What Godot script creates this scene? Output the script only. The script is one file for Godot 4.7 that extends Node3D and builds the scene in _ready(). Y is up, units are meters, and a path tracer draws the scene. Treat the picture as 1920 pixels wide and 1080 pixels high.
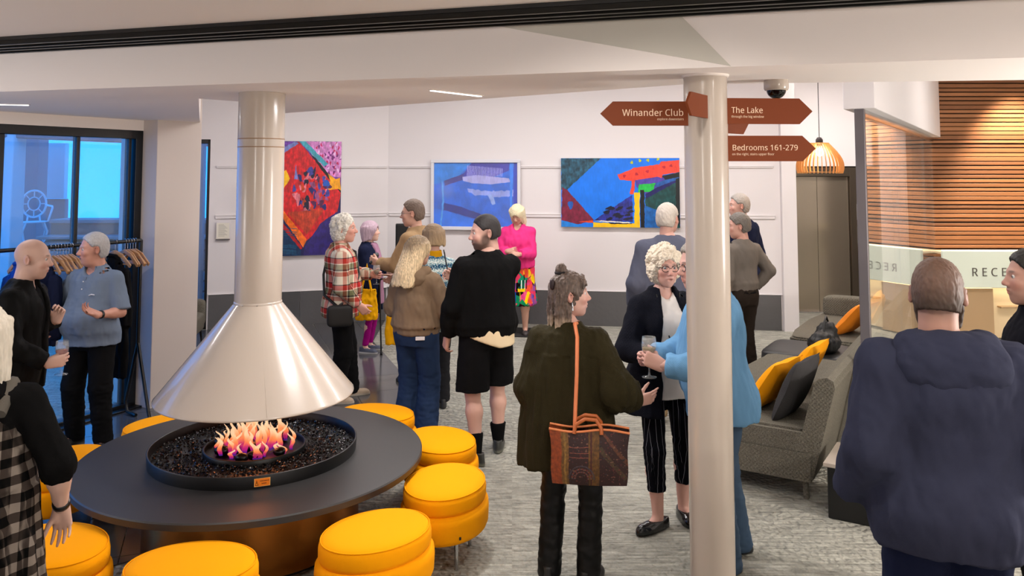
extends Node3D


# ---------- a solid made of blended capsules, ellipsoids and lofts, meshed with surface nets ----------
class Field:
	var o: Vector3
	var c: float
	var nx: int
	var ny: int
	var nz: int
	var d: PackedFloat32Array

	func _init(lo: Vector3, hi: Vector3, cell: float) -> void:
		c = cell
		o = lo - Vector3.ONE * cell * 2.0
		nx = int((hi.x - lo.x) / cell) + 5
		ny = int((hi.y - lo.y) / cell) + 5
		nz = int((hi.z - lo.z) / cell) + 5
		d = PackedFloat32Array()
		d.resize(nx * ny * nz)
		d.fill(1.0)

	func span(lo: Vector3, hi: Vector3) -> Array:
		return [maxi(0, int(floor((lo.x - o.x) / c))), mini(nx - 1, int(ceil((hi.x - o.x) / c))), maxi(0, int(floor((lo.y - o.y) / c))), mini(ny - 1, int(ceil((hi.y - o.y) / c))), maxi(0, int(floor((lo.z - o.z) / c))), mini(nz - 1, int(ceil((hi.z - o.z) / c)))]

	# tapered capsule; end 1 cuts it flat at b, 2 at a, 3 at both
	func cap(a: Vector3, b: Vector3, ra: float, rb: float, k := 0.02, end := 0, sub := false) -> void:
		var m := maxf(ra, rb) + k + c * 2.5
		var g := span(Vector3(minf(a.x, b.x), minf(a.y, b.y), minf(a.z, b.z)) - Vector3.ONE * m, Vector3(maxf(a.x, b.x), maxf(a.y, b.y), maxf(a.z, b.z)) + Vector3.ONE * m)
		var ba := b - a
		var len2 := maxf(ba.length_squared(), 1e-9)
		var ln := sqrt(len2)
		var dr := rb - ra
		for z in range(g[4], g[5] + 1):
			for y in range(g[2], g[3] + 1):
				var at: int = (z * ny + y) * nx + g[0]
				var p := Vector3(o.x + g[0] * c, o.y + y * c, o.z + z * c) - a
				for x in range(g[0], g[1] + 1):
					var t := p.dot(ba) / len2
					var h := clampf(t, 0.0, 1.0)
					var v := (p - ba * h).length() - ra - dr * h
					if end & 1:
						v = maxf(v, (t - 1.0) * ln)
					if end & 2:
						v = maxf(v, -t * ln)
					var w := d[at]
					if sub:
						v = -v
						var hs := maxf(k - absf(v - w), 0.0)
						d[at] = maxf(v, w) + hs * hs / (4.0 * k)
					else:
						var hk := maxf(k - absf(v - w), 0.0)
						d[at] = minf(v, w) - hk * hk / (4.0 * k)
					at += 1
					p.x += c

	func ell(cen: Vector3, r: Vector3, k := 0.015, b := Basis(), sub := false) -> void:
		var m := maxf(r.x, maxf(r.y, r.z)) + k + c * 2.5
		var g := span(cen - Vector3.ONE * m, cen + Vector3.ONE * m)
		var inv := b.transposed()
		var rm := minf(r.x, minf(r.y, r.z))
		for z in range(g[4], g[5] + 1):
			for y in range(g[2], g[3] + 1):
				var at: int = (z * ny + y) * nx + g[0]
				for x in range(g[0], g[1] + 1):
					var p := inv * (Vector3(o.x + x * c, o.y + y * c, o.z + z * c) - cen)
					var q := p / r
					var l := q.length()
					var v := (l * (l - 1.0) / maxf((q / r).length(), 1e-6)) if l > 1e-4 else -rm
					var w := d[at]
					if sub:
						v = -v
						var hs := maxf(k - absf(v - w), 0.0)
						d[at] = maxf(v, w) + hs * hs / (4.0 * k)
					else:
						var hk := maxf(k - absf(v - w), 0.0)
						d[at] = minf(v, w) - hk * hk / (4.0 * k)
					at += 1

	# stacked ellipses in the frame xf; each ring is [y, rx, rz, cz, cx]; flat at both ends; e above 2 squares the section
	func loft(xf: Transform3D, rings: Array, k := 0.03, sub := false) -> void:
		var lo := Vector3.ONE * 99.0
		var hi := -lo
		for q: Array in rings:
			for sx in [-1, 1]:
				for sz in [-1, 1]:
					var p: Vector3 = xf * Vector3(q[4] + sx * q[1], q[0], q[3] + sz * q[2])
					lo = Vector3(minf(lo.x, p.x), minf(lo.y, p.y), minf(lo.z, p.z))
					hi = Vector3(maxf(hi.x, p.x), maxf(hi.y, p.y), maxf(hi.z, p.z))
		var m := k + c * 2.5
		var g := span(lo - Vector3.ONE * m, hi + Vector3.ONE * m)
		var inv := xf.affine_inverse()
		# a table by height keeps the loop short
		var y0: float = rings[0][0]
		var y1: float = rings[-1][0]
		var n := 96
		var trx := PackedFloat32Array()
		var trz := PackedFloat32Array()
		var tcx := PackedFloat32Array()
		var tcz := PackedFloat32Array()
		for i in n + 1:
			var y := lerpf(y0, y1, i / float(n))
			var j := 0
			while j < rings.size() - 2 and y > rings[j + 1][0]:
				j += 1
			var q0: Array = rings[maxi(j - 1, 0)]
			var qa: Array = rings[j]
			var qb: Array = rings[j + 1]
			var q3: Array = rings[mini(j + 2, rings.size() - 1)]
			var t: float = clampf((y - qa[0]) / maxf(qb[0] - qa[0], 1e-5), 0.0, 1.0)
			var out := []
			for s in [1, 2, 3, 4]:
				var ma: float = (qb[s] - q0[s]) / maxf(qb[0] - q0[0], 1e-5) * (qb[0] - qa[0]) if j > 0 else qb[s] - qa[s]
				var mb: float = (q3[s] - qa[s]) / maxf(q3[0] - qa[0], 1e-5) * (qb[0] - qa[0]) if j < rings.size() - 2 else qb[s] - qa[s]
				var t2 := t * t
				var t3 := t2 * t
				out.append((2 * t3 - 3 * t2 + 1) * qa[s] + (t3 - 2 * t2 + t) * ma + (-2 * t3 + 3 * t2) * qb[s] + (t3 - t2) * mb)
			trx.append(maxf(out[0], 0.01))
			trz.append(maxf(out[1], 0.01))
			tcz.append(out[2])
			tcx.append(out[3])
		var sc := n / maxf(y1 - y0, 1e-5)
		for z in range(g[4], g[5] + 1):
			for y in range(g[2], g[3] + 1):
				var at: int = (z * ny + y) * nx + g[0]
				for x in range(g[0], g[1] + 1):
					var p: Vector3 = inv * Vector3(o.x + x * c, o.y + y * c, o.z + z * c)
					var i := clampi(int((p.y - y0) * sc + 0.5), 0, n)
					var rx := trx[i]
					var rz := trz[i]
					var ex := (p.x - tcx[i]) / rx
					var ez := (p.z - tcz[i]) / rz
					var l := sqrt(ex * ex + ez * ez)
					var gl := sqrt(ex * ex / (rx * rx) + ez * ez / (rz * rz))
					var v := l * (l - 1.0) / gl if gl > 1e-4 else -minf(rx, rz)
					v = maxf(v, maxf(y0 - p.y, p.y - y1))
					var w := d[at]
					if sub:
						v = -v
						var hs := maxf(k - absf(v - w), 0.0)
						d[at] = maxf(v, w) + hs * hs / (4.0 * k)
					else:
						var hk := maxf(k - absf(v - w), 0.0)
						d[at] = minf(v, w) - hk * hk / (4.0 * k)
					at += 1

	# cuts away what lies beyond the plane through p, on the side of n
	func clip(p: Vector3, n: Vector3) -> void:
		n = n.normalized()
		var at := 0
		for z in nz:
			for y in ny:
				var v := n.dot(Vector3(o.x, o.y + y * c, o.z + z * c) - p)
				for x in nx:
					if v > d[at]:
						d[at] = v
					v += n.x * c
					at += 1

	# [vertices, indices]
	func nets() -> Array:
		var vs := PackedVector3Array()
		var id := PackedInt32Array()
		var cell := PackedInt32Array()
		cell.resize(d.size())
		cell.fill(-1)
		var sy := nx
		var sz := nx * ny
		var far := c * 2.2
		var offs := [0, 1, sy, sy + 1, sz, sz + 1, sz + sy, sz + sy + 1]
		var ea := [0, 2, 4, 6, 0, 1, 4, 5, 0, 1, 2, 3]
		var eb := [1, 3, 5, 7, 2, 3, 6, 7, 4, 5, 6, 7]
		var f := PackedFloat32Array()
		f.resize(8)
		var used := PackedInt32Array()
		for z in nz - 1:
			for y in ny - 1:
				var at := (z * ny + y) * nx
				for x in nx - 1:
					var v0 := d[at]
					if v0 < far and v0 > -far:
						var mask := 0
						for q in 8:
							f[q] = d[at + offs[q]]
							if f[q] < 0.0:
								mask |= 1 << q
						if mask != 0 and mask != 255:
							var s := Vector3.ZERO
							var n := 0
							for e in 12:
								var a: int = ea[e]
								var b: int = eb[e]
								if (f[a] < 0.0) != (f[b] < 0.0):
									var t := f[a] / (f[a] - f[b])
									var pa := Vector3(a & 1, (a >> 1) & 1, a >> 2)
									var pb := Vector3(b & 1, (b >> 1) & 1, b >> 2)
									s += pa.lerp(pb, t)
									n += 1
							cell[at] = vs.size()
							used.append(at)
							vs.append(o + (Vector3(x, y, z) + s / n) * c)
					at += 1
		for at in used:
			var inside := d[at] < 0.0
			if (d[at + 1] < 0.0) != inside:
				quad(id, cell, at, at - sy, at - sy - sz, at - sz, inside)
			if (d[at + sy] < 0.0) != inside:
				quad(id, cell, at, at - sz, at - sz - 1, at - 1, inside)
			if (d[at + sz] < 0.0) != inside:
				quad(id, cell, at, at - 1, at - 1 - sy, at - sy, inside)
		return [vs, id]

	func quad(id: PackedInt32Array, cell: PackedInt32Array, a: int, b: int, e: int, g: int, flip: bool) -> void:
		if a < 0 or b < 0 or e < 0 or g < 0:
			return
		var i := cell[a]
		var j := cell[b]
		var k := cell[e]
		var l := cell[g]
		if i < 0 or j < 0 or k < 0 or l < 0:
			return
		if flip:
			id.append_array([i, j, k, i, k, l])
		else:
			id.append_array([i, k, j, i, l, k])


# smooths a mesh [vertices, indices] a little and pushes it along its normals: each of lumps is [amplitude, frequency vector, noise seed, lowest y, highest y]
static func relax(m: Array, rounds := 1, lumps := []) -> Array:
	var v: PackedVector3Array = m[0]
	var id: PackedInt32Array = m[1]
	for r in rounds:
		var s := PackedVector3Array()
		s.resize(v.size())
		var n := PackedInt32Array()
		n.resize(v.size())
		for t in range(0, id.size(), 3):
			var a := id[t]
			var b := id[t + 1]
			var e := id[t + 2]
			s[a] += v[b] + v[e]
			s[b] += v[a] + v[e]
			s[e] += v[a] + v[b]
			n[a] += 2
			n[b] += 2
			n[e] += 2
		for i in v.size():
			if n[i]:
				v[i] = v[i].lerp(s[i] / n[i], 0.5)
	if lumps:
		var nn := normals(v, id)
		for q: Array in lumps:
			var noise := FastNoiseLite.new()
			noise.seed = q[2]
			noise.noise_type = FastNoiseLite.TYPE_SIMPLEX_SMOOTH
			noise.frequency = 1.0
			noise.fractal_octaves = 2
			var fr: Vector3 = q[1]
			var amp: float = q[0]
			for i in v.size():
				var y := v[i].y
				if q.size() < 4 or (y > q[3] and y < q[4]):
					v[i] += nn[i] * amp * noise.get_noise_3dv(v[i] * fr)
	return [v, id, normals(v, id)]


static func normals(v: PackedVector3Array, id: PackedInt32Array) -> PackedVector3Array:
	var n := PackedVector3Array()
	n.resize(v.size())
	for t in range(0, id.size(), 3):
		var a := v[id[t]]
		var f := (v[id[t + 2]] - a).cross(v[id[t + 1]] - a)
		n[id[t]] += f
		n[id[t + 1]] += f
		n[id[t + 2]] += f
	for i in n.size():
		n[i] = n[i].normalized()
	return n


# joins meshes [vertices, indices, normals, colours] into one
static func join(list: Array) -> Array:
	var v := PackedVector3Array()
	var id := PackedInt32Array()
	var n := PackedVector3Array()
	var col := PackedColorArray()
	for m: Array in list:
		var at := v.size()
		v.append_array(m[0])
		n.append_array(m[2])
		if m.size() > 3:
			col.append_array(m[3])
		for i in m[1]:
			id.append(i + at)
	return [v, id, n, col] if col.size() == v.size() else [v, id, n]


static func to_mesh(m: Array) -> ArrayMesh:
	var a := []
	a.resize(Mesh.ARRAY_MAX)
	a[Mesh.ARRAY_VERTEX] = m[0]
	a[Mesh.ARRAY_INDEX] = m[1]
	a[Mesh.ARRAY_NORMAL] = m[2]
	if m.size() > 3:
		a[Mesh.ARRAY_COLOR] = m[3]
	var am := ArrayMesh.new()
	am.add_surface_from_arrays(Mesh.PRIMITIVE_TRIANGLES, a)
	return am


# colours for a mesh: a base, then soft spots [centre, radius, colour, strength]
static func paint(m: Array, base: Color, spots := []) -> Array:
	var col := PackedColorArray()
	var v: PackedVector3Array = m[0]
	col.resize(v.size())
	col.fill(base)
	for s: Array in spots:
		var cen: Vector3 = s[0]
		var r: Vector3 = s[1]
		for i in v.size():
			var l := ((v[i] - cen) / r).length()
			if l < 1.0:
				col[i] = col[i].lerp(s[2], s[3] * clampf((1.0 - l) / 0.45, 0.0, 1.0))
	return [m[0], m[1], m[2], col]

# ---------- people ----------
static func bend(a: Vector3, w: Vector3, l1: float, l2: float, pole: Vector3) -> Array:
	var d := w - a
	var l := clampf(d.length(), 0.05, (l1 + l2) * 0.999)
	d = d.normalized()
	var x := (l1 * l1 - l2 * l2 + l * l) / (2.0 * l)
	var y := sqrt(maxf(l1 * l1 - x * x, 0.0))
	var up := (pole - d * pole.dot(d)).normalized()
	return [a + d * x + up * y, a + d * l]


static func moved(m: Array, t: Transform3D) -> Array:
	var v: PackedVector3Array = m[0]
	var n: PackedVector3Array = m[2]
	for i in v.size():
		v[i] = t * v[i]
		n[i] = (t.basis * n[i]).normalized()
	return m


# the hand points along +y with its palm towards +z and its thumb towards +x (side 1) or -x (side -1)
static func hand_mesh(side: float, curl: float, s: float, cell: float, spread := 0.08, thumb := 0.5, index_curl := -1.0) -> Array:
	var f := Field.new(Vector3(-0.075, -0.03, -0.05) * s, Vector3(0.075, 0.205, 0.125) * s, cell)
	var kx := [0.030, 0.010, -0.0095, -0.028]
	var ky := [0.086, 0.090, 0.086, 0.078]
	var ln := [0.072, 0.080, 0.074, 0.058]
	var rr := [0.0088, 0.0090, 0.0086, 0.0076]
	for i in 4:
		f.cap(Vector3(kx[i] * 0.55 * side, 0.0, 0.0) * s, Vector3(kx[i] * side, ky[i], 0) * s, 0.021 * s, 0.0125 * s, 0.012 * s)
	f.ell(Vector3(0.024 * side, 0.034, 0.012) * s, Vector3(0.017, 0.03, 0.015) * s, 0.012 * s)
	for i in 4:
		var c := (index_curl if i == 0 and index_curl >= 0.0 else curl * (0.85 + 0.12 * i))
		var p := Vector3(kx[i] * side, ky[i], 0) * s
		var ang := 0.12 + c * 0.9
		var sp: float = (1.5 - i) * spread * side
		for j in 3:
			var l: float = ln[i] * [0.44, 0.31, 0.25][j] * s
			var dir := Vector3(sin(sp) * cos(ang), cos(sp) * cos(ang), sin(ang))
			var q := p + dir * l
			f.cap(p, q, rr[i] * (1.0 - 0.10 * j) * s, rr[i] * (0.92 - 0.11 * j) * s, 0.0035 * s)
			p = q
			ang += 0.10 + c * [0.95, 0.75, 0.5][j]
	var tp := Vector3(0.023 * side, 0.026, 0.006) * s
	var ta := Vector3(0.78 * side, 0.6, 0.28).normalized().slerp(Vector3(0.18 * side, 0.72, 0.67).normalized(), thumb)
	for j in 3:
		var q: Vector3 = tp + ta * [0.044, 0.034, 0.027][j] * s
		f.cap(tp, q, [0.0145, 0.0112, 0.0098][j] * s, [0.0112, 0.0098, 0.0075][j] * s, 0.006 * s)
		tp = q
		ta = ta.slerp(Vector3(-0.15 * side, 0.85, 0.5).normalized(), 0.22)
	var m := relax(f.nets(), 1)
	return m


static func head_mesh(P: Dictionary, cell: float) -> Array:
	var fem: bool = P.get("fem", false)
	var jw: float = P.get("jaw", 1.0) * (0.93 if fem else 1.0)
	var f := Field.new(Vector3(-0.1, -0.16, -0.12), Vector3(0.1, 0.14, 0.14), cell)
	f.ell(Vector3(0, 0.032, -0.012), Vector3(0.077, 0.094, 0.097), 0.02)
	f.ell(Vector3(0, -0.028, 0.024), Vector3(0.063 * jw, 0.086, 0.072), 0.03)
	f.ell(Vector3(0, -0.066, 0.03), Vector3(0.054 * jw, 0.046, 0.052), 0.03)
	f.ell(Vector3(0, -0.1, 0.062), Vector3(0.022, 0.018, 0.02), 0.025)
	for i in [-1, 1]:
		f.ell(Vector3(0.038 * i, -0.022, 0.064), Vector3(0.024, 0.022, 0.022), 0.02)
		f.cap(Vector3(0.012 * i, 0.028, 0.084), Vector3(0.042 * i, 0.029, 0.07), 0.010, 0.008, 0.016)
		f.ell(Vector3(0.031 * i, 0.010, 0.101), Vector3(0.019, 0.011, 0.019), 0.012, Basis(), true)
		f.cap(Vector3(0.020 * i, 0.0155, 0.083), Vector3(0.043 * i, 0.014, 0.072), 0.005, 0.004, 0.006)
		f.cap(Vector3(0.020 * i, 0.003, 0.082), Vector3(0.042 * i, 0.003, 0.072), 0.004, 0.004, 0.006)
	var ns: float = P.get("nose", 1.0)
	f.cap(Vector3(0, 0.014, 0.088), Vector3(0, -0.022, 0.108 + 0.008 * (ns - 1.0)), 0.0075, 0.0115 * ns, 0.014)
	f.ell(Vector3(0, -0.026, 0.110), Vector3(0.0115, 0.010, 0.011) * ns, 0.008)
	for i in [-1, 1]:
		f.ell(Vector3(0.012 * i, -0.030, 0.100), Vector3(0.009, 0.008, 0.011) * ns, 0.006)
	# lips with a line between them
	f.cap(Vector3(-0.018, -0.058, 0.089), Vector3(0.018, -0.058, 0.089), 0.006, 0.006, 0.010)
	f.ell(Vector3(0, -0.056, 0.092), Vector3(0.016, 0.006, 0.009), 0.006)
	f.ell(Vector3(0, -0.068, 0.091), Vector3(0.014, 0.0065, 0.009), 0.006)
	f.cap(Vector3(-0.022, -0.063, 0.099), Vector3(0.022, -0.063, 0.099), 0.0035, 0.0035, 0.006, 0, true)
	if P.get("talk", false):
		f.ell(Vector3(0, -0.066, 0.1), Vector3(0.014, 0.0075, 0.02), 0.004, Basis(), true)
	# ears
	for i in [-1, 1]:
		var eb := Basis(Vector3.UP, 0.55 * i) * Basis(Vector3.RIGHT, -0.15)
		f.ell(Vector3(0.083 * i, 0.0, -0.014), Vector3(0.0095, 0.034, 0.0205), 0.006, eb)
		f.ell(Vector3(0.092 * i, 0.002, -0.008), Vector3(0.006, 0.019, 0.010), 0.004, eb, true)
	# the neck's top
	f.cap(Vector3(0, -0.05, -0.028), Vector3(0, -0.18, -0.04), 0.053 * P.get("neck", 1.0) * (0.88 if fem else 1.0), 0.056 * P.get("neck", 1.0) * (0.86 if fem else 1.0), 0.02)
	if P.get("jowl", 0.0) > 0.0:
		f.ell(Vector3(0, -0.105, 0.02), Vector3(0.05, 0.03, 0.045) * P.jowl, 0.03)
	var m := relax(f.nets(), 1)
	var skin: Color = P.skin
	var red := Color(skin.r * 0.92, skin.g * 0.55, skin.b * 0.5)
	var spots := [
		[Vector3(0.04, -0.03, 0.08), Vector3(0.035, 0.03, 0.04), red, 0.35], [Vector3(-0.04, -0.03, 0.08), Vector3(0.035, 0.03, 0.04), red, 0.35],
		[Vector3(0, -0.028, 0.115), Vector3(0.02, 0.02, 0.025), red, 0.4],
		[Vector3(0.085, 0, -0.01), Vector3(0.02, 0.04, 0.03), red, 0.4], [Vector3(-0.085, 0, -0.01), Vector3(0.02, 0.04, 0.03), red, 0.4]]
	if P.has("beard"):
		spots.append([Vector3(0, -0.09, 0.05), Vector3(0.115, 0.072, 0.11), P.beard, P.get("beard_k", 0.6)])
		spots.append([Vector3(0, -0.046, 0.1), Vector3(0.035, 0.012, 0.02), P.beard, P.get("beard_k", 0.6) * 0.8])
		for i in [-1, 1]:
			spots.append([Vector3(0.068 * i, -0.045, 0.015), Vector3(0.04, 0.055, 0.042), P.beard, P.get("beard_k", 0.6) * 0.9])
	if P.has("stubble"):
		spots.append([Vector3(0, 0.035, -0.05), Vector3(0.14, 0.13, 0.13), P.stubble, P.get("stubble_k", 0.5)])
	spots.append([Vector3(0, -0.062, 0.098), Vector3(0.024, 0.012, 0.016), P.get("lips", red), 0.75])
	var brow: Color = P.get("brow", Color(0.12, 0.08, 0.06))
	for i in [-1, 1]:
		spots.append([Vector3(0.030 * i, 0.032, 0.09), Vector3(0.022, 0.0065, 0.025), brow, 0.7])
		spots.append([Vector3(0.031 * i, 0.009, 0.088), Vector3(0.019, 0.009, 0.014), brow, 0.25])
	return paint(m, skin, spots)


static func eye_mesh(at: Vector3, look: Vector3, r: float, iris: Color) -> Array:
	var v := PackedVector3Array()
	var n := PackedVector3Array()
	var id := PackedInt32Array()
	var col := PackedColorArray()
	var b := Basis.looking_at(-look, Vector3.UP)
	for i in 9:
		for j in 14:
			var th := PI * i / 8.0
			var ph := TAU * j / 13.0
			var q := b * Vector3(sin(th) * cos(ph), sin(th) * sin(ph), cos(th))
			v.append(at + q * r)
			n.append(q)
			col.append(Color(0.01, 0.01, 0.01) if i == 0 else iris if i == 1 else Color(0.62, 0.58, 0.55))
	for i in 8:
		for j in 13:
			var a := i * 14 + j
			id.append_array([a, a + 1, a + 14, a + 1, a + 15, a + 14])
	return [v, id, n, col]


static func hair_mesh(H: Dictionary, cell: float) -> Array:
	var st: String = H.style
	var th: float = H.get("thick", 0.009)
	var low: float = H.get("low", -0.085)
	var f := Field.new(Vector3(-0.15, minf(low - 0.03, -0.16), -0.19 - H.get("back", 0.0)), Vector3(0.15, 0.22 if st == "bun" else 0.18, 0.15), cell)
	var rng := RandomNumberGenerator.new()
	rng.seed = H.get("seed", 3)
	var lumps := [[H.get("ruffle", 0.004), Vector3(90, 28, 90), 5]]
	f.ell(Vector3(0, 0.034, -0.014), Vector3(0.078 + th, 0.095 + th * 1.1, 0.098 + th), 0.01)
	match st:
		"short":
			f.ell(Vector3(0, -0.02, -0.045), Vector3(0.072 + th * 0.5, 0.075, 0.062 + th * 0.6), 0.03)
			f.clip(Vector3(0, H.get("line", 0.090), 0.078), Vector3(0, H.get("tilt", -0.60), 0.8))
			f.clip(Vector3(0, low, 0), Vector3(0, -1, -0.25))
			f.ell(Vector3(0.088, -0.012, 0.002), Vector3(0.036, 0.047, 0.036), 0.008, Basis(), true)
			f.ell(Vector3(-0.088, -0.012, 0.002), Vector3(0.036, 0.047, 0.036), 0.008, Basis(), true)
		"curly":
			f.ell(Vector3(0, -0.03, -0.045), Vector3(0.088 + th, 0.10, 0.078 + th), 0.03)
			for i in 150:
				var u := Vector3(rng.randf_range(-1, 1), rng.randf_range(-0.95, 1), rng.randf_range(-1, 0.62)).normalized()
				var q := Vector3(0, 0.02, -0.02) + u * Vector3(0.084 + th, 0.105 + th, 0.095 + th)
				if q.z > 0.035 and q.y < 0.07:
					continue
				f.ell(q, Vector3.ONE * rng.randf_range(0.014, 0.024), 0.006)
			f.ell(Vector3(0, -0.035, 0.115), Vector3(0.066, 0.105, 0.10), 0.012, Basis(), true)
			f.clip(Vector3(0, low, 0), Vector3(0, -1, 0.1))
			lumps = [[0.009, Vector3(55, 55, 55), 5], [0.004, Vector3(140, 140, 140), 9]]
		"bob", "long":
			# falls straight from the crown round the back and the sides
			var w := 0.083 + th
			f.loft(Transform3D(), [[low, w * H.get("splay", 0.92), 0.055 + th, -0.048 - H.get("back", 0.0), 0], [low * 0.5, w * 1.0, 0.075 + th, -0.038 - H.get("back", 0.0) * 0.75, 0], [0.02, w, 0.096 + th, -0.016, 0], [0.07, w * 0.90, 0.088 + th, -0.014, 0], [0.118, w * 0.55, 0.055 + th, -0.014, 0]], 0.03)
			for i in int(H.get("locks", 26)):
				var a := rng.randf_range(-2.5, 2.5)
				var r0 := Vector3(sin(a) * (w - 0.004), 0.07, -0.02 - cos(a) * 0.088)
				var r1 := Vector3(sin(a) * w * H.get("splay", 0.92) * rng.randf_range(0.9, 1.1), low + rng.randf_range(-0.02, 0.025), -0.045 - H.get("back", 0.0) - cos(a) * (0.055 + th))
				f.cap(r0, r1, 0.013, 0.008, 0.012)
			f.ell(Vector3(0, -0.045 + H.get("lift", 0.0), 0.118), Vector3(0.060, 0.108, 0.098), 0.012, Basis(), true)
			f.ell(Vector3(0, -0.18, 0.03), Vector3(0.058, 0.14, 0.075), 0.012, Basis(), true)
			if H.get("part", false):
				f.cap(Vector3(0.0, 0.15, -0.02), Vector3(0.0, 0.13, 0.08), 0.008, 0.008, 0.015, 0, true)
			lumps = [[H.get("ruffle", 0.004), Vector3(75, 10, 75), 5], [0.0015, Vector3(220, 25, 220), 8]]
		"bun":
			f.ell(Vector3(0, -0.03, -0.04), Vector3(0.080, 0.09, 0.075), 0.03)
			for i in 26:
				var a := rng.randf_range(-1.9, 1.9)
				var r0 := Vector3(sin(a) * 0.086, 0.01, -0.025 - cos(a) * 0.085)
				var r1 := Vector3(sin(a) * rng.randf_range(0.07, 0.10), low + rng.randf_range(-0.012, 0.04), -0.05 - cos(a) * rng.randf_range(0.055, 0.085))
				f.cap(r0, r0.lerp(r1, 0.5) + Vector3(rng.randf_range(-1, 1), 0, rng.randf_range(-1, 0.5)) * 0.012, 0.014, 0.011, 0.01)
				f.cap(r0.lerp(r1, 0.5), r1, 0.012, 0.006, 0.01)
			f.ell(Vector3(0, 0.142, -0.045), Vector3(0.034, 0.036, 0.033), 0.008)
			f.cap(Vector3(0.02, 0.165, -0.03), Vector3(-0.02, 0.172, -0.05), 0.011, 0.009, 0.006)
			f.cap(Vector3(-0.05, 0.09, 0.075), Vector3(-0.07, 0.045, 0.068), 0.012, 0.006, 0.01)
			f.cap(Vector3(0.03, 0.10, 0.078), Vector3(-0.045, 0.06, 0.088), 0.012, 0.009, 0.01)
			f.cap(Vector3(0.05, 0.09, 0.075), Vector3(0.07, 0.045, 0.068), 0.012, 0.006, 0.01)
			f.ell(Vector3(0, -0.055, 0.112), Vector3(0.064, 0.108, 0.098), 0.012, Basis(), true)
			f.ell(Vector3(0.086, -0.012, -0.006), Vector3(0.022, 0.036, 0.024), 0.008, Basis(), true)
			f.ell(Vector3(-0.086, -0.012, -0.006), Vector3(0.022, 0.036, 0.024), 0.008, Basis(), true)
			lumps = [[0.006, Vector3(60, 22, 60), 5], [0.003, Vector3(150, 40, 150), 8]]
	if H.get("beard", false):
		f.ell(Vector3(0, -0.110, 0.052), Vector3(0.056, 0.042, 0.05), 0.01)
		for i in [-1, 1]:
			f.cap(Vector3(0.069 * i, -0.035, 0.012), Vector3(0.052 * i, -0.10, 0.045), 0.012, 0.020, 0.015)
		f.ell(Vector3(0, -0.055, 0.11), Vector3(0.032, 0.028, 0.05), 0.01, Basis(), true)
	var m := relax(f.nets(), 1, lumps)
	var base: Color = H.color
	var spots := []
	if H.has("roots"):
		spots.append([Vector3(0, 0.11, -0.05), Vector3(0.17, 0.14, 0.19), H.roots, H.get("roots_k", 0.7)])
	if H.has("tips"):
		spots.append([Vector3(0, low, -0.06), Vector3(0.16, 0.13, 0.14), H.tips, 0.8])
	var out := paint(m, base, spots)
	# single locks differ a little in tone
	var noise := FastNoiseLite.new()
	noise.frequency = 1.0
	noise.seed = 11
	var v: PackedVector3Array = out[0]
	for i in v.size():
		var k: float = 1.0 + H.get("streak", 0.25) * noise.get_noise_3dv(v[i] * Vector3(85, 9, 85))
		out[3][i] = Color(out[3][i].r * k, out[3][i].g * k, out[3][i].b * k)
	return out


static func rings(P: Dictionary, ease: float) -> Array:
	var fem: bool = P.get("fem", false)
	var w: float = P.get("w", 1.0)
	var base := [
		[0.80, 0.150, 0.100, -0.005], [0.90, 0.172, 0.120, -0.008], [0.97, 0.166, 0.116, 0.0], [1.07, 0.148, 0.104, 0.006], [1.18, 0.158, 0.110, 0.006], [1.29, 0.174, 0.118, 0.0], [1.37, 0.176, 0.106, -0.008], [1.42, 0.158, 0.086, -0.016], [1.455, 0.112, 0.070, -0.018], [1.50, 0.062, 0.058, -0.012]]
	if fem:
		base = [
			[0.80, 0.155, 0.105, -0.006], [0.90, 0.178, 0.122, -0.010], [0.97, 0.165, 0.113, -0.004], [1.08, 0.128, 0.094, 0.006], [1.18, 0.138, 0.100, 0.010], [1.28, 0.153, 0.116, 0.010], [1.36, 0.150, 0.094, -0.006], [1.41, 0.134, 0.078, -0.014], [1.445, 0.094, 0.062, -0.015], [1.49, 0.054, 0.052, -0.010]]
	var belly: float = P.get("belly", 0.0)
	var out := []
	for q: Array in base:
		var g := exp(-pow((q[0] - 1.07) / 0.13, 2.0)) * belly
		var ww: float = lerpf(1.0, w, clampf((1.49 - q[0]) / 0.06, 0.0, 1.0))
		out.append([q[0], q[1] * ww + g * 0.45 + ease, q[2] * ww + g * 0.55 + ease, q[3] + g * 0.55, 0.0])
	return out


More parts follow.
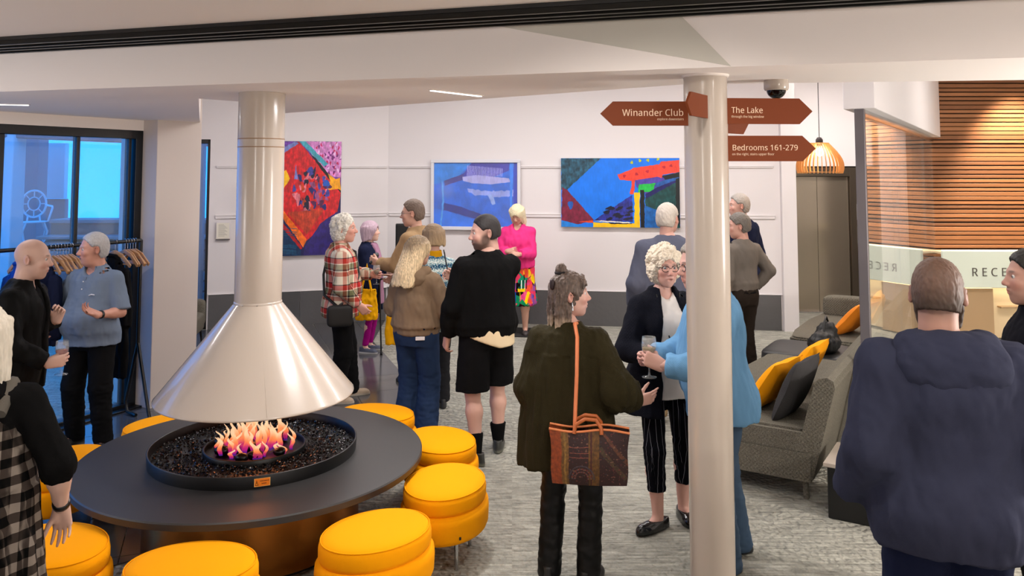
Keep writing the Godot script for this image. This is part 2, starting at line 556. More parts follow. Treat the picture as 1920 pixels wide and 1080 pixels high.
# every number in P is for a height of 1.75 m and is scaled with the height
static func person_parts(P: Dictionary) -> Dictionary:
	var s: float = P.h / 1.75
	var w: float = P.get("w", 1.0)
	var fem: bool = P.get("fem", false)
	var cell: float = P.get("cell", 0.014)
	var T := Transform3D(Basis(Vector3.UP, deg_to_rad(P.get("twist", 0.0))) * Basis(Vector3.RIGHT, deg_to_rad(P.get("lean", 0.0))) * Basis(Vector3.BACK, deg_to_rad(P.get("side", 0.0))), Vector3(P.get("px", 0.0), 0.95, P.get("pz", 0.0)))
	var T0 := T * Transform3D(Basis(), Vector3(0, -0.95, 0))   # takes figures standing straight to the leaning trunk
	var shx: float = (0.158 if fem else 0.178) * lerpf(1.0, w, 0.7)
	var J := {}
	for k in ["L", "R"]:
		var sd := 1.0 if k == "L" else -1.0
		J["S" + k] = T0 * Vector3(sd * shx, 1.378 if not fem else 1.365, -0.012)
		var a: Array = P.get("arm" + k, [Vector3(sd * (shx + 0.075), 0.86, 0.03), Vector3(sd * 0.5, 0, -1)])
		var e := bend(J["S" + k], a[0], 0.285, 0.255, a[1])
		J["E" + k] = e[0]
		J["W" + k] = e[1]
		var ft: Array = P.get("foot" + k, [sd * 0.10, 0.0, sd * 8.0])
		J["A" + k] = Vector3(ft[0], 0.085, ft[1])
		J["H" + k] = Vector3(P.get("px", 0.0) + sd * 0.092 * lerpf(1.0, w, 0.5), 0.90, P.get("pz", 0.0))
		var kn := bend(J["H" + k], J["A" + k], 0.42, 0.405, Vector3(sin(deg_to_rad(ft[2])) * 0.6, 0, 1))
		J["K" + k] = kn[0]
	var hb := Basis(Vector3.UP, deg_to_rad(P.get("hy", 0.0))) * Basis(Vector3.RIGHT, deg_to_rad(P.get("hp", 0.0))) * Basis(Vector3.BACK, deg_to_rad(P.get("ht", 0.0)))
	var hc: Vector3 = T0 * Vector3(0, 1.625 if not fem else 1.615, P.get("hz", 0.03))
	var hs: float = P.get("hs", 1.0) * (0.96 if fem else 1.0)
	var HT := Transform3D(hb.scaled(Vector3.ONE * hs), hc)
	J["head"] = HT
	var out := {"J": J, "s": s, "parts": []}
	# ---- the body: one skin from head to foot
	var lo := Vector3(9, 0, 9)
	var hi := Vector3(-9, 0, -9)
	for k in J:
		if J[k] is Vector3:
			lo = lo.min(J[k])
			hi = hi.max(J[k])
	lo = Vector3(lo.x - 0.22, 0.0, lo.z - 0.22)
	hi = Vector3(hi.x + 0.22, 1.62, hi.z + 0.24)
	var skinned: Array = []
	var f := Field.new(Vector3(lo.x, 0.02, lo.z), hi, P.get("bcell", 0.017))
	f.loft(T0, rings(P, -0.012), 0.03)
	var neck: float = P.get("neck", 1.0) * (0.88 if fem else 1.0)
	f.cap(T0 * Vector3(0, 1.42, -0.02), HT * Vector3(0, -0.10, -0.03), 0.058 * neck, 0.052 * neck, 0.03)
	for k in ["L", "R"]:
		f.cap(J["S" + k], J["E" + k], 0.048 * w, 0.040 * w, 0.02)
		f.cap(J["E" + k], J["E" + k].lerp(J["W" + k], 0.35), 0.040 * w, 0.040 * w, 0.02)
		f.cap(J["E" + k].lerp(J["W" + k], 0.3), J["W" + k], 0.040 * w, 0.027 * lerpf(1.0, w, 0.6), 0.02)
		f.cap(J["H" + k], J["K" + k], 0.072 * w, 0.050 * w, 0.03)
		var cf: Vector3 = J["K" + k].lerp(J["A" + k], 0.32) + Vector3(0, 0, -0.012)
		var cr: float = 0.054 * w if P.get("bare", false) else 0.040
		f.cap(J["K" + k], cf, 0.048 * w if P.get("bare", false) else 0.044, cr, 0.03)
		f.cap(cf, J["A" + k], cr, 0.036, 0.03)
		var fy: float = deg_to_rad(P.get("foot" + k, [0, 0, 8.0 if k == "L" else -8.0])[2])
		f.cap(J["A" + k] + Vector3(0, -0.03, 0), J["A" + k] + Vector3(sin(fy) * 0.12, -0.052, cos(fy) * 0.12), 0.033, 0.026, 0.02)
	var bm := relax(f.nets(), 1)
	skinned.append(paint(bm, P.skin))
	skinned.append(moved(head_mesh(P, P.get("hcell", 0.0055)), HT))
	for k in ["L", "R"]:
		var sd := 1.0 if k == "L" else -1.0
		var hd: Dictionary = P.get("hand" + k, {})
		var dir: Vector3 = hd.get("dir", J["W" + k] - J["E" + k]).normalized()
		var palm: Vector3 = hd.get("palm", Vector3(-sd, 0, 0.2))
		palm = (palm - dir * palm.dot(dir)).normalized()
		# x across the palm so that x, y, z stay right-handed
		var bx := dir.cross(palm)
		var side := 1.0
		# thumb side: for the left hand, palm to the viewer and fingers up, the thumb is on the right
		side = -1.0 if k == "L" else 1.0
		var HB := Transform3D(Basis(bx, dir, palm), J["W" + k])
		J["P" + k] = HB
		if not hd.get("hide", false):
			var hm := hand_mesh(-side if hd.get("flip", false) else side, hd.get("curl", 0.35), hd.get("size", 0.92 if fem else 1.0), P.get("handcell", 0.0055), hd.get("spread", 0.07), hd.get("thumb", 0.4), hd.get("index", -1.0))
			skinned.append(paint(moved(hm, HB), P.skin, [[HB * Vector3(0, 0.15, 0.03), Vector3.ONE * 0.06, Color(P.skin.r * 0.95, P.skin.g * 0.7, P.skin.b * 0.65), 0.4]]))
	out.parts.append(["body", join(skinned), "skin", ""])
	# ---- eyes
	if P.get("eyes", false):
		for i in [-1, 1]:
			out.parts.append(["eye", moved(eye_mesh(Vector3(0.031 * i, 0.0095, 0.0765), Vector3(0.05 * i, -0.05, 1), 0.0118, P.get("iris", Color(0.10, 0.12, 0.14))), HT), "eye", ""])
	if P.has("hair"):
		out.parts.append(["hair", moved(hair_mesh(P.hair, P.get("haircell", 0.0065)), HT), "hair", ""])
	# ---- clothes
	for G: Dictionary in P.get("wear", []):
		var ease: float = G.get("ease", 0.02)
		var gc: float = G.get("cell", cell)
		var m := []
		match G.kind:
			"top":
				var hem: float = G.hem
				var rr := []
				var body := rings(P, ease)
				var chest: Array = body[5]
				for q: Array in body:
					if q[0] > hem + 0.02:
						if rr.is_empty():
							rr.append([hem, q[1], q[2], q[3], 0.0])
						rr.append(q.duplicate())
				for q: Array in rr:
					if q[0] < 1.28:
						var bx: float = G.get("boxy", 0.0)
						var down: float = (1.28 - q[0]) * G.get("flare", 0.0)
						q[1] = maxf(q[1], chest[1] * bx) + down
						q[2] = maxf(q[2], chest[2] * bx) + down
				for q: Array in rr:
					var low: float = clampf((1.12 - q[0]) / 0.12, 0.0, 1.0) * G.get("low", 0.016)
					q[1] += low
					q[2] += low
				if G.has("tuck"):
					rr[0][1] -= G.tuck
					rr[0][2] -= G.tuck
				if G.has("rib"):
					rr[0][1] -= G.rib
					rr[0][2] -= G.rib
					rr.insert(1, [hem + 0.05, rr[0][1] + 0.004, rr[0][2] + 0.004, rr[0][3], 0.0])
					rr.insert(2, [hem + 0.075, rr[0][1] + G.rib * 1.1, rr[0][2] + G.rib * 1.1, rr[0][3], 0.0])
				var ff := Field.new(Vector3(lo.x, minf(hem - 0.04, 0.8), lo.z), Vector3(hi.x, 1.56, hi.z), gc)
				ff.loft(T0, rr, 0.03)
				if fem:
					for i in [-1, 1]:
						ff.ell(T0 * Vector3(0.072 * i, 1.255, 0.085), Vector3(0.068, 0.066, 0.05) + Vector3.ONE * ease * 0.6, 0.04)
				var se: float = G.get("se", ease)
				var sl: float = G.get("slv", 2.0)
				for k in ["L", "R"]:
					if sl <= 0.0:
						continue
					var S: Vector3 = J["S" + k]
					var E: Vector3 = J["E" + k]
					var W: Vector3 = J["W" + k]
					var r0: float = 0.050 * w + se * 0.8
					var r1: float = 0.043 * w + se
					var r2: float = 0.030 * w + se * G.get("cuff", 0.8)
					ff.ell(S + (T0.basis * Vector3(-0.004 if k == "L" else 0.004, 0.0, 0)), Vector3.ONE * (r0 - 0.001), 0.045)
					if sl <= 1.0:
						ff.cap(S, S.lerp(E, sl), r0, lerpf(r0, r1, sl) + G.get("slack", 0.0), 0.022, 1)
					else:
						ff.cap(S, E, r0, r1, 0.022)
						ff.cap(E, E.lerp(W, sl - 1.0), r1, lerpf(r1, r2, sl - 1.0) + G.get("slack", 0.0), 0.022, 1)
				ff.cap(T0 * Vector3(0, 1.44, 0.0), HT * Vector3(0, 0.0, 0.0), 0.060 * neck, 0.066 * neck, 0.012, 0, true)
				if G.get("vee", 0.0) > 0.0:
					var vv: float = G.vee
					ff.cap(T0 * Vector3(0, 1.47, 0.05), T0 * Vector3(0, 1.45 - vv, 0.17 + P.get("belly", 0.0) * 0.6), 0.05, 0.012, 0.01, 0, true)
				if G.has("split"):   # an open front, this wide at the hem
					var sw: float = G.split
					ff.loft(T0, [[hem - 0.05, sw, 0.2, 0.23, 0.0], [1.2, sw * 0.8, 0.2, 0.23, 0.0], [1.36, sw * 0.6, 0.16, 0.17, 0.0], [1.52, 0.05, 0.1, 0.09, 0.0]], 0.008, true)
				m = relax(ff.nets(), 1, G.get("lumps", [[0.007, Vector3(9, 4, 9), 21], [0.004, Vector3(22, 9, 22), 4]]))
			"bottom":
				var hem: float = G.hem
				var ff := Field.new(Vector3(lo.x, hem - 0.03, lo.z), Vector3(hi.x, 1.1, hi.z), gc)
				var waist: float = G.get("waist", 1.0)
				var rr := []
				for q: Array in rings(P, ease):
					if q[0] < waist - 0.02:
						rr.append(q)
					else:
						rr.append([waist, q[1], q[2], q[3], 0.0])
						break
				ff.loft(Transform3D(Basis(), Vector3(P.get("px", 0.0), 0, P.get("pz", 0.0))), rr, 0.03)
				for k in ["L", "R"]:
					var H: Vector3 = J["H" + k]
					var K: Vector3 = J["K" + k]
					var A: Vector3 = J["A" + k]
					var le: float = G.get("le", ease)
					var e2: float = G.get("hemw", 0.062)
					if hem > 0.42:
						var t := clampf((H.y - hem) / (H.y - K.y), 0.1, 1.0)
						ff.cap(H + Vector3(0, -0.02, 0), H.lerp(K, t), 0.080 * w + le, e2, 0.025)
					else:
						ff.cap(H + Vector3(0, -0.02, 0), K, 0.080 * w + le, 0.060 * w + le, 0.025)
						var B := K.lerp(A, clampf((K.y - hem) / (K.y - A.y), 0.1, 1.05))
						ff.cap(K, B, 0.060 * w + le, e2, 0.025)
				ff.clip(Vector3(0, hem, 0), Vector3(0, -1, 0))
				m = relax(ff.nets(), 1, G.get("lumps", [[0.006, Vector3(9, 7, 9), 31], [0.006, Vector3(10, 26, 10), 14, 0.05, 0.55]]))
			"skirt":
				var ff := Field.new(Vector3(lo.x - 0.1, G.hem - 0.03, lo.z - 0.1), Vector3(hi.x + 0.1, 1.12, hi.z + 0.1), gc)
				var hw: float = G.get("hemw", 0.26)
				ff.loft(Transform3D(Basis(), Vector3(P.get("px", 0.0), 0, P.get("pz", 0.0))), [[G.hem, hw, hw * 0.85, 0.0, 0.0], [0.75, lerpf(0.2, hw, 0.4), lerpf(0.15, hw * 0.8, 0.4), 0.0, 0.0], [0.9, 0.178 * w + ease, 0.122 * w + ease, -0.008, 0.0], [1.04, 0.14 * w + ease, 0.1 * w + ease, 0.0, 0.0]], 0.03)
				m = relax(ff.nets(), 1, G.get("lumps", [[0.02, Vector3(11, 1.5, 11), 21, -1, 0.9], [0.004, Vector3(20, 8, 20), 4]]))
			"shoes":
				for k in ["L", "R"]:
					var ft: Array = P.get("foot" + k, [0.1 if k == "L" else -0.1, 0.0, 8.0 if k == "L" else -8.0])
					var fy := deg_to_rad(ft[2])
					var ff := Field.new(Vector3(-0.09, -0.01, -0.13), Vector3(0.09, 0.2, 0.23), G.get("cell", 0.009))
					var top: float = G.get("top", 0.075)
					ff.loft(Transform3D(), [[-0.004, 0.043, 0.138, 0.045, 0.0], [0.02, 0.044, 0.139, 0.045, 0.0], [0.045, 0.040, 0.12, 0.03, 0.0], [0.07, 0.034, 0.075, -0.01, 0.0], [top + 0.015, 0.036, 0.052, -0.028, 0.0]], 0.012)
					ff.ell(Vector3(0, 0.03, 0.11), Vector3(0.044, 0.036, 0.07), 0.02)
					ff.ell(Vector3(0, 0.115, -0.02), Vector3(0.026, 0.06, 0.036), 0.006, Basis(), true)
					if G.get("sandal", false):
						for z in [0.025, 0.075]:
							ff.ell(Vector3(0, 0.075, z), Vector3(0.08, 0.062, 0.017), 0.006, Basis(), true)
					ff.clip(Vector3.ZERO, Vector3.DOWN)
					var sm := relax(ff.nets(), 1)
					var sp := []
					if G.has("sole"):
						sp.append([Vector3(0, -0.01, 0.04), Vector3(0.4, 0.042, 0.6), G.sole, 1.0])
					var pm := paint(sm, G.color, sp)
					out.parts.append(["shoe", moved(pm, Transform3D(Basis(Vector3.UP, fy), Vector3(ft[0], 0.0, ft[1]))), G.get("mat", "shoe"), G.get("label", "")])
				continue
			"socks":
				for k in ["L", "R"]:
					var A: Vector3 = J["A" + k]
					var B: Vector3 = A.lerp(J["K" + k], (G.hem - 0.085) / (J["K" + k].y - 0.085))
					var ff := Field.new(Vector3(A.x - 0.1, 0.04, A.z - 0.1), Vector3(A.x + 0.1, G.hem + 0.05, A.z + 0.1), 0.01)
					ff.cap(A, B, G.get("r0", 0.043), G.get("r1", 0.056 * w), 0.01, 1)
					out.parts.append(["sock", relax(ff.nets(), 1), G.mat, ""])
				continue
			"loft":
				var ff := Field.new(G.lo, G.hi, gc)
				ff.loft(T0 if G.get("trunk", true) else Transform3D(), G.rings, 0.03)
				for q: Array in G.get("caps", []):
					ff.cap(q[0], q[1], q[2], q[3], 0.03)
				for k in G.get("arms", {}):
					var q: Array = G.arms[k]
					ff.cap(J["S" + k], J["E" + k], q[0], q[1], 0.05)
					ff.cap(J["E" + k], J["E" + k].lerp(J["W" + k], q[3]), q[1], q[2], 0.03, 1)
				for q: Array in G.get("carve", []):
					ff.cap(q[0], q[1], q[2], q[3], 0.01, 0, true)
				if G.get("bare_neck", true):
					ff.cap(T0 * Vector3(0, 1.44, 0.0), HT * Vector3.ZERO, 0.062 * neck, 0.068 * neck, 0.012, 0, true)
				for q: Array in G.get("clips", []):
					ff.clip(q[0], q[1])
				m = relax(ff.nets(), 1, G.get("lumps", []))
			"collar":
				var ff := Field.new(T0 * Vector3(-0.14, 1.36, -0.14), T0 * Vector3(0.14, 1.58, 0.16), G.get("cell", 0.008))
				var hgt: float = G.get("high", 0.05)
				var cr: float = G.get("r", 0.074) * neck
				ff.loft(T0, [[1.42, cr + 0.022, cr + 0.012, -0.002, 0.0], [1.455, cr + 0.010, cr + 0.006, -0.004, 0.0], [1.465 + hgt, cr, cr - 0.002, 0.0, 0.0]], 0.01)
				ff.cap(T0 * Vector3(0, 1.3, -0.004), T0 * Vector3(0, 1.6, 0.002), cr - 0.006, cr - 0.010, 0.006, 0, true)
				ff.cap(T0 * Vector3(0, 1.56, 0.10), T0 * Vector3(0, 1.42, 0.10), 0.05, G.get("gap", 0.012), 0.01, 0, true)
				if G.has("tilt"):
					ff.clip(T0 * Vector3(0, 1.465 + hgt, -0.06), Vector3(0, 1, G.tilt))
				m = relax(ff.nets(), 1)
			"hood":
				var ff := Field.new(T0 * Vector3(-0.24, 1.22, -0.26), T0 * Vector3(0.24, 1.6, 0.16), gc)
				var k: float = G.get("size", 1.0)
				ff.ell(T0 * Vector3(0, 1.40, -0.10), Vector3(0.155, 0.10, 0.075) * k, 0.03, T0.basis)
				ff.cap(T0 * Vector3(-0.11, 1.45, -0.04), T0 * Vector3(0.11, 1.45, -0.04), 0.05 * k, 0.05 * k, 0.04)
				for i in [-1, 1]:
					ff.cap(T0 * Vector3(0.11 * i, 1.45, -0.04), T0 * Vector3(0.055 * i, 1.41, 0.085), 0.045 * k, 0.028 * k, 0.03)
				ff.cap(T0 * Vector3(0, 1.40, 0.0), HT * Vector3(0, 0.04, 0.0), 0.066 * neck, 0.082, 0.014, 0, true)
				m = relax(ff.nets(), 1, [[0.008, Vector3(12, 12, 12), 3]])
		if G.has("color"):
			m = paint(m, G.color, G.get("spots", []))
		out.parts.append([G.get("name", G.kind), m, G.mat, G.get("label", "")])
	# scale to the height
	var S := Transform3D(Basis().scaled(Vector3.ONE * s), Vector3.ZERO)
	for q: Array in out.parts:
		moved(q[1], S)
	return out

# ---------- small solids ----------
class Sh:
	var st := SurfaceTool.new()
	var n := 0

	func _init() -> void:
		st.begin(Mesh.PRIMITIVE_TRIANGLES)

	# a, b, c run counter-clockwise seen from outside
	func tri(a: Vector3, b: Vector3, c: Vector3, g := -1, ua := Vector2.ZERO, ub := Vector2.ZERO, uc := Vector2.ZERO) -> void:
		st.set_smooth_group(g)
		st.set_uv(ua)
		st.add_vertex(a)
		st.set_uv(uc)
		st.add_vertex(c)
		st.set_uv(ub)
		st.add_vertex(b)
		n += 1

	func quad(a: Vector3, b: Vector3, c: Vector3, d: Vector3, g := -1, uv := [Vector2(0, 1), Vector2(1, 1), Vector2(1, 0), Vector2(0, 0)]) -> Sh:
		tri(a, b, c, g, uv[0], uv[1], uv[2])
		tri(a, c, d, g, uv[0], uv[2], uv[3])
		return self

	func face(p: Array, out: Vector3, g := -1) -> void:
		var nn: Vector3 = (p[1] - p[0]).cross(p[2] - p[0])
		if nn.dot(out) < 0:
			p.reverse()
		for i in range(1, p.size() - 1):
			tri(p[0], p[i], p[i + 1], g)

	func box(size: Vector3, xf := Transform3D(), bev := 0.0) -> Sh:
		var h := size * 0.5
		var b := minf(bev, minf(h.x, minf(h.y, h.z)) * 0.9)
		var at := func(s: Vector3, ax: int) -> Vector3:
			var r := h - Vector3.ONE * b
			r[ax] = h[ax]
			return xf * (s * r)
		for ax in 3:
			var u := (ax + 1) % 3
			var v := (ax + 2) % 3
			for s in [-1.0, 1.0]:
				var f := []
				for q in [[-1.0, -1.0], [1.0, -1.0], [1.0, 1.0], [-1.0, 1.0]]:
					var c := Vector3.ZERO
					c[ax] = s
					c[u] = q[0]
					c[v] = q[1]
					f.append(at.call(c, ax))
				var o := Vector3.ZERO
				o[ax] = s
				face(f, xf.basis * o)
			if b > 0.0:
				for s in [-1.0, 1.0]:
					for t in [-1.0, 1.0]:
						var lo := Vector3.ZERO
						lo[u] = s
						lo[v] = t
						lo[ax] = -1.0
						var hi := lo
						hi[ax] = 1.0
						face([at.call(lo, u), at.call(hi, u), at.call(hi, v), at.call(lo, v)], xf.basis * Vector3(lo + hi))
		if b > 0.0:
			for x in [-1.0, 1.0]:
				for y in [-1.0, 1.0]:
					for z in [-1.0, 1.0]:
						var c := Vector3(x, y, z)
						face([at.call(c, 0), at.call(c, 1), at.call(c, 2)], xf.basis * c)
		return self

	# a box from a to b that is w wide and t high, its top side towards up
	func beam(a: Vector3, b: Vector3, w: float, t: float, up := Vector3.UP, bev := 0.0) -> Sh:
		var z := (b - a).normalized()
		var x := up.cross(z).normalized()
		return box(Vector3(w, t, (b - a).length()), Transform3D(Basis(x, z.cross(x), z), (a + b) * 0.5), bev)

	func tube(path: Array, r0: float, r1 := -1.0, sides := 10, closed := false) -> Sh:
		if r1 < 0.0:
			r1 = r0
		var rg := []
		var nrm := Vector3.ZERO
		var m := path.size()
		for i in m:
			var d: Vector3
			if closed:
				d = path[(i + 1) % m] - path[(i - 1 + m) % m]
			else:
				d = path[mini(i + 1, m - 1)] - path[maxi(i - 1, 0)]
			d = d.normalized()
			if nrm == Vector3.ZERO:
				nrm = (Vector3.UP if absf(d.y) < 0.9 else Vector3.RIGHT).cross(d).normalized()
			nrm = (nrm - d * nrm.dot(d)).normalized()
			var bi := d.cross(nrm)
			var r := lerpf(r0, r1, i / float(maxi(m - 1, 1)))
			var q := []
			for k in sides:
				var a := TAU * k / sides
				q.append(path[i] + (nrm * cos(a) + bi * sin(a)) * r)
			rg.append(q)
		for i in (m if closed else m - 1):
			var p: Array = rg[i]
			var q: Array = rg[(i + 1) % m]
			for k in sides:
				var k2 := (k + 1) % sides
				quad(p[k], p[k2], q[k2], q[k], 0)
		if not closed:
			face(rg[0].duplicate(), path[0] - path[1])
			face(rg[-1].duplicate(), path[-1] - path[-2])
		return self

	# profile of Vector2(radius, height); sx and sz squash it; sharp corners where crease is set
	func lathe(pf: Array, seg := 32, xf := Transform3D(), sx := 1.0, sz := 1.0, g := 0) -> Sh:
		for i in pf.size() - 1:
			var a: Vector2 = pf[i]
			var b: Vector2 = pf[i + 1]
			if a.is_equal_approx(b):
				g += 1
				continue
			for k in seg:
				var t0 := TAU * k / seg
				var t1 := TAU * ((k + 1) % seg) / seg
				var p := xf * Vector3(cos(t0) * a.x * sx, a.y, sin(t0) * a.x * sz)
				var q := xf * Vector3(cos(t1) * a.x * sx, a.y, sin(t1) * a.x * sz)
				var r := xf * Vector3(cos(t1) * b.x * sx, b.y, sin(t1) * b.x * sz)
				var s := xf * Vector3(cos(t0) * b.x * sx, b.y, sin(t0) * b.x * sz)
				if a.x > 1e-5:
					tri(p, r, q, g)
				if b.x > 1e-5:
					tri(p, s, r, g)
		return self

	# flat outline (counter-clockwise) in xf's xy plane, from z = 0 to z = d
	func prism(poly: PackedVector2Array, d: float, xf := Transform3D()) -> Sh:
		var m := poly.size()
		if Geometry2D.is_polygon_clockwise(poly):
			poly = poly.duplicate()
			poly.reverse()
		var t := Geometry2D.triangulate_polygon(poly)
		for i in range(0, t.size(), 3):
			var a := poly[t[i]]
			var b := poly[t[i + 1]]
			var c := poly[t[i + 2]]
			if (b - a).cross(c - a) < 0:
				var e := b
				b = c
				c = e
			tri(xf * Vector3(a.x, a.y, d), xf * Vector3(b.x, b.y, d), xf * Vector3(c.x, c.y, d))
			tri(xf * Vector3(a.x, a.y, 0), xf * Vector3(c.x, c.y, 0), xf * Vector3(b.x, b.y, 0))
		for i in m:
			var a := poly[i]
			var b := poly[(i + 1) % m]
			quad(xf * Vector3(a.x, a.y, 0), xf * Vector3(b.x, b.y, 0), xf * Vector3(b.x, b.y, d), xf * Vector3(a.x, a.y, d))
		return self

	func mesh() -> ArrayMesh:
		st.generate_normals()
		return st.commit()


# rounded soft block: a superellipsoid-like cushion
static func puff(size: Vector3, e := 0.35, seg := 14, sag := 0.0) -> ArrayMesh:
	var v := PackedVector3Array()
	var id := PackedInt32Array()
	var sp := func(a: float, p: float) -> float: return signf(a) * pow(absf(a), p)
	for i in seg + 1:
		var th := -PI / 2 + PI * i / seg
		for j in seg * 2:
			var ph := TAU * j / (seg * 2)
			var p := Vector3(sp.call(cos(th), e) * sp.call(cos(ph), e), sp.call(sin(th), e), sp.call(cos(th), e) * sp.call(sin(ph), e)) * size * 0.5
			p.y -= sag * (1.0 - pow(absf(p.x) / (size.x * 0.5), 2.0))
			v.append(p)
	var w := seg * 2
	for i in seg:
		for j in w:
			var a := i * w + j
			var b := i * w + (j + 1) % w
			id.append_array([a, b, a + w, b, b + w, a + w])
	return to_mesh([v, id, normals(v, id)])


# a square cushion with pinched corners, lying in the xy plane
static func pillow(w: float, h: float, t: float) -> ArrayMesh:
	var v := PackedVector3Array()
	var id := PackedInt32Array()
	var n := 16
	for s in [1.0, -1.0]:
		var at := v.size()
		for i in n + 1:
			for j in n + 1:
				var x := i / float(n) * 2 - 1
				var y := j / float(n) * 2 - 1
				var k := pow(maxf((1 - x * x) * (1 - y * y), 0.0), 0.42)
				var pin := 1.0 - 0.07 * (1 - absf(x)) * (1 - absf(x)) - 0.07 * (1 - absf(y)) * (1 - absf(y)) + 0.04 * absf(x * y)
				v.append(Vector3(x * w / 2 * (pin if absf(x) > 0.5 else 1.0), y * h / 2 * (pin if absf(y) > 0.5 else 1.0), s * k * t / 2))
		for i in n:
			for j in n:
				var a := at + i * (n + 1) + j
				var b := a + n + 1
				if s > 0:
					id.append_array([a, a + 1, b, b, a + 1, b + 1])
				else:
					id.append_array([a, b, a + 1, b, b + 1, a + 1])
	return to_mesh([v, id, normals(v, id)])


# ---------- nodes ----------
func numbered(called: String, under: Node) -> String:
	if not under.has_node(called):
		return called
	var i := 1
	while under.has_node("%s_%03d" % [called, i]):
		i += 1
	return "%s_%03d" % [called, i]


func obj(called: String, m: Mesh, mat: Material, under: Node = self, at := Vector3.ZERO) -> MeshInstance3D:
	var o := MeshInstance3D.new()
	o.name = numbered(called, under)
	o.mesh = m
	o.material_override = mat
	o.position = at
	under.add_child(o, true)
	return o


func thing(called: String, label: String, category: String, at := Vector3.ZERO, turn := 0.0, group := "") -> Node3D:
	var o := Node3D.new()
	o.name = numbered(called, self)
	add_child(o, true)
	o.position = at
	o.rotation_degrees.y = turn
	tag(o, label, category, group)
	return o


func tag(o: Node, label: String, category: String, group := "") -> Node:
	o.set_meta("label", label)
	o.set_meta("category", category)
	if group:
		o.set_meta("group", group)
	return o


func struct(called: String, m: Mesh, mat: Material, label: String, category: String) -> MeshInstance3D:
	var o := obj(called, m, mat)
	o.set_meta("kind", "structure")
	tag(o, label, category)
	return o


func copy(o: Node3D, at: Vector3, turn: float, label := "") -> Node3D:
	var c: Node3D = o.duplicate()
	var nm := String(o.name)
	if nm.length() > 4 and nm[-4] == "_" and nm.right(3).is_valid_int():
		nm = nm.left(-4)
	c.name = numbered(nm, self)
	add_child(c, true)
	c.position = at
	c.rotation_degrees.y = turn
	if label:
		c.set_meta("label", label)
	return c


# ---------- materials and textures ----------
func mat(c: Color, rough := 0.7, metal := 0.0) -> StandardMaterial3D:
	var m := StandardMaterial3D.new()
	m.albedo_color = c
	m.roughness = rough
	m.metallic = metal
	return m


func noise_tex(freq: float, seed_: int, normal := false, strength := 4.0, size := 256) -> NoiseTexture2D:
	var t := NoiseTexture2D.new()
	var f := FastNoiseLite.new()
	f.seed = seed_
	f.frequency = freq
	f.fractal_octaves = 4
	t.noise = f
	t.width = size
	t.height = size
	t.seamless = true
	t.as_normal_map = normal
	t.bump_strength = strength
	return t


# cloth: a fine weave in relief over the colour
func cloth(c: Color, rough := 0.9, scale := 14.0, depth := 0.6, sheen := 0.0) -> StandardMaterial3D:
	var m := mat(c, rough)
	m.uv1_triplanar = true
	m.uv1_scale = Vector3.ONE * scale
	m.normal_enabled = true
	m.normal_texture = T.weave
	m.normal_scale = depth
	m.metallic_specular = 0.2
	if sheen > 0.0:
		m.rim_enabled = true
		m.rim = sheen
		m.rim_tint = 0.6
	return m


func printed(im: Image, scale: float, rough := 0.9, offset := Vector3.ZERO) -> StandardMaterial3D:
	var m := mat(Color.WHITE, rough)
	m.albedo_texture = ImageTexture.create_from_image(im)
	m.uv1_triplanar = true
	m.uv1_scale = Vector3.ONE * scale
	m.uv1_offset = offset
	m.uv1_triplanar_sharpness = 6.0
	m.metallic_specular = 0.2
	return m


func picture(im: Image, rough := 0.6) -> StandardMaterial3D:
	var m := mat(Color.WHITE, rough)
	m.albedo_texture = ImageTexture.create_from_image(im)
	return m


var T := {}
var M := {}
var grain := FastNoiseLite.new()


# fills a polygon given in 0..1, with mottled paint
func dab(im: Image, pts: Array, c: Color, vary := 0.12, fr := 0.05, edge := 0.006) -> void:
	var w := im.get_width()
	var h := im.get_height()
	var poly := PackedVector2Array()
	var lo := Vector2(9, 9)
	var hi := -lo
	for p: Array in pts:
		var q := Vector2(p[0], p[1])
		poly.append(q)
		lo = lo.min(q)
		hi = hi.max(q)
	for y in range(maxi(0, int((lo.y - edge) * h)), mini(h, int((hi.y + edge) * h) + 2)):
		for x in range(maxi(0, int((lo.x - edge) * w)), mini(w, int((hi.x + edge) * w) + 2)):
			var p := Vector2(x / float(w), y / float(h))
			p += Vector2(grain.get_noise_2d(x * 3.0, y * 3.0), grain.get_noise_2d(y * 3.0 + 700, x * 3.0)) * edge
			if Geometry2D.is_point_in_polygon(p, poly):
				var k := 1.0 + vary * (grain.get_noise_2d(x * fr * 60, y * fr * 60 + 300) + 0.6 * grain.get_noise_2d(x * 9.0, y * 2.5))
				im.set_pixel(x, y, Color(c.r * k, c.g * k, c.b * k))


func blot(im: Image, cx: float, cy: float, rx: float, ry: float, c: Color, turn := 0.0, vary := 0.12) -> void:
	var pts := []
	for i in 14:
		var a := TAU * i / 14.0
		var k := 1.0 + 0.18 * sin(a * 3.0 + cx * 40.0)
		var p := Vector2(cos(a) * rx * k, sin(a) * ry * k).rotated(turn)
		pts.append([cx + p.x, cy + p.y])
	dab(im, pts, c, vary)


func words(text: String, size: float, depth: float, font: SystemFont) -> TextMesh:
	var t := TextMesh.new()
	t.text = text
	t.font = font
	t.font_size = 48
	t.pixel_size = size / 48.0
	t.depth = depth
	t.curve_step = 2.0
	return t

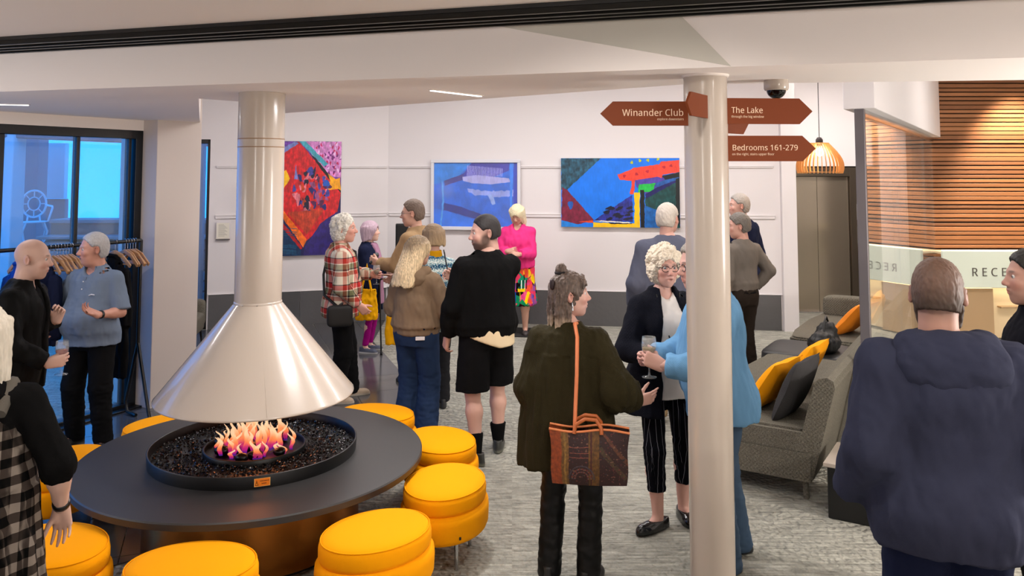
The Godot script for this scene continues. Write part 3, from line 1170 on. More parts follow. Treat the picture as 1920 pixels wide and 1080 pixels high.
# ---------- who is in the room: [label, place, turn, looks] ----------
func crowd() -> Array:
	var fair := Color(0.60, 0.34, 0.25)
	var pale := Color(0.66, 0.42, 0.33)
	var ruddy := Color(0.55, 0.27, 0.19)
	var V := func(x: float, y: float, z: float) -> Vector3: return Vector3(x, y, z)
	var black_shoe := {"kind": "shoes", "color": Color(0.012, 0.012, 0.013), "sole": Color(0.02, 0.02, 0.02)}
	return [
		["grey haired man in a grey blue polo shirt gesturing by the coat rail", Vector3(-3.40, 0, -6.72), -12.0, {
			"h": 1.68, "w": 1.08, "belly": 0.10, "skin": ruddy, "eyes": true, "hy": -38.0, "hp": 2.0, "talk": true, "jowl": 1.0, "nose": 1.15, "hs": 1.05, "cell": 0.011, "hcell": 0.0045, "brow": Color(0.3, 0.27, 0.25),
			"hair": {"style": "short", "color": Color(0.42, 0.40, 0.39), "thick": 0.012, "line": 0.098, "ruffle": 0.004},
			"armL": [V.call(0.26, 1.13, 0.27), V.call(0.35, -1, -0.5)], "handL": {"dir": V.call(-0.62, 0.42, 0.5), "palm": V.call(-0.15, 0.85, 0.5), "curl": 0.35, "spread": 0.14, "thumb": 0.1},
			"armR": [V.call(-0.27, 1.0, 0.20), V.call(-0.7, 0, -0.8)], "handR": {"curl": 0.5}, "footL": [0.17, 0.05, 22.0], "footR": [-0.14, 0.0, -14.0],
			"wear": [
				{"name": "polo_shirt", "kind": "top", "hem": 0.84, "ease": 0.022, "boxy": 0.97, "slv": 0.95, "slack": 0.016, "vee": 0.05, "low": 0.024, "mat": "polo"},
				{"name": "collar", "kind": "collar", "mat": "polo", "high": 0.03, "gap": 0.055, "r": 0.083},
				{"name": "trousers", "kind": "bottom", "hem": 0.03, "ease": 0.016, "le": 0.024, "waist": 0.92, "hemw": 0.075, "mat": "black_cloth"}, black_shoe]}],
		["bald man in a black jacket facing the man in the polo shirt", Vector3(-3.24, 0, -5.45), 100.0, {
			"h": 1.74, "w": 1.02, "skin": pale, "eyes": true, "hy": 6.0, "hp": 6.0, "neck": 1.05, "hs": 1.05, "cell": 0.011, "hcell": 0.0045, "stubble": Color(0.42, 0.25, 0.18), "stubble_k": 0.25, "lean": 3.0, "beard": Color(0.35, 0.2, 0.15), "beard_k": 0.25,
			"armR": [V.call(-0.20, 0.98, 0.25), V.call(-0.6, 0, -1)], "handR": {"dir": V.call(0.25, 0.1, 1), "palm": V.call(1, 0.1, -0.2), "curl": 0.75, "thumb": 0.8},
			"armL": [V.call(0.15, 1.19, 0.17), V.call(0.5, -1, -0.5)], "handL": {"dir": V.call(-0.1, 0.9, 0.3), "palm": V.call(-1, 0, 0), "curl": 0.9},
			"wear": [
				{"name": "shirt", "kind": "top", "hem": 0.9, "ease": 0.008, "slv": 0.0, "mat": "black_cloth", "low": 0.0},
				{"name": "jacket", "kind": "top", "hem": 0.78, "ease": 0.03, "boxy": 0.94, "slv": 1.94, "vee": 0.22, "split": 0.05, "mat": "black_jacket", "lumps": [[0.010, Vector3(8, 3, 8), 21], [0.005, Vector3(20, 8, 20), 4]]},
				{"name": "collar", "kind": "collar", "mat": "black_jacket", "high": 0.022, "r": 0.082, "gap": 0.07},
				{"name": "trousers", "kind": "bottom", "hem": 0.03, "ease": 0.02, "hemw": 0.07, "mat": "olive_trousers"}, black_shoe]}],
		["white haired woman in a gingham pinafore with a black watch by the near yellow stool", Vector3(-2.03, 0, -3.16), 205.0, {
			"h": 1.685, "fem": true, "w": 1.12, "skin": pale, "cell": 0.011, "hcell": 0.006, "handcell": 0.0035, "hy": 10.0,
			"hair": {"style": "bob", "color": Color(0.62, 0.56, 0.46), "low": -0.19, "thick": 0.02, "ruffle": 0.006},
			"armR": [V.call(-0.305, 0.90, 0.05), V.call(-0.5, 0, -1)], "handR": {"dir": V.call(-0.08, -1, 0.22), "palm": V.call(0.25, 0.0, -1), "curl": 0.28, "spread": 0.10, "thumb": 0.5},
			"armL": [V.call(0.25, 0.95, 0.2), V.call(0.5, 0, -1)], "handL": {"hide": true},
			"wear": [
				{"name": "black_top", "kind": "top", "hem": 0.9, "ease": 0.014, "slv": 1.18, "slack": 0.012, "mat": "black_jersey"},
				{"name": "pinafore", "kind": "loft", "lo": Vector3(-0.42, 0.3, -0.4), "hi": Vector3(0.42, 1.42, 0.4), "rings": [[0.36, 0.29, 0.25, 0, 0], [0.6, 0.27, 0.22, 0, 0], [0.9, 0.24, 0.19, 0, 0], [1.1, 0.215, 0.165, 0.005, 0], [1.28, 0.182, 0.148, 0.006, 0], [1.36, 0.13, 0.115, -0.006, 0]], "bare_neck": false, "mat": "gingham", "lumps": [[0.02, Vector3(10, 1.5, 10), 8, 0, 1.05], [0.006, Vector3(20, 8, 20), 4]]},
				black_shoe]}],
		["white haired man in a red plaid shirt with a dark shoulder strap", Vector3(-1.66, 0, -8.0), 105.0, {
			"h": 1.76, "w": 1.08, "belly": 0.05, "skin": Color(0.66, 0.34, 0.26), "eyes": true, "hy": -18.0, "talk": true, "nose": 1.15, "hs": 1.06, "hcell": 0.005,
			"hair": {"style": "curly", "color": Color(0.66, 0.62, 0.54), "thick": 0.006, "low": -0.10, "ruffle": 0.004, "seed": 8},
			"armR": [V.call(-0.24, 0.92, 0.16), V.call(-0.5, 0, -1)], "handR": {"curl": 0.5}, "armL": [V.call(0.15, 1.16, 0.32), V.call(0.8, -0.4, -0.4)], "handL": {"curl": 0.7},
			"footR": [-0.12, -0.05, -12.0], "footL": [0.12, 0.12, 4.0],
			"wear": [
				{"name": "plaid_shirt", "kind": "top", "hem": 0.80, "ease": 0.028, "boxy": 1.0, "slv": 1.94, "mat": "plaid"},
				{"name": "collar", "kind": "collar", "mat": "plaid", "high": 0.02, "gap": 0.06},
				{"name": "trousers", "kind": "bottom", "hem": 0.03, "ease": 0.022, "hemw": 0.075, "mat": "black_cloth"},
				{"kind": "shoes", "color": Color(0.35, 0.26, 0.18), "sole": Color(0.5, 0.45, 0.38)}]}],
		["older woman with lilac hair in a navy coat and magenta tights", Vector3(-1.76, 0, -10.1), 82.0, {
			"h": 1.57, "fem": true, "w": 1.05, "skin": pale, "eyes": true, "hy": 0.0, "hp": -6.0, "hs": 1.1, "hcell": 0.006, "talk": true,
			"hair": {"style": "bob", "color": Color(0.42, 0.30, 0.36), "low": -0.10, "thick": 0.02},
			"armR": [V.call(-0.10, 1.16, 0.30), V.call(-0.4, -1, -0.5)], "handR": {"dir": V.call(0.2, 0.3, 1), "palm": V.call(1, 0, 0), "curl": 0.8},
			"armL": [V.call(0.14, 1.05, 0.28), V.call(0.4, -1, -0.6)], "handL": {"curl": 0.7},
			"wear": [
				{"name": "coat", "kind": "top", "hem": 0.56, "ease": 0.03, "boxy": 0.95, "flare": 0.06, "slv": 1.8, "split": 0.06, "mat": "navy_cloth"},
				{"name": "dress", "kind": "skirt", "hem": 0.52, "hemw": 0.21, "ease": 0.015, "mat": "navy_cloth"},
				{"name": "scarf", "kind": "loft", "lo": Vector3(-0.2, 0.62, 0.0), "hi": Vector3(0.2, 1.55, 0.3), "rings": [[0.66, 0.10, 0.022, 0.20, -0.03], [1.0, 0.075, 0.025, 0.19, -0.03], [1.25, 0.07, 0.035, 0.165, -0.03], [1.42, 0.08, 0.045, 0.09, 0.0], [1.47, 0.085, 0.05, 0.05, 0.0]], "mat": "lilac", "bare_neck": false, "lumps": [[0.01, Vector3(30, 2, 30), 5]]},
				{"name": "tights", "kind": "bottom", "hem": 0.10, "ease": 0.004, "le": -0.012, "hemw": 0.043, "waist": 0.9, "mat": "magenta"},
				{"kind": "shoes", "color": Color(0.05, 0.06, 0.10), "sole": Color(0.75, 0.75, 0.75)}]}],
		["tall man with brown hair in a tan blazer holding out the microphone", Vector3(-0.98, 0, -8.75), 248.0, {
			"h": 1.88, "w": 1.06, "skin": fair, "eyes": true, "hy": 22.0, "hp": 4.0, "lean": 5.0, "hs": 1.04, "hcell": 0.006,
			"hair": {"style": "short", "color": Color(0.14, 0.095, 0.07), "thick": 0.012, "line": 0.095},
			"armL": [V.call(0.12, 1.13, 0.40), V.call(0.4, -1, -0.5)], "handL": {"dir": V.call(0.1, 0.35, 1), "palm": V.call(-1, 0, 0), "curl": 0.9, "thumb": 0.8},
			"armR": [V.call(-0.08, 0.98, 0.32), V.call(-0.7, -0.3, -0.6)], "handR": {"curl": 0.7},
			"wear": [
				{"name": "shirt", "kind": "top", "hem": 0.95, "ease": 0.008, "slv": 0.0, "low": 0.0, "mat": "white_shirt"},
				{"name": "shirt_collar", "kind": "collar", "mat": "white_shirt", "high": 0.03, "gap": 0.04},
				{"name": "blazer", "kind": "top", "hem": 0.76, "ease": 0.03, "boxy": 0.95, "slv": 1.93, "vee": 0.2, "split": 0.03, "mat": "tan_cloth"},
				{"name": "trousers", "kind": "bottom", "hem": 0.03, "ease": 0.02, "hemw": 0.075, "mat": "dark_grey"}, black_shoe]}],
		["woman in a turquoise and white dress with a yellow scarf behind the blonde woman", Vector3(-0.74, 0, -7.75), 200.0, {
			"h": 1.69, "fem": true, "w": 1.16, "skin": fair, "hy": 20.0, "hs": 1.06, "hcell": 0.006,
			"hair": {"style": "bob", "color": Color(0.24, 0.16, 0.09), "low": -0.06, "thick": 0.016, "tips": Color(0.35, 0.24, 0.13)},
			"armR": [V.call(-0.28, 0.98, 0.12), V.call(-0.6, 0, -0.8)], "handR": {"curl": 0.9}, "armL": [V.call(0.30, 0.92, 0.10), V.call(0.6, 0, -0.8)], "handL": {"curl": 0.6},
			"wear": [
				{"name": "dress", "kind": "loft", "lo": Vector3(-0.45, 0.72, -0.4), "hi": Vector3(0.45, 1.5, 0.4), "rings": [[0.75, 0.27, 0.22, 0, 0], [0.92, 0.225, 0.17, -0.008, 0], [1.1, 0.185, 0.135, 0, 0], [1.28, 0.192, 0.14, 0.005, 0], [1.37, 0.182, 0.112, -0.006, 0], [1.42, 0.145, 0.088, -0.014, 0], [1.46, 0.085, 0.07, -0.012, 0]], "caps": [[Vector3(-0.16, 1.36, -0.01), Vector3(-0.24, 1.15, 0.0), 0.072, 0.08], [Vector3(0.16, 1.36, -0.01), Vector3(0.24, 1.15, 0.0), 0.072, 0.08]], "mat": "turquoise", "lumps": [[0.012, Vector3(10, 2, 10), 5], [0.004, Vector3(22, 9, 22), 6]]},
				{"name": "yellow_scarf", "kind": "collar", "mat": "mustard", "high": 0.045, "gap": 0.02, "r": 0.088},
				{"name": "trousers", "kind": "bottom", "hem": 0.05, "ease": 0.012, "hemw": 0.07, "mat": "dark_grey"}, black_shoe]}],
		["blonde woman in a tan hooded sweatshirt and blue jeans seen from behind", Vector3(-0.80, 0, -6.95), 158.0, {
			"h": 1.64, "fem": true, "w": 1.06, "skin": fair, "hy": -22.0, "hs": 1.07, "hcell": 0.006, "cell": 0.011, "haircell": 0.0055,
			"hair": {"style": "long", "color": Color(0.62, 0.47, 0.28), "low": -0.27, "thick": 0.018, "back": 0.13, "roots": Color(0.14, 0.09, 0.05), "roots_k": 0.8, "locks": 52, "ruffle": 0.0045, "streak": 0.8, "splay": 1.16},
			"armL": [V.call(0.12, 1.02, 0.22), V.call(0.8, -0.3, -0.6)], "handL": {"curl": 0.6, "dir": V.call(-0.8, 0.2, 0.5)}, "armR": [V.call(-0.13, 1.04, 0.22), V.call(-0.8, -0.3, -0.6)], "handR": {"curl": 0.6, "dir": V.call(0.8, 0.2, 0.5)},
			"wear": [
				{"name": "sweatshirt", "kind": "top", "hem": 0.90, "ease": 0.034, "boxy": 1.12, "slv": 1.9, "rib": 0.022, "mat": "tan_fleece", "lumps": [[0.012, Vector3(8, 5, 8), 21], [0.005, Vector3(22, 10, 22), 4]]},
				{"name": "hood", "kind": "hood", "mat": "tan_fleece", "size": 0.92},
				{"name": "jeans", "kind": "bottom", "hem": 0.02, "ease": 0.026, "le": 0.03, "hemw": 0.11, "mat": "denim"},
				{"kind": "shoes", "color": Color(0.7, 0.7, 0.7)}]}],
		["bearded man with cropped dark hair in a black sweatshirt and black shorts", Vector3(-0.20, 0, -6.45), 208.0, {
			"h": 1.84, "w": 1.1, "skin": Color(0.57, 0.33, 0.26), "eyes": true, "bare": true, "hy": 78.0, "hp": 5.0, "hs": 1.06, "cell": 0.011, "hcell": 0.0045, "neck": 1.08, "beard": Color(0.055, 0.03, 0.022), "beard_k": 0.92, "stubble": Color(0.05, 0.035, 0.03), "stubble_k": 0.6, "brow": Color(0.03, 0.02, 0.015),
			"hair": {"style": "short", "color": Color(0.013, 0.010, 0.009), "thick": 0.006, "line": 0.088, "low": -0.055, "ruffle": 0.002},
			"armL": [V.call(0.27, 0.87, 0.10), V.call(0.6, 0, -0.8)], "handL": {"curl": 0.5, "palm": V.call(-1, 0, 0)},
			"armR": [V.call(0.09, 1.26, 0.33), V.call(-0.6, -0.9, -0.2)], "handR": {"dir": V.call(0.95, 0.4, 0.3), "palm": V.call(0.3, -0.3, -1), "curl": 0.6, "spread": 0.12},
			"footL": [0.13, -0.10, 14.0], "footR": [-0.14, 0.08, -30.0],
			"wear": [
				{"name": "white_tee", "kind": "loft", "lo": Vector3(-0.3, 0.78, -0.3), "hi": Vector3(0.3, 1.1, 0.3), "rings": [[0.81, 0.213, 0.165, -0.012, 0.0], [0.95, 0.212, 0.16, -0.008, 0], [1.06, 0.18, 0.13, 0, 0]], "bare_neck": false, "mat": "cream_tee", "clips": [[Vector3(0, 0.835, 0), Vector3(0.35, -1, 0.1)]]},
				{"name": "sweatshirt", "kind": "top", "hem": 0.89, "ease": 0.032, "boxy": 1.04, "slv": 1.9, "rib": 0.012, "mat": "black_jersey", "lumps": [[0.014, Vector3(7, 2.5, 7), 21], [0.006, Vector3(20, 7, 20), 4]]},
				{"name": "neckband", "kind": "collar", "mat": "black_jersey", "high": 0.012, "gap": 0.0, "r": 0.078},
				{"name": "shorts", "kind": "bottom", "hem": 0.50, "ease": 0.024, "hemw": 0.125, "mat": "black_cloth"},
				{"name": "socks", "kind": "socks", "hem": 0.21, "mat": "black_jersey"},
				{"kind": "shoes", "color": Color(0.022, 0.022, 0.018), "sole": Color(0.16, 0.16, 0.12)}]}],
		["blonde woman in a pink blouse and patchwork skirt looking down by the blue picture", Vector3(0.08, 0, -11.2), -8.0, {
			"h": 1.74, "fem": true, "w": 1.1, "skin": fair, "bare": true, "hy": -10.0, "hp": 32.0, "hs": 1.04, "hcell": 0.006, "lean": 4.0,
			"hair": {"style": "long", "color": Color(0.75, 0.66, 0.44), "low": -0.17, "thick": 0.016, "locks": 36, "lift": -0.01},
			"armL": [V.call(0.05, 1.10, 0.30), V.call(0.5, -1, -0.4)], "handL": {"curl": 0.5, "dir": V.call(-0.8, 0.1, 0.4)}, "armR": [V.call(-0.10, 1.14, 0.28), V.call(-0.5, -1, -0.4)], "handR": {"curl": 0.5, "dir": V.call(0.8, 0.1, 0.4)},
			"wear": [
				{"name": "blouse", "kind": "top", "hem": 0.90, "ease": 0.032, "boxy": 1.0, "slv": 1.85, "vee": 0.10, "mat": "pink", "lumps": [[0.014, Vector3(10, 4, 10), 21], [0.006, Vector3(22, 9, 22), 4]]},
				{"name": "skirt", "kind": "skirt", "hem": 0.40, "hemw": 0.27, "ease": 0.025, "mat": "patchwork"},
				{"kind": "shoes", "color": Color(0.03, 0.022, 0.02), "top": 0.05, "sandal": true}]}],
		["woman in a dark olive poncho with her hair tied in a topknot", Vector3(0.31, 0, -4.52), 162.0, {
			"h": 1.645, "fem": true, "w": 1.06, "skin": Color(0.52, 0.30, 0.24), "eyes": true, "hy": -68.0, "hp": -2.0, "hs": 1.07, "cell": 0.010, "hcell": 0.004, "haircell": 0.0048, "handcell": 0.004, "lips": Color(0.42, 0.12, 0.11),
			"hair": {"style": "bun", "color": Color(0.085, 0.056, 0.042), "low": -0.205, "thick": 0.010, "tips": Color(0.52, 0.38, 0.26), "streak": 0.9},
			"armR": [V.call(-0.365, 1.0, 0.16), V.call(-0.45, -1, -0.3)], "handR": {"dir": V.call(-0.95, 0.28, 0.16), "palm": V.call(0.1, 0.35, 1), "curl": 0.45, "spread": 0.1, "index": 0.1},
			"armL": [V.call(0.19, 0.98, 0.18), V.call(0.3, -0.6, -1)], "handL": {"hide": true},
			"footL": [0.12, 0.0, 6.0], "footR": [-0.11, 0.0, -10.0],
			"wear": [
				{"name": "poncho", "kind": "loft", "lo": Vector3(-0.50, 0.60, -0.45), "hi": Vector3(0.45, 1.5, 0.45), "rings": [[0.66, 0.290, 0.20, -0.02, 0.01], [0.80, 0.288, 0.20, -0.02, 0.01], [1.0, 0.265, 0.185, -0.016, 0.01], [1.2, 0.232, 0.165, -0.01, 0], [1.34, 0.192, 0.128, -0.012, 0], [1.405, 0.148, 0.10, -0.016, 0], [1.445, 0.098, 0.078, -0.014, 0], [1.475, 0.072, 0.066, -0.012, 0]], "arms": {"R": [0.080, 0.108, 0.095, 0.62], "L": [0.076, 0.09, 0.08, 0.9]}, "clips": [[Vector3(0.0, 0.70, 0), Vector3(-0.22, -1, 0)]], "mat": "olive", "lumps": [[0.020, Vector3(12, 1.3, 12), 8, 0.0, 1.3], [0.007, Vector3(26, 3, 26), 4]]},
				{"name": "trim", "kind": "collar", "mat": "orange_trim", "high": 0.006, "gap": 0.0, "r": 0.080},
				{"name": "leather_trousers", "kind": "bottom", "hem": 0.015, "ease": 0.006, "le": 0.004, "hemw": 0.070, "mat": "leather", "lumps": [[0.006, Vector3(8, 10, 8), 31], [0.006, Vector3(9, 20, 9), 14, 0.05, 0.62]]},
				{"kind": "shoes", "color": Color(0.012, 0.012, 0.012), "top": 0.09}]}],
		["tall white haired man in a blue grey suit jacket facing the lake painting", Vector3(1.40, 0, -7.35), 176.0, {
			"h": 1.90, "w": 1.12, "skin": Color(0.60, 0.33, 0.26), "hy": -32.0, "hs": 1.0, "hcell": 0.0055,
			"hair": {"style": "short", "color": Color(0.52, 0.46, 0.40), "thick": 0.010, "line": 0.1, "low": -0.075},
			"armL": [V.call(0.285, 0.90, 0.10), V.call(0.25, 0, -1)], "handL": {"curl": 0.6}, "armR": [V.call(-0.24, 1.0, 0.2), V.call(-0.6, 0, -0.9)], "handR": {"curl": 0.6},
			"wear": [
				{"name": "shirt_collar", "kind": "collar", "mat": "white_shirt", "high": 0.028, "gap": 0.03},
				{"name": "suit_jacket", "kind": "top", "hem": 0.74, "ease": 0.034, "boxy": 1.0, "slv": 1.94, "vee": 0.2, "split": 0.03, "mat": "suit_grey"},
				{"name": "trousers", "kind": "bottom", "hem": 0.04, "ease": 0.02, "hemw": 0.075, "mat": "beige_cloth"},
				{"kind": "shoes", "color": Color(0.28, 0.13, 0.06), "sole": Color(0.5, 0.4, 0.3)}]}],
		["woman with curly white hair, glasses, a navy cardigan and pinstriped trousers", Vector3(0.965, 0, -5.28), 20.0, {
			"h": 1.72, "fem": true, "w": 1.03, "skin": Color(0.56, 0.31, 0.25), "eyes": true, "bare": true, "hy": -10.0, "hp": 4.0, "hs": 1.05, "cell": 0.011, "hcell": 0.0042, "haircell": 0.0052, "handcell": 0.004, "talk": true,
			"hair": {"style": "curly", "color": Color(0.66, 0.58, 0.46), "thick": 0.014, "low": -0.13, "seed": 5},
			"armR": [V.call(-0.20, 1.10, 0.28), V.call(-0.7, -1, -0.3)], "handR": {"dir": V.call(0.6, 0.35, 0.7), "palm": V.call(0.6, -0.5, -0.5), "curl": 0.75, "thumb": 0.7},
			"armL": [V.call(0.10, 1.12, 0.30), V.call(0.7, -1, -0.3)], "handL": {"dir": V.call(-0.7, 0.2, 0.6), "palm": V.call(0, -0.5, -0.8), "curl": 0.6},
			"footR": [-0.10, 0.08, -75.0], "footL": [0.13, 0.0, -10.0],
			"wear": [
				{"name": "white_top", "kind": "top", "hem": 0.80, "ease": 0.012, "slv": 0.0, "vee": 0.09, "flare": 0.04, "low": 0.006, "mat": "white_knit"},
				{"name": "cardigan", "kind": "top", "hem": 0.70, "ease": 0.030, "slv": 1.92, "vee": 0.25, "split": 0.125, "flare": 0.10, "mat": "navy_knit"},
				{"name": "striped_trousers", "kind": "bottom", "hem": 0.24, "ease": 0.008, "le": 0.004, "hemw": 0.058, "waist": 0.95, "mat": "pinstripe"},
				{"kind": "shoes", "color": Color(0.012, 0.012, 0.014), "top": 0.05, "mat": "patent", "label": "black tasselled loafer"}]}],
		["grey haired person with glasses in a light blue shirt behind the white column", Vector3(1.185, 0, -4.74), -86.0, {
			"h": 1.79, "w": 1.10, "belly": 0.05, "skin": Color(0.56, 0.31, 0.25), "eyes": true, "hy": 8.0, "hp": 6.0, "lean": 6.0, "hz": 0.045, "hs": 1.05, "cell": 0.011, "hcell": 0.0042, "handcell": 0.0042,
			"hair": {"style": "short", "color": Color(0.27, 0.24, 0.20), "thick": 0.016, "line": 0.09, "low": -0.08, "ruffle": 0.006},
			"armL": [V.call(0.12, 1.10, 0.36), V.call(0.55, -0.5, -0.9)], "handL": {"dir": V.call(-0.3, 0.35, 0.8), "palm": V.call(-1, 0.1, 0.2), "curl": 0.75, "thumb": 0.6},
			"armR": [V.call(-0.10, 1.10, 0.36), V.call(-0.5, -1, -0.4)], "handR": {"curl": 0.7},
			"footL": [0.12, 0.02, 8.0], "footR": [-0.12, -0.12, -8.0],
			"wear": [
				{"name": "blue_shirt", "kind": "top", "hem": 0.80, "ease": 0.036, "boxy": 1.05, "slv": 1.9, "mat": "sky_cloth", "lumps": [[0.014, Vector3(8, 3, 8), 21], [0.006, Vector3(20, 7, 20), 4]]},
				{"name": "collar", "kind": "collar", "mat": "sky_cloth", "high": 0.022, "gap": 0.05},
				{"name": "jeans", "kind": "bottom", "hem": 0.02, "ease": 0.022, "hemw": 0.082, "mat": "denim_grey"}, black_shoe]}],
		["grey haired man in a navy blazer standing before the far white wall", Vector3(2.68, 0, -9.6), 222.0, {
			"h": 1.92, "w": 1.06, "skin": Color(0.57, 0.32, 0.25), "eyes": true, "hy": 48.0, "hs": 1.0, "hcell": 0.006,
			"hair": {"style": "short", "color": Color(0.30, 0.27, 0.24), "thick": 0.012, "line": 0.095},
			"wear": [
				{"name": "shirt_collar", "kind": "collar", "mat": "white_shirt", "high": 0.03, "gap": 0.03},
				{"name": "blazer", "kind": "top", "hem": 0.76, "ease": 0.03, "boxy": 0.97, "slv": 1.93, "vee": 0.2, "split": 0.03, "mat": "navy_cloth"},
				{"name": "trousers", "kind": "bottom", "hem": 0.03, "ease": 0.02, "hemw": 0.075, "mat": "dark_grey"}, black_shoe]}],
		["short haired person in a grey jumper and brown trousers with one hand on hip", Vector3(2.42, 0, -8.7), 208.0, {
			"h": 1.73, "w": 1.02, "skin": Color(0.55, 0.30, 0.23), "hy": 52.0, "hp": 4.0, "hs": 1.04, "hcell": 0.006,
			"hair": {"style": "short", "color": Color(0.14, 0.12, 0.10), "thick": 0.018, "line": 0.09, "low": -0.075, "ruffle": 0.006},
			"armR": [V.call(-0.20, 0.95, 0.02), V.call(-1, 0, -0.5)], "handR": {"dir": V.call(0.3, -0.9, 0.2), "palm": V.call(1, 0.2, 0), "curl": 0.5}, "armL": [V.call(0.24, 0.86, 0.02), V.call(0.5, 0, -1)],
			"wear": [
				{"name": "jumper", "kind": "top", "hem": 0.96, "ease": 0.024, "slv": 1.9, "boxy": 0.95, "rib": 0.01, "mat": "grey_knit"},
				{"name": "belt", "kind": "loft", "lo": Vector3(-0.25, 0.9, -0.2), "hi": Vector3(0.25, 1.0, 0.2), "rings": [[0.92, 0.196, 0.142, -0.006, 0], [0.965, 0.192, 0.138, -0.003, 0]], "bare_neck": false, "mat": "black_jersey"},
				{"name": "trousers", "kind": "bottom", "hem": 0.03, "ease": 0.020, "le": 0.026, "hemw": 0.085, "mat": "brown_cloth"}, black_shoe]}],
		["large man in a dark navy hooded fleece with his back to the room", Vector3(1.62, 0, -3.12), 172.0, {
			"h": 1.86, "w": 1.24, "belly": 0.06, "skin": Color(0.40, 0.21, 0.15), "hy": -22.0, "hs": 1.03, "cell": 0.011, "hcell": 0.0045, "haircell": 0.0048, "neck": 1.16, "hair": {"style": "short", "color": Color(0.050, 0.030, 0.020), "thick": 0.003, "beard": true, "line": 0.082, "tilt": -0.5, "low": -0.062, "ruffle": 0.003, "roots": Color(0.12, 0.062, 0.04), "roots_k": 0.8}, "stubble": Color(0.07, 0.04, 0.028), "stubble_k": 0.78, "beard": Color(0.035, 0.02, 0.014), "beard_k": 0.95, "px": 0.0,
			"armR": [V.call(-0.33, 0.90, 0.08), V.call(-0.15, 0, -1)], "armL": [V.call(0.30, 0.90, 0.10), V.call(0.08, 0, -1)], "handL": {"hide": true},
			"wear": [
				{"name": "fleece", "kind": "top", "hem": 0.78, "ease": 0.04, "boxy": 1.0, "slv": 1.93, "se": 0.036, "tuck": 0.02, "mat": "navy_fleece", "lumps": [[0.014, Vector3(6, 3, 6), 21], [0.006, Vector3(17, 7, 17), 4]]},
				{"name": "hood", "kind": "hood", "mat": "navy_fleece", "size": 1.22},
				{"name": "trousers", "kind": "bottom", "hem": 0.03, "ease": 0.02, "mat": "navy_cloth"}, black_shoe]}],
		["black haired man in a dark navy jacket facing the reception desk", Vector3(2.58, 0, -4.05), 252.0, {
			"h": 1.80, "w": 1.05, "skin": Color(0.46, 0.25, 0.19), "eyes": true, "hy": 6.0, "hs": 1.04, "hcell": 0.0045, "cell": 0.011, "beard": Color(0.2, 0.1, 0.07), "beard_k": 0.3,
			"hair": {"style": "short", "color": Color(0.010, 0.008, 0.007), "thick": 0.013, "line": 0.088, "low": -0.06},
			"wear": [
				{"name": "jacket", "kind": "top", "hem": 0.80, "ease": 0.034, "boxy": 1.0, "slv": 1.93, "mat": "dark_navy"},
				{"name": "collar", "kind": "collar", "mat": "dark_navy", "high": 0.03, "gap": 0.03},
				{"name": "trousers", "kind": "bottom", "hem": 0.03, "ease": 0.02, "mat": "black_cloth"}, black_shoe]}],
	]

# ---------- textures that show what surfaces are made of ----------
func make_textures() -> void:
	grain.frequency = 0.01
	grain.seed = 4
	grain.fractal_octaves = 3
	var w := Image.create(64, 64, false, Image.FORMAT_RGB8)
	for y in 64:
		for x in 64:
			var a := sin(x * TAU / 8.0) * (1.0 if (y / 4) % 2 == 0 else -1.0)
			var b := sin(y * TAU / 8.0) * (1.0 if (x / 4) % 2 == 0 else -1.0)
			w.set_pixel(x, y, Color(0.5 + 0.14 * a, 0.5 + 0.14 * b, 0.96))
	T.weave = ImageTexture.create_from_image(w)
	T.rough = noise_tex(0.03, 3)
	T.bumps = noise_tex(0.05, 9, true, 3.0)
	T.fine = noise_tex(0.2, 12, true, 6.0)


func plaid_image() -> Image:
	var im := Image.create(256, 256, false, Image.FORMAT_RGB8)
	var band := func(t: float) -> Color:
		t = fposmod(t, 1.0)
		if t < 0.30: return Color(0.86, 0.82, 0.74)
		if t < 0.34: return Color(0.10, 0.10, 0.12)
		if t < 0.52: return Color(0.72, 0.16, 0.16)
		if t < 0.56: return Color(0.9, 0.86, 0.78)
		if t < 0.74: return Color(0.42, 0.42, 0.30)
		if t < 0.80: return Color(0.12, 0.12, 0.13)
		if t < 0.84: return Color(0.88, 0.84, 0.75)
		return Color(0.62, 0.26, 0.2)
	for y in 256:
		for x in 256:
			im.set_pixel(x, y, band.call(x / 256.0).lerp(band.call(y / 256.0 + 0.1), 0.5))
	return im


func gingham_image() -> Image:
	var im := Image.create(128, 128, false, Image.FORMAT_RGB8)
	for y in 128:
		for x in 128:
			var k := int(x < 64) + int(y < 64)
			im.set_pixel(x, y, [Color(0.54, 0.50, 0.46), Color(0.24, 0.21, 0.19), Color(0.03, 0.028, 0.03)][k])
	return im


func tie_dye_image() -> Image:
	var im := Image.create(256, 256, false, Image.FORMAT_RGB8)
	for y in 256:
		for x in 256:
			var a := grain.get_noise_2d(x * 22.0, y * 5.0) + 0.35 * sin(y * TAU / 64.0)
			var b := grain.get_noise_2d(x * 14.0 + 900, y * 14.0)
			var c := Color(0.86, 0.88, 0.86)
			if a > 0.12:
				c = Color(0.05, 0.45, 0.55).lerp(Color(0.03, 0.16, 0.33), clampf((a - 0.12) * 4.0, 0, 1))
			elif b > 0.25:
				c = Color(0.15, 0.30, 0.28)
			elif a > 0.0:
				c = Color(0.45, 0.72, 0.74)
			im.set_pixel(x, y, c)
	return im


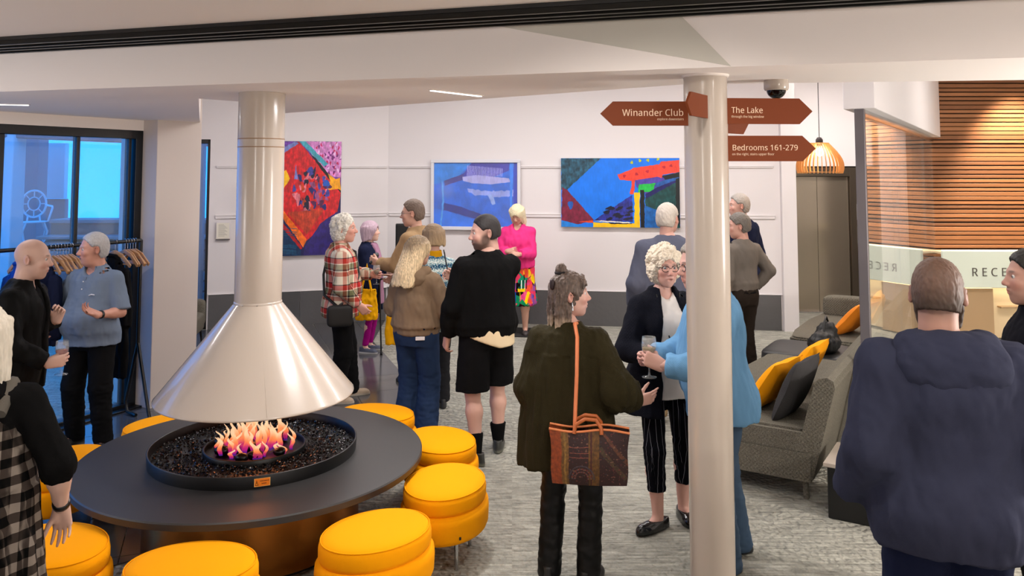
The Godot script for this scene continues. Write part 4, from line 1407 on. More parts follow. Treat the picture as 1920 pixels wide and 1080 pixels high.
func patchwork_image() -> Image:
	var im := Image.create(256, 256, false, Image.FORMAT_RGB8)
	im.fill(Color(0.86, 0.22, 0.36))
	var cs := [Color(0.05, 0.5, 0.32), Color(0.92, 0.78, 0.05), Color(0.05, 0.08, 0.25), Color(0.85, 0.25, 0.5), Color(0.1, 0.3, 0.7), Color(0.88, 0.3, 0.2), Color(0.03, 0.03, 0.04), Color(0.55, 0.3, 0.6), Color(0.1, 0.55, 0.4)]
	var rng := RandomNumberGenerator.new()
	rng.seed = 77
	for i in 70:
		var c := Vector2(rng.randf(), rng.randf())
		var r := rng.randf_range(0.05, 0.13)
		var pts := []
		var a0 := rng.randf() * 3
		for k in 4:
			var a := a0 + TAU * k / 4.0 + rng.randf_range(-0.3, 0.3)
			pts.append([c.x + cos(a) * r, c.y + sin(a) * r * 1.3])
		dab(im, pts, cs[i % cs.size()], 0.05, 0.05, 0.0)
	for k in 5:
		im.fill_rect(Rect2i(20 + k * 9, 190, 5, 50), Color(0.9, 0.9, 0.9) if k % 2 else Color(0.02, 0.02, 0.02))
	return im


func bag_image() -> Image:
	var im := Image.create(512, 384, false, Image.FORMAT_RGB8)
	im.fill(Color(0.20, 0.07, 0.06))
	var rng := RandomNumberGenerator.new()
	rng.seed = 19
	var gold := Color(0.42, 0.27, 0.07)
	dab(im, [[0, 0], [0.15, 0], [0.15, 1], [0, 1]], Color(0.62, 0.26, 0.07), 0.2)
	dab(im, [[0.14, 0], [0.235, 0], [0.235, 1], [0.14, 1]], Color(0.48, 0.32, 0.11), 0.3)
	dab(im, [[0.175, 0], [0.20, 0], [0.20, 1], [0.175, 1]], Color(0.62, 0.46, 0.20), 0.3)
	dab(im, [[0.49, 0], [0.63, 0], [0.63, 1], [0.49, 1]], gold, 0.3)
	dab(im, [[0.515, 0], [0.535, 0], [0.535, 1], [0.515, 1]], Color(0.30, 0.08, 0.06), 0.2)
	dab(im, [[0.62, 0.0], [0.66, 0.0], [1.0, 0.52], [1.0, 0.64]], Color(0.40, 0.22, 0.12), 0.3)
	dab(im, [[0.63, 0.22], [0.63, 0.36], [0.95, 0.9], [1.0, 0.86]], Color(0.30, 0.22, 0.12), 0.3)
	for i in 420:
		var x := rng.randf_range(0.24, 0.99)
		var y := rng.randf_range(0.02, 0.97)
		if x > 0.48 and x < 0.64:
			continue
		var c: Color = [Color(0.45, 0.2, 0.16), Color(0.34, 0.10, 0.13), Color(0.12, 0.05, 0.05), Color(0.50, 0.34, 0.26), Color(0.22, 0.16, 0.18)][rng.randi() % 5]
		var s := rng.randf_range(0.006, 0.02)
		var dx: float = [s, s * 0.4][rng.randi() % 2]
		dab(im, [[x - dx, y], [x, y - s], [x + dx, y], [x, y + s]], c, 0.1, 0.05, 0.002)
	for r in [0.20, 0.155, 0.11]:
		for k in 26:
			var a: float = PI + PI * k / 25.0
			var p := Vector2(0.40 + cos(a) * r * 0.8, 0.86 + sin(a) * r * 1.3)
			blot(im, p.x, p.y, 0.011, 0.014, [Color(0.36, 0.32, 0.36), Color(0.55, 0.33, 0.20), Color(0.45, 0.12, 0.14)][k % 3] if r < 0.19 else Color(0.30, 0.26, 0.30))
	for y in 384:
		for x in 512:
			im.set_pixel(x, y, im.get_pixel(x, y).darkened(0.22))
	for yy in [0.26, 0.36, 0.44]:
		dab(im, [[0.24, yy], [0.49, yy], [0.49, yy + 0.015], [0.24, yy + 0.015]], Color(0.42, 0.22, 0.16), 0.3)
	return im


func stripes_image() -> Image:
	var im := Image.create(64, 8, false, Image.FORMAT_RGB8)
	im.fill(Color(0.035, 0.035, 0.055))
	for y in 8:
		im.set_pixel(10, y, Color(0.45, 0.45, 0.5))
		im.set_pixel(11, y, Color(0.6, 0.6, 0.62))
		im.set_pixel(42, y, Color(0.45, 0.45, 0.5))
		im.set_pixel(43, y, Color(0.6, 0.6, 0.62))
	return im


func diamond_painting() -> Image:
	var im := Image.create(352, 512, false, Image.FORMAT_RGB8)
	im.fill(Color(0.10, 0.10, 0.32))
	dab(im, [[0, 0], [1, 0], [1, 0.4], [0, 0.4]], Color(0.42, 0.22, 0.62), 0.3)
	dab(im, [[0.45, 0], [1, 0], [1, 0.32], [0.8, 0.3]], Color(0.82, 0.52, 0.78), 0.25)
	var rng := RandomNumberGenerator.new()
	rng.seed = 5
	for i in 60:
		blot(im, rng.randf_range(0.55, 1), rng.randf_range(0.0, 0.28), 0.018, 0.012, [Color(0.45, 0.12, 0.45), Color(0.75, 0.1, 0.35), Color(0.9, 0.75, 0.9)][i % 3], rng.randf() * 3)
	dab(im, [[0.0, 0.13], [0.36, 0.0], [1.0, 0.45], [0.95, 0.62], [0.45, 0.9], [0.0, 0.55]], Color(0.80, 0.09, 0.13), 0.25)
	dab(im, [[0.0, 0.10], [0.30, 0.0], [0.36, 0.02], [0.0, 0.16]], Color(0.45, 0.5, 0.75), 0.2)
	dab(im, [[0.36, 0.0], [0.46, 0.0], [0.80, 0.20], [0.74, 0.22]], Color(0.25, 0.62, 0.70), 0.2)
	dab(im, [[0.52, 0.10], [0.6, 0.14], [1.0, 0.42], [1.0, 0.46], [0.7, 0.25]], Color(0.04, 0.03, 0.08), 0.2)
	dab(im, [[0.80, 0.28], [0.98, 0.36], [1.0, 0.44], [0.84, 0.36]], Color(0.94, 0.66, 0.05), 0.2)
	dab(im, [[0.05, 0.30], [0.18, 0.25], [0.24, 0.33], [0.14, 0.42], [0.03, 0.38]], Color(0.96, 0.72, 0.05), 0.15)
	dab(im, [[0.74, 0.38], [0.98, 0.32], [1.0, 0.42], [0.78, 0.43]], Color(0.95, 0.64, 0.04), 0.15)
	for i in 75:
		var c: Color = [Color(0.12, 0.13, 0.42), Color(0.25, 0.25, 0.6), Color(0.78, 0.12, 0.16), Color(0.35, 0.1, 0.3), Color(0.85, 0.45, 0.5), Color(0.08, 0.07, 0.2), Color(0.6, 0.3, 0.5), Color(0.75, 0.25, 0.1)][rng.randi() % 8]
		var a := rng.randf() * TAU
		var r := sqrt(rng.randf()) * 0.26
		blot(im, 0.55 + cos(a) * r, 0.45 + sin(a) * r * 0.8, rng.randf_range(0.02, 0.06), rng.randf_range(0.012, 0.035), c, rng.randf() * 3, 0.25)
	blot(im, 0.78, 0.37, 0.05, 0.03, Color(0.1, 0.35, 0.75))
	dab(im, [[0.30, 0.33], [0.32, 0.2], [0.36, 0.34]], Color(0.45, 0.48, 0.75), 0.2)
	dab(im, [[0.2, 0.62], [0.75, 0.6], [0.5, 0.82]], Color(0.72, 0.22, 0.12), 0.3)
	dab(im, [[0.0, 0.55], [0.1, 0.57], [0.50, 0.86], [0.45, 0.93]], Color(0.93, 0.42, 0.08), 0.2)
	dab(im, [[0.0, 0.60], [0.44, 0.93], [0.40, 0.96], [0.0, 0.68]], Color(0.70, 0.08, 0.1), 0.2)
	dab(im, [[0.0, 0.66], [0.42, 0.95], [0.42, 1], [0, 1]], Color(0.04, 0.20, 0.36), 0.25)
	dab(im, [[0.48, 0.92], [0.7, 0.72], [1, 0.6], [1, 1], [0.45, 1]], Color(0.16, 0.10, 0.42), 0.25)
	for i in 14:
		var y := rng.randf_range(0.74, 0.97)
		dab(im, [[0.02, y], [0.35, y + 0.02], [0.35, y + 0.025], [0.02, y + 0.006]], Color(0.10, 0.32, 0.45), 0.2)
	blot(im, 0.07, 0.955, 0.022, 0.016, Color(0.3, 0.85, 0.85))
	return im


func pool_painting() -> Image:
	var im := Image.create(448, 352, false, Image.FORMAT_RGB8)
	im.fill(Color(0.0, 0.40, 0.86))
	dab(im, [[0, 0], [1, 0], [1, 1], [0, 1]], Color(0.0, 0.38, 0.85), 0.14, 0.02)
	dab(im, [[0, 0], [0.45, 0], [0.30, 0.2], [0.1, 0.3], [0, 0.34]], Color(0.0, 0.50, 0.9), 0.12, 0.02)
	dab(im, [[0.45, 0.0], [0.9, 0.0], [0.9, 0.12], [0.6, 0.28], [0.34, 0.2]], Color(0.18, 0.16, 0.66), 0.1, 0.02)
	dab(im, [[0.12, 0.28], [0.36, 0.17], [0.36, 0.26], [0.13, 0.36]], Color(0.16, 0.14, 0.55), 0.12, 0.02)
	dab(im, [[0.12, 0.63], [0.3, 0.68], [0.6, 0.82], [0.56, 0.9], [0.12, 0.74]], Color(0.05, 0.13, 0.55), 0.15, 0.02)
	dab(im, [[0.0, 0.72], [0.16, 0.76], [0.62, 0.96], [0.6, 1], [0, 1]], Color(0.0, 0.44, 0.93), 0.1, 0.02)
	dab(im, [[0.34, 0.22], [0.5, 0.19], [0.9, 0.24], [0.92, 0.3], [0.7, 0.335], [0.45, 0.32], [0.35, 0.28]], Color(0.66, 0.66, 0.90), 0.1, 0.02)
	for i in 24:
		var x := 0.40 + i * 0.018
		dab(im, [[x, 0.04 + 0.002 * i], [x + 0.009, 0.04 + 0.002 * i], [x + 0.004, 0.215], [x - 0.004, 0.215]], Color(0.62, 0.62, 0.92), 0.1, 0.02, 0.002)
	dab(im, [[0.40, 0.40], [0.6, 0.44], [0.98, 0.43], [0.95, 0.52], [0.72, 0.54], [0.6, 0.5], [0.5, 0.51], [0.42, 0.46]], Color(0.55, 0.62, 0.92), 0.12, 0.02, 0.02)
	dab(im, [[0.64, 0.5], [0.70, 0.5], [0.74, 0.64], [0.70, 0.66]], Color(0.55, 0.66, 0.92), 0.1, 0.02, 0.01)
	dab(im, [[0.09, 0.3], [0.11, 0.3], [0.12, 0.6], [0.09, 1], [0.075, 1], [0.10, 0.6]], Color(0.25, 0.62, 0.95), 0.1)
	dab(im, [[0.91, 0.0], [0.95, 0.0], [0.93, 0.8], [0.91, 0.8]], Color(0.1, 0.5, 0.95), 0.1)
	dab(im, [[0.955, 0.0], [1, 0.0], [1, 0.8], [0.95, 0.75]], Color(0.07, 0.2, 0.75), 0.1)
	return im


func lake_painting() -> Image:
	var im := Image.create(512, 300, false, Image.FORMAT_RGB8)
	im.fill(Color(0.0, 0.45, 0.92))
	dab(im, [[0, 0], [1, 0], [1, 1], [0, 1]], Color(0.0, 0.46, 0.92), 0.06, 0.02)
	dab(im, [[0, 0], [0.34, 0], [0.05, 0.46], [0, 0.46]], Color(0.13, 0.30, 0.38), 0.5)
	dab(im, [[0.01, 0.42], [0.05, 0.46], [0.28, 0.9], [0.14, 0.96], [0.0, 0.9]], Color(0.46, 0.10, 0.22), 0.22)
	blot(im, 0.08, 0.68, 0.022, 0.06, Color(0.1, 0.35, 0.7))
	dab(im, [[0, 0.91], [0.12, 0.95], [0.2, 1], [0, 1]], Color(0.1, 0.5, 0.85), 0.1)
	dab(im, [[0.14, 0.92], [0.27, 0.90], [0.27, 0.94]], Color(0.85, 0.25, 0.12), 0.1)
	dab(im, [[0.60, 0.53], [0.61, 0.92], [0.28, 0.90]], Color(0.14, 0.17, 0.55), 0.4)
	var rng := RandomNumberGenerator.new()
	rng.seed = 8
	for i in 18:
		var x := rng.randf_range(0.38, 0.6)
		var y := rng.randf_range(0.70, 0.88)
		blot(im, x, y, 0.03, 0.018, Color(0.03, 0.04, 0.18), -0.6)
	dab(im, [[0.62, 0.24], [0.72, 0.28], [1.0, 0.22], [1.0, 0.5], [0.72, 0.52], [0.64, 0.42]], Color(0.30, 0.22, 0.62), 0.15)
	dab(im, [[0.66, 0.38], [0.80, 0.36], [0.78, 0.48], [0.65, 0.5]], Color(0.08, 0.72, 0.28), 0.15)
	dab(im, [[0.71, 0.56], [1.0, 0.30], [1.0, 1], [0.71, 1]], Color(0.05, 0.27, 0.27), 0.3)
	dab(im, [[0.71, 0.68], [0.80, 0.74], [0.86, 1], [0.71, 1]], Color(0.0, 0.36, 0.66), 0.2)
	dab(im, [[0.71, 0.52], [0.98, 0.26], [1, 0.26], [1, 0.32], [0.72, 0.58]], Color(0.08, 0.07, 0.38), 0.2)
	dab(im, [[0.80, 0.36], [0.98, 0.25], [1, 0.30], [0.8, 0.42]], Color(0.1, 0.35, 0.65), 0.2)
	dab(im, [[0.85, 0.26], [1, 0.20], [1, 0.27], [0.88, 0.31]], Color(0.02, 0.03, 0.04), 0.2)
	dab(im, [[0.965, 0.3], [1, 0.28], [1, 1], [0.965, 0.8]], Color(0.02, 0.06, 0.07), 0.2)
	dab(im, [[0.48, 0.24], [0.53, 0.21], [0.62, 0.14], [0.83, 0.09], [0.84, 0.05], [1.0, 0.03], [1.0, 0.20], [0.86, 0.24], [0.85, 0.29], [0.81, 0.27], [0.63, 0.32], [0.615, 0.52], [0.585, 0.52], [0.60, 0.33], [0.50, 0.31]], Color(0.95, 0.25, 0.18), 0.14)
	for p in [[0.54, 0.26], [0.64, 0.23], [0.73, 0.19], [0.87, 0.13], [0.93, 0.11]]:
		blot(im, p[0], p[1], 0.013, 0.022, Color(0.70, 0.08, 0.18))
	for p in [[0.60, 0.06], [0.67, 0.035], [0.735, 0.03], [0.82, 0.012]]:
		blot(im, p[0], p[1], 0.012, 0.022, Color(0.75, 0.78, 0.12))
	dab(im, [[0.62, 0.50], [0.665, 0.49], [0.665, 1.0], [0.27, 1.0], [0.27, 0.93], [0.62, 0.94]], Color(0.98, 0.76, 0.0), 0.07)
	dab(im, [[0.29, 0.91], [0.6, 0.945], [0.58, 0.925], [0.34, 0.90]], Color(0.92, 0.88, 0.8), 0.1)
	dab(im, [[0.40, 0.93], [0.6, 0.94], [0.6, 0.95], [0.42, 0.95]], Color(0.05, 0.04, 0.1), 0.1)
	dab(im, [[0.67, 0.46], [0.705, 0.46], [0.705, 1], [0.67, 1]], Color(0.015, 0.02, 0.03), 0.2)
	return im


func make_materials() -> void:
	var vc := mat(Color.WHITE, 0.55)
	vc.vertex_color_use_as_albedo = true
	M.skin = vc
	var ey := mat(Color.WHITE, 0.12)
	ey.vertex_color_use_as_albedo = true
	M.eye = ey
	var hr := mat(Color.WHITE, 0.62)
	hr.vertex_color_use_as_albedo = true
	M.hair = hr
	var sh := mat(Color.WHITE, 0.5)
	sh.vertex_color_use_as_albedo = true
	M.shoe = sh
	var pa := mat(Color.WHITE, 0.12)
	pa.vertex_color_use_as_albedo = true
	M.patent = pa
	M.polo = cloth(Color(0.43, 0.48, 0.55), 0.9, 22.0)
	M.black_cloth = cloth(Color(0.055, 0.053, 0.058), 0.85, 20.0)
	M.black_jacket = cloth(Color(0.06, 0.058, 0.056), 0.62, 24.0, 0.5)
	M.black_jersey = cloth(Color(0.055, 0.053, 0.054), 0.95, 20.0)
	M.olive_trousers = cloth(Color(0.14, 0.135, 0.11), 0.9, 20.0)
	M.plaid = printed(plaid_image(), 4.2)
	M.gingham = printed(gingham_image(), 15.0)
	M.turquoise = printed(tie_dye_image(), 3.0)
	M.patchwork = printed(patchwork_image(), 1.7)
	M.pinstripe = printed(stripes_image(), 14.0)
	M.navy_cloth = cloth(Color(0.09, 0.11, 0.20), 0.92, 18.0)
	M.navy_knit = cloth(Color(0.07, 0.075, 0.105), 0.95, 10.0, 0.9)
	M.navy_fleece = cloth(Color(0.185, 0.195, 0.26), 1.0, 30.0, 0.6)
	M.dark_navy = cloth(Color(0.06, 0.06, 0.09), 0.9, 18.0)
	M.lilac = cloth(Color(0.62, 0.46, 0.55), 0.95, 14.0)
	M.magenta = cloth(Color(0.55, 0.03, 0.42), 0.7, 24.0)
	M.tan_cloth = cloth(Color(0.62, 0.51, 0.38), 0.9, 18.0)
	M.tan_fleece = cloth(Color(0.48, 0.40, 0.32), 1.0, 14.0, 0.8, 0.05)
	M.white_shirt = cloth(Color(0.86, 0.86, 0.88), 0.8, 22.0)
	M.white_knit = cloth(Color(0.82, 0.80, 0.78), 0.9, 16.0)
	M.cream_tee = cloth(Color(0.86, 0.78, 0.64), 0.9, 22.0)
	M.dark_grey = cloth(Color(0.13, 0.13, 0.14), 0.9, 20.0)
	M.mustard = cloth(Color(0.70, 0.50, 0.06), 0.9, 14.0)
	M.denim = cloth(Color(0.14, 0.20, 0.31), 0.9, 26.0)
	M.denim_grey = cloth(Color(0.27, 0.35, 0.44), 0.9, 26.0)
	M.pink = cloth(Color(0.88, 0.22, 0.50), 0.75, 22.0)
	M.olive = cloth(Color(0.165, 0.145, 0.08), 0.8, 12.0, 0.9, 0.06)
	M.orange_trim = mat(Color(0.80, 0.42, 0.24), 0.5)
	M.leather = mat(Color(0.028, 0.027, 0.028), 0.5)
	M.leather.metallic_specular = 0.35
	M.suit_grey = cloth(Color(0.33, 0.34, 0.40), 0.9, 22.0)
	M.beige_cloth = cloth(Color(0.70, 0.60, 0.46), 0.9, 20.0)
	M.sky_cloth = cloth(Color(0.40, 0.58, 0.73), 0.9, 14.0, 0.9)
	M.grey_knit = cloth(Color(0.43, 0.40, 0.37), 0.95, 12.0, 0.9)
	M.brown_cloth = cloth(Color(0.17, 0.14, 0.12), 0.95, 16.0)
	# the place
	M.white_wall = mat(Color(0.88, 0.86, 0.86), 0.85)
	M.ceiling = mat(Color(0.90, 0.855, 0.82), 0.8)
	M.soffit = mat(Color(0.97, 0.935, 0.915), 0.8)
	M.shaded_fascia = mat(Color(0.82, 0.80, 0.755), 0.85)  # greyer tone that paints shade onto the fascia wedge
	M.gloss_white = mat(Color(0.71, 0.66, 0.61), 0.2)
	M.gloss_white.clearcoat_enabled = true
	M.gloss_white.clearcoat = 0.35
	M.gloss_white.clearcoat_roughness = 0.06
	M.frame = mat(Color(0.045, 0.05, 0.06), 0.4)
	M.black_metal = mat(Color(0.03, 0.03, 0.035), 0.4)
	M.chrome = mat(Color(0.75, 0.75, 0.76), 0.18, 1.0)
	M.glass = mat(Color(0.9, 0.97, 0.97, 0.06), 0.02)
	M.glass.transparency = BaseMaterial3D.TRANSPARENCY_ALPHA
	M.picture_glass = mat(Color(0.95, 0.97, 0.97, 0.04), 0.04)
	M.picture_glass.transparency = BaseMaterial3D.TRANSPARENCY_ALPHA
	M.picture_glass.metallic_specular = 0.15
	M.wine_glass = mat(Color(0.95, 0.97, 0.97, 0.10), 0.02)
	M.wine_glass.transparency = BaseMaterial3D.TRANSPARENCY_ALPHA
	var carpet := Image.create(512, 512, false, Image.FORMAT_RGB8)
	for y in 512:
		for x in 512:
			var k := 0.61 + 0.10 * grain.get_noise_2d(x * 2.2 + (y / 6) * 131.0, (y / 6) * 61.0) + 0.12 * grain.get_noise_2d(x * 1.2, y * 19.0) + 0.05 * grain.get_noise_2d(x * 40.0, y * 40.0)
			carpet.set_pixel(x, y, Color(0.93, 0.92, 0.85) * k)
	M.carpet = mat(Color.WHITE, 0.95)
	M.carpet.albedo_texture = ImageTexture.create_from_image(carpet)
	M.carpet.uv1_triplanar = true
	M.carpet.uv1_world_triplanar = true
	M.carpet.uv1_scale = Vector3.ONE * 0.42
	M.carpet.normal_enabled = true
	M.carpet.normal_texture = T.fine
	M.carpet.normal_scale = 0.5
	M.stone = []
	for c in [Color(0.29, 0.29, 0.30), Color(0.27, 0.275, 0.29), Color(0.31, 0.305, 0.30)]:
		var s := mat(c, 0.34)
		s.roughness_texture = T.rough
		s.roughness = 0.62
		M.stone.append(s)
	M.skirting = []
	for c in [Color(0.33, 0.325, 0.33), Color(0.35, 0.345, 0.345), Color(0.31, 0.31, 0.315)]:
		var s := mat(c, 0.6)
		s.normal_enabled = true
		s.normal_texture = T.bumps
		s.normal_scale = 0.15
		s.uv1_triplanar = true
		M.skirting.append(s)
	var slab := mat(Color(0.16, 0.155, 0.155), 0.5)
	slab.roughness_texture = T.rough
	slab.uv1_triplanar = true
	slab.uv1_scale = Vector3.ONE * 3.0
	slab.roughness = 0.44
	slab.roughness_texture = null
	M.slab = slab
	M.bronze = mat(Color(0.80, 0.50, 0.22), 0.26, 1.0)
	M.bronze.anisotropy_enabled = true
	M.bronze.anisotropy = 0.6
	M.tray = mat(Color(0.02, 0.02, 0.022), 0.38)
	M.gravel = mat(Color(0.035, 0.035, 0.038), 0.25)
	M.velvet = cloth(Color(0.95, 0.615, 0.012), 0.85, 16.0, 0.3, 0.08)
	M.tweed = cloth(Color(0.47, 0.45, 0.41), 1.0, 4.5, 1.2)
	M.tweed.detail_enabled = true
	var flecks := Image.create(128, 128, false, Image.FORMAT_RGB8)
	for y in 128:
		for x in 128:
			var k := 0.75 + 0.5 * absf(grain.get_noise_2d(x * 70.0, y * 12.0)) + 0.4 * grain.get_noise_2d(x * 15.0 + 500, y * 90.0)
			flecks.set_pixel(x, y, Color(k, k, k * 0.98))
	M.tweed.albedo_texture = ImageTexture.create_from_image(flecks)
	M.dark_leather = mat(Color(0.10, 0.095, 0.09), 0.5)
	M.cushion = cloth(Color(0.95, 0.62, 0.05), 0.85, 16.0, 0.5, 0.25)
	M.sign = mat(Color(0.46, 0.225, 0.12), 0.5)
	M.sign.metallic_specular = 0.25
	M.sign_text = mat(Color(0.92, 0.80, 0.68), 0.7)
	M.wood = []
	for c in [Color(0.58, 0.385, 0.235), Color(0.52, 0.335, 0.20), Color(0.64, 0.43, 0.27), Color(0.55, 0.36, 0.215)]:
		M.wood.append(mat(c, 0.55))
	M.slat_backing = mat(Color(0.22, 0.13, 0.07), 0.9)
	M.ply = mat(Color(0.80, 0.58, 0.33), 0.5)
	M.hanger = mat(Color(0.70, 0.52, 0.34), 0.45)
	M.steel = mat(Color(0.64, 0.59, 0.52), 0.30, 0.7)
	M.steel.anisotropy_enabled = true
	M.steel.anisotropy = 0.7
	M.steel.roughness_texture = T.rough
	M.steel.roughness = 0.55
	M.steel.normal_enabled = true
	M.steel.normal_texture = noise_tex(0.008, 21, true, 2.0)
	M.steel.normal_scale = 0.4
	M.frost = mat(Color(0.88, 0.92, 0.86), 0.45)
	M.cream = mat(Color(0.93, 0.84, 0.68), 0.7)
	M.letters = mat(Color(0.35, 0.33, 0.30), 0.5)
	M.render = mat(Color(0.80, 0.83, 0.85), 0.9)
	M.render_grey = mat(Color(0.42, 0.47, 0.52), 0.9)
	M.paving = mat(Color(0.52, 0.55, 0.57), 0.8)
	M.rock = mat(Color(0.40, 0.42, 0.43), 0.9)
	M.yellow_bag = cloth(Color(0.88, 0.63, 0.03), 0.8, 14.0)
	M.green_bag = mat(Color(0.28, 0.62, 0.04), 0.35)


# ---------- the room ----------
const WIN := Vector3(-3.52, 0, -7.79)      # the far jamb of the patio window
const ALONG := Vector3(0.466, 0, -0.885)   # along the window wall, away from the camera
const INTO := Vector3(0.885, 0, 0.466)     # from the window wall into the room
const CORNER := Vector3(-1.85, 0, -12.22)
const BACK := Vector3(0.9898, 0, 0.1422)   # along the back wall to the right
const SIDE := Vector3(-0.956, 0, 0.293)    # along the gallery's left wall
const POST := Vector3(2.58, 0, -6.05)      # where the glass screen begins
const GLASS := Vector3(0.524, 0, -0.852)   # along the glass screen
const SOFFIT := 2.68


# a wall's own frame: x along, y up, z out of its face
func frame(o: Vector3, along: Vector3, out: Vector3) -> Transform3D:
	return Transform3D(Basis(along, Vector3.UP, out), o)


func slab_on(xf: Transform3D, x0: float, x1: float, y0: float, y1: float, z0: float, z1: float, bev := 0.0, into: Sh = null) -> Sh:
	var s := into if into else Sh.new()
	return s.box(Vector3(x1 - x0, y1 - y0, z1 - z0), xf * Transform3D(Basis(), Vector3((x0 + x1) / 2, (y0 + y1) / 2, (z0 + z1) / 2)), bev)


func build_room() -> void:
	struct("floor", Sh.new().box(Vector3(18, 0.2, 22), Transform3D(Basis(), Vector3(1.2, -0.1, -3.5))).mesh(), M.carpet, "grey beige streaked carpet floor of the lounge", "floor")
	# dark stone tiles to the left of the carpet
	var floor_node := get_node("floor")
	var region := PackedVector2Array([Vector2(-1.87, -12.2), Vector2(-1.79, -10.7), Vector2(-1.28, -9.28), Vector2(-0.86, -7.9), Vector2(-0.80, -6.5), Vector2(-1.6, -5.2), Vector2(-2.6, -4.4), Vector2(-5.2, -4.4), Vector2(-3.9, -6.9), Vector2(-3.32, -8.1), Vector2(-3.6, -8.9), Vector2(-4.8, -10.2), Vector2(-4.7, -11.3)])
	var tx := Vector2(0.942, -0.336)
	var ty := Vector2(0.336, 0.942)
	var o := Vector2(-1.79, -10.7)
	var n := 0
	for i in range(-8, 3):
		for j in range(-4, 14):
			var a := o + tx * (i * 0.6) + ty * (j * 0.6)
			var g := 0.003
			var sq := PackedVector2Array([a + tx * g + ty * g, a + tx * (0.6 - g) + ty * g, a + tx * (0.6 - g) + ty * (0.6 - g), a + tx * g + ty * (0.6 - g)])
			for piece in Geometry2D.intersect_polygons(sq, region):
				if piece.size() < 3:
					continue
				var area := 0.0
				for k in piece.size():
					area += piece[k].cross(piece[(k + 1) % piece.size()])
				if absf(area) < 0.004:
					continue
				# drawn in the xz plane: x, -z upwards
				var up := PackedVector2Array()
				for q in piece:
					up.append(Vector2(q.x, -q.y))
				obj("tile", Sh.new().prism(up, 0.006, Transform3D(Basis(Vector3.RIGHT, Vector3.FORWARD, Vector3.UP), Vector3.ZERO)).mesh(), M.stone[n % 3], floor_node)
				n += 1
	# ---- back wall with rails and stone skirting
	var fb := frame(CORNER, BACK, Vector3(-0.1422, 0, 0.9898))
	var wb := struct("wall_back", slab_on(fb, 0, 5.645, 0, 3.95, -0.2, 0).mesh(), M.white_wall, "white gallery back wall behind the blue picture and the lake painting", "wall")
	for q in [[0.02, 5.56, 2.235, 2.262], [0.02, 5.57, 1.525, 1.572]]:
		var r := slab_on(fb, q[0], q[1], q[2], q[3], 0, 0.022, 0.006)
		slab_on(fb, q[0], q[1], q[3] - 0.008, q[3] + 0.012, 0, 0.03, 0.004, r)
		obj("rail", r.mesh(), M.white_wall, wb)
	for i in 8:
		var x0 := 0.015 + i * 0.702
		obj("skirting_panel", slab_on(fb, x0, minf(x0 + 0.697, 5.64), 0.0, 0.48, 0, 0.018, 0.003).mesh(), M.skirting[i % 3], wb)
	obj("skirting_cap", slab_on(fb, 0.0, 5.645, 0.483, 0.497, 0, 0.024, 0.003).mesh(), M.white_wall, wb)
	# ---- left gallery wall with a narrow window
	var fl := frame(CORNER, -SIDE, Vector3(0.293, 0, 0.956))   # x runs from the window to the corner, so it is negative here
	var wl := struct("wall_gallery", slab_on(fl, -2.503, 0, 0, 3.95, -0.2, 0).mesh(), M.white_wall, "white gallery wall behind the red diamond painting", "wall")
	obj("lintel", slab_on(fl, -3.5, -2.503, 2.64, 3.95, -0.2, 0).mesh(), M.white_wall, wl)
	for q in [[-2.42, -0.02, 2.235, 2.262], [-2.42, -0.02, 1.525, 1.572]]:
		var r := slab_on(fl, q[0], q[1], q[2], q[3], 0, 0.022, 0.006)
		slab_on(fl, q[0], q[1], q[3] - 0.008, q[3] + 0.012, 0, 0.03, 0.004, r)
		obj("rail", r.mesh(), M.white_wall, wl)
	for i in 4:
		var x0 := -2.48 + i * 0.617
		obj("skirting_panel", slab_on(fl, x0, x0 + 0.612, 0.0, 0.47, 0, 0.018, 0.003).mesh(), M.skirting[(i + 1) % 3], wl)
	obj("skirting_cap", slab_on(fl, -2.49, 0.0, 0.473, 0.487, 0, 0.024, 0.003).mesh(), M.white_wall, wl)
	var w2 := struct("window_2", slab_on(fl, -2.54, -2.503, 0, 2.64, -0.14, -0.02, 0.004).mesh(), M.frame, "narrow black framed window between the white pier and the gallery wall", "window")
	obj("window_frame", slab_on(fl, -3.5, -2.51, 2.58, 2.64, -0.14, -0.02, 0.004).mesh(), M.frame, w2)
	obj("window_frame", slab_on(fl, -3.5, -2.51, 0, 0.06, -0.14, -0.02, 0.004).mesh(), M.frame, w2)
	obj("window_frame", slab_on(fl, -3.5, -3.44, 0, 2.64, -0.14, -0.02, 0.004).mesh(), M.frame, w2)
	obj("glass_pane", slab_on(fl, -3.44, -2.54, 0.06, 2.58, -0.085, -0.075).mesh(), M.glass, w2)
	obj("sash", slab_on(fl, -3.0, -2.97, 0.06, 2.58, -0.10, -0.06, 0.003).mesh(), M.frame, w2)
	# ---- the patio window and the pier beside it
	var fw := frame(WIN, -ALONG, INTO)   # x runs towards the camera
	# keep the frame right-handed: x along, y up, z into the room
	var ww := struct("wall_window", slab_on(fw, -0.02, 6.6, 2.58, 3.95, -0.25, 0.0).mesh(), M.ceiling, "white lintel over the large patio window", "wall")
	obj("wall_end", slab_on(fw, 4.0, 6.6, 0, 2.58, -0.25, 0.0).mesh(), M.white_wall, ww)
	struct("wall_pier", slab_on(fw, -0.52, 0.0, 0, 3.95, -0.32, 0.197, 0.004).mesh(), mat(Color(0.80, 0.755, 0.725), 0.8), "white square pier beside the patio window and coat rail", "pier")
	var w1 := struct("window_1", slab_on(fw, 0.0, 0.075, 0, 2.58, -0.12, 0.0, 0.004).mesh(), M.frame, "large black framed sliding patio window behind the coat rail", "window")
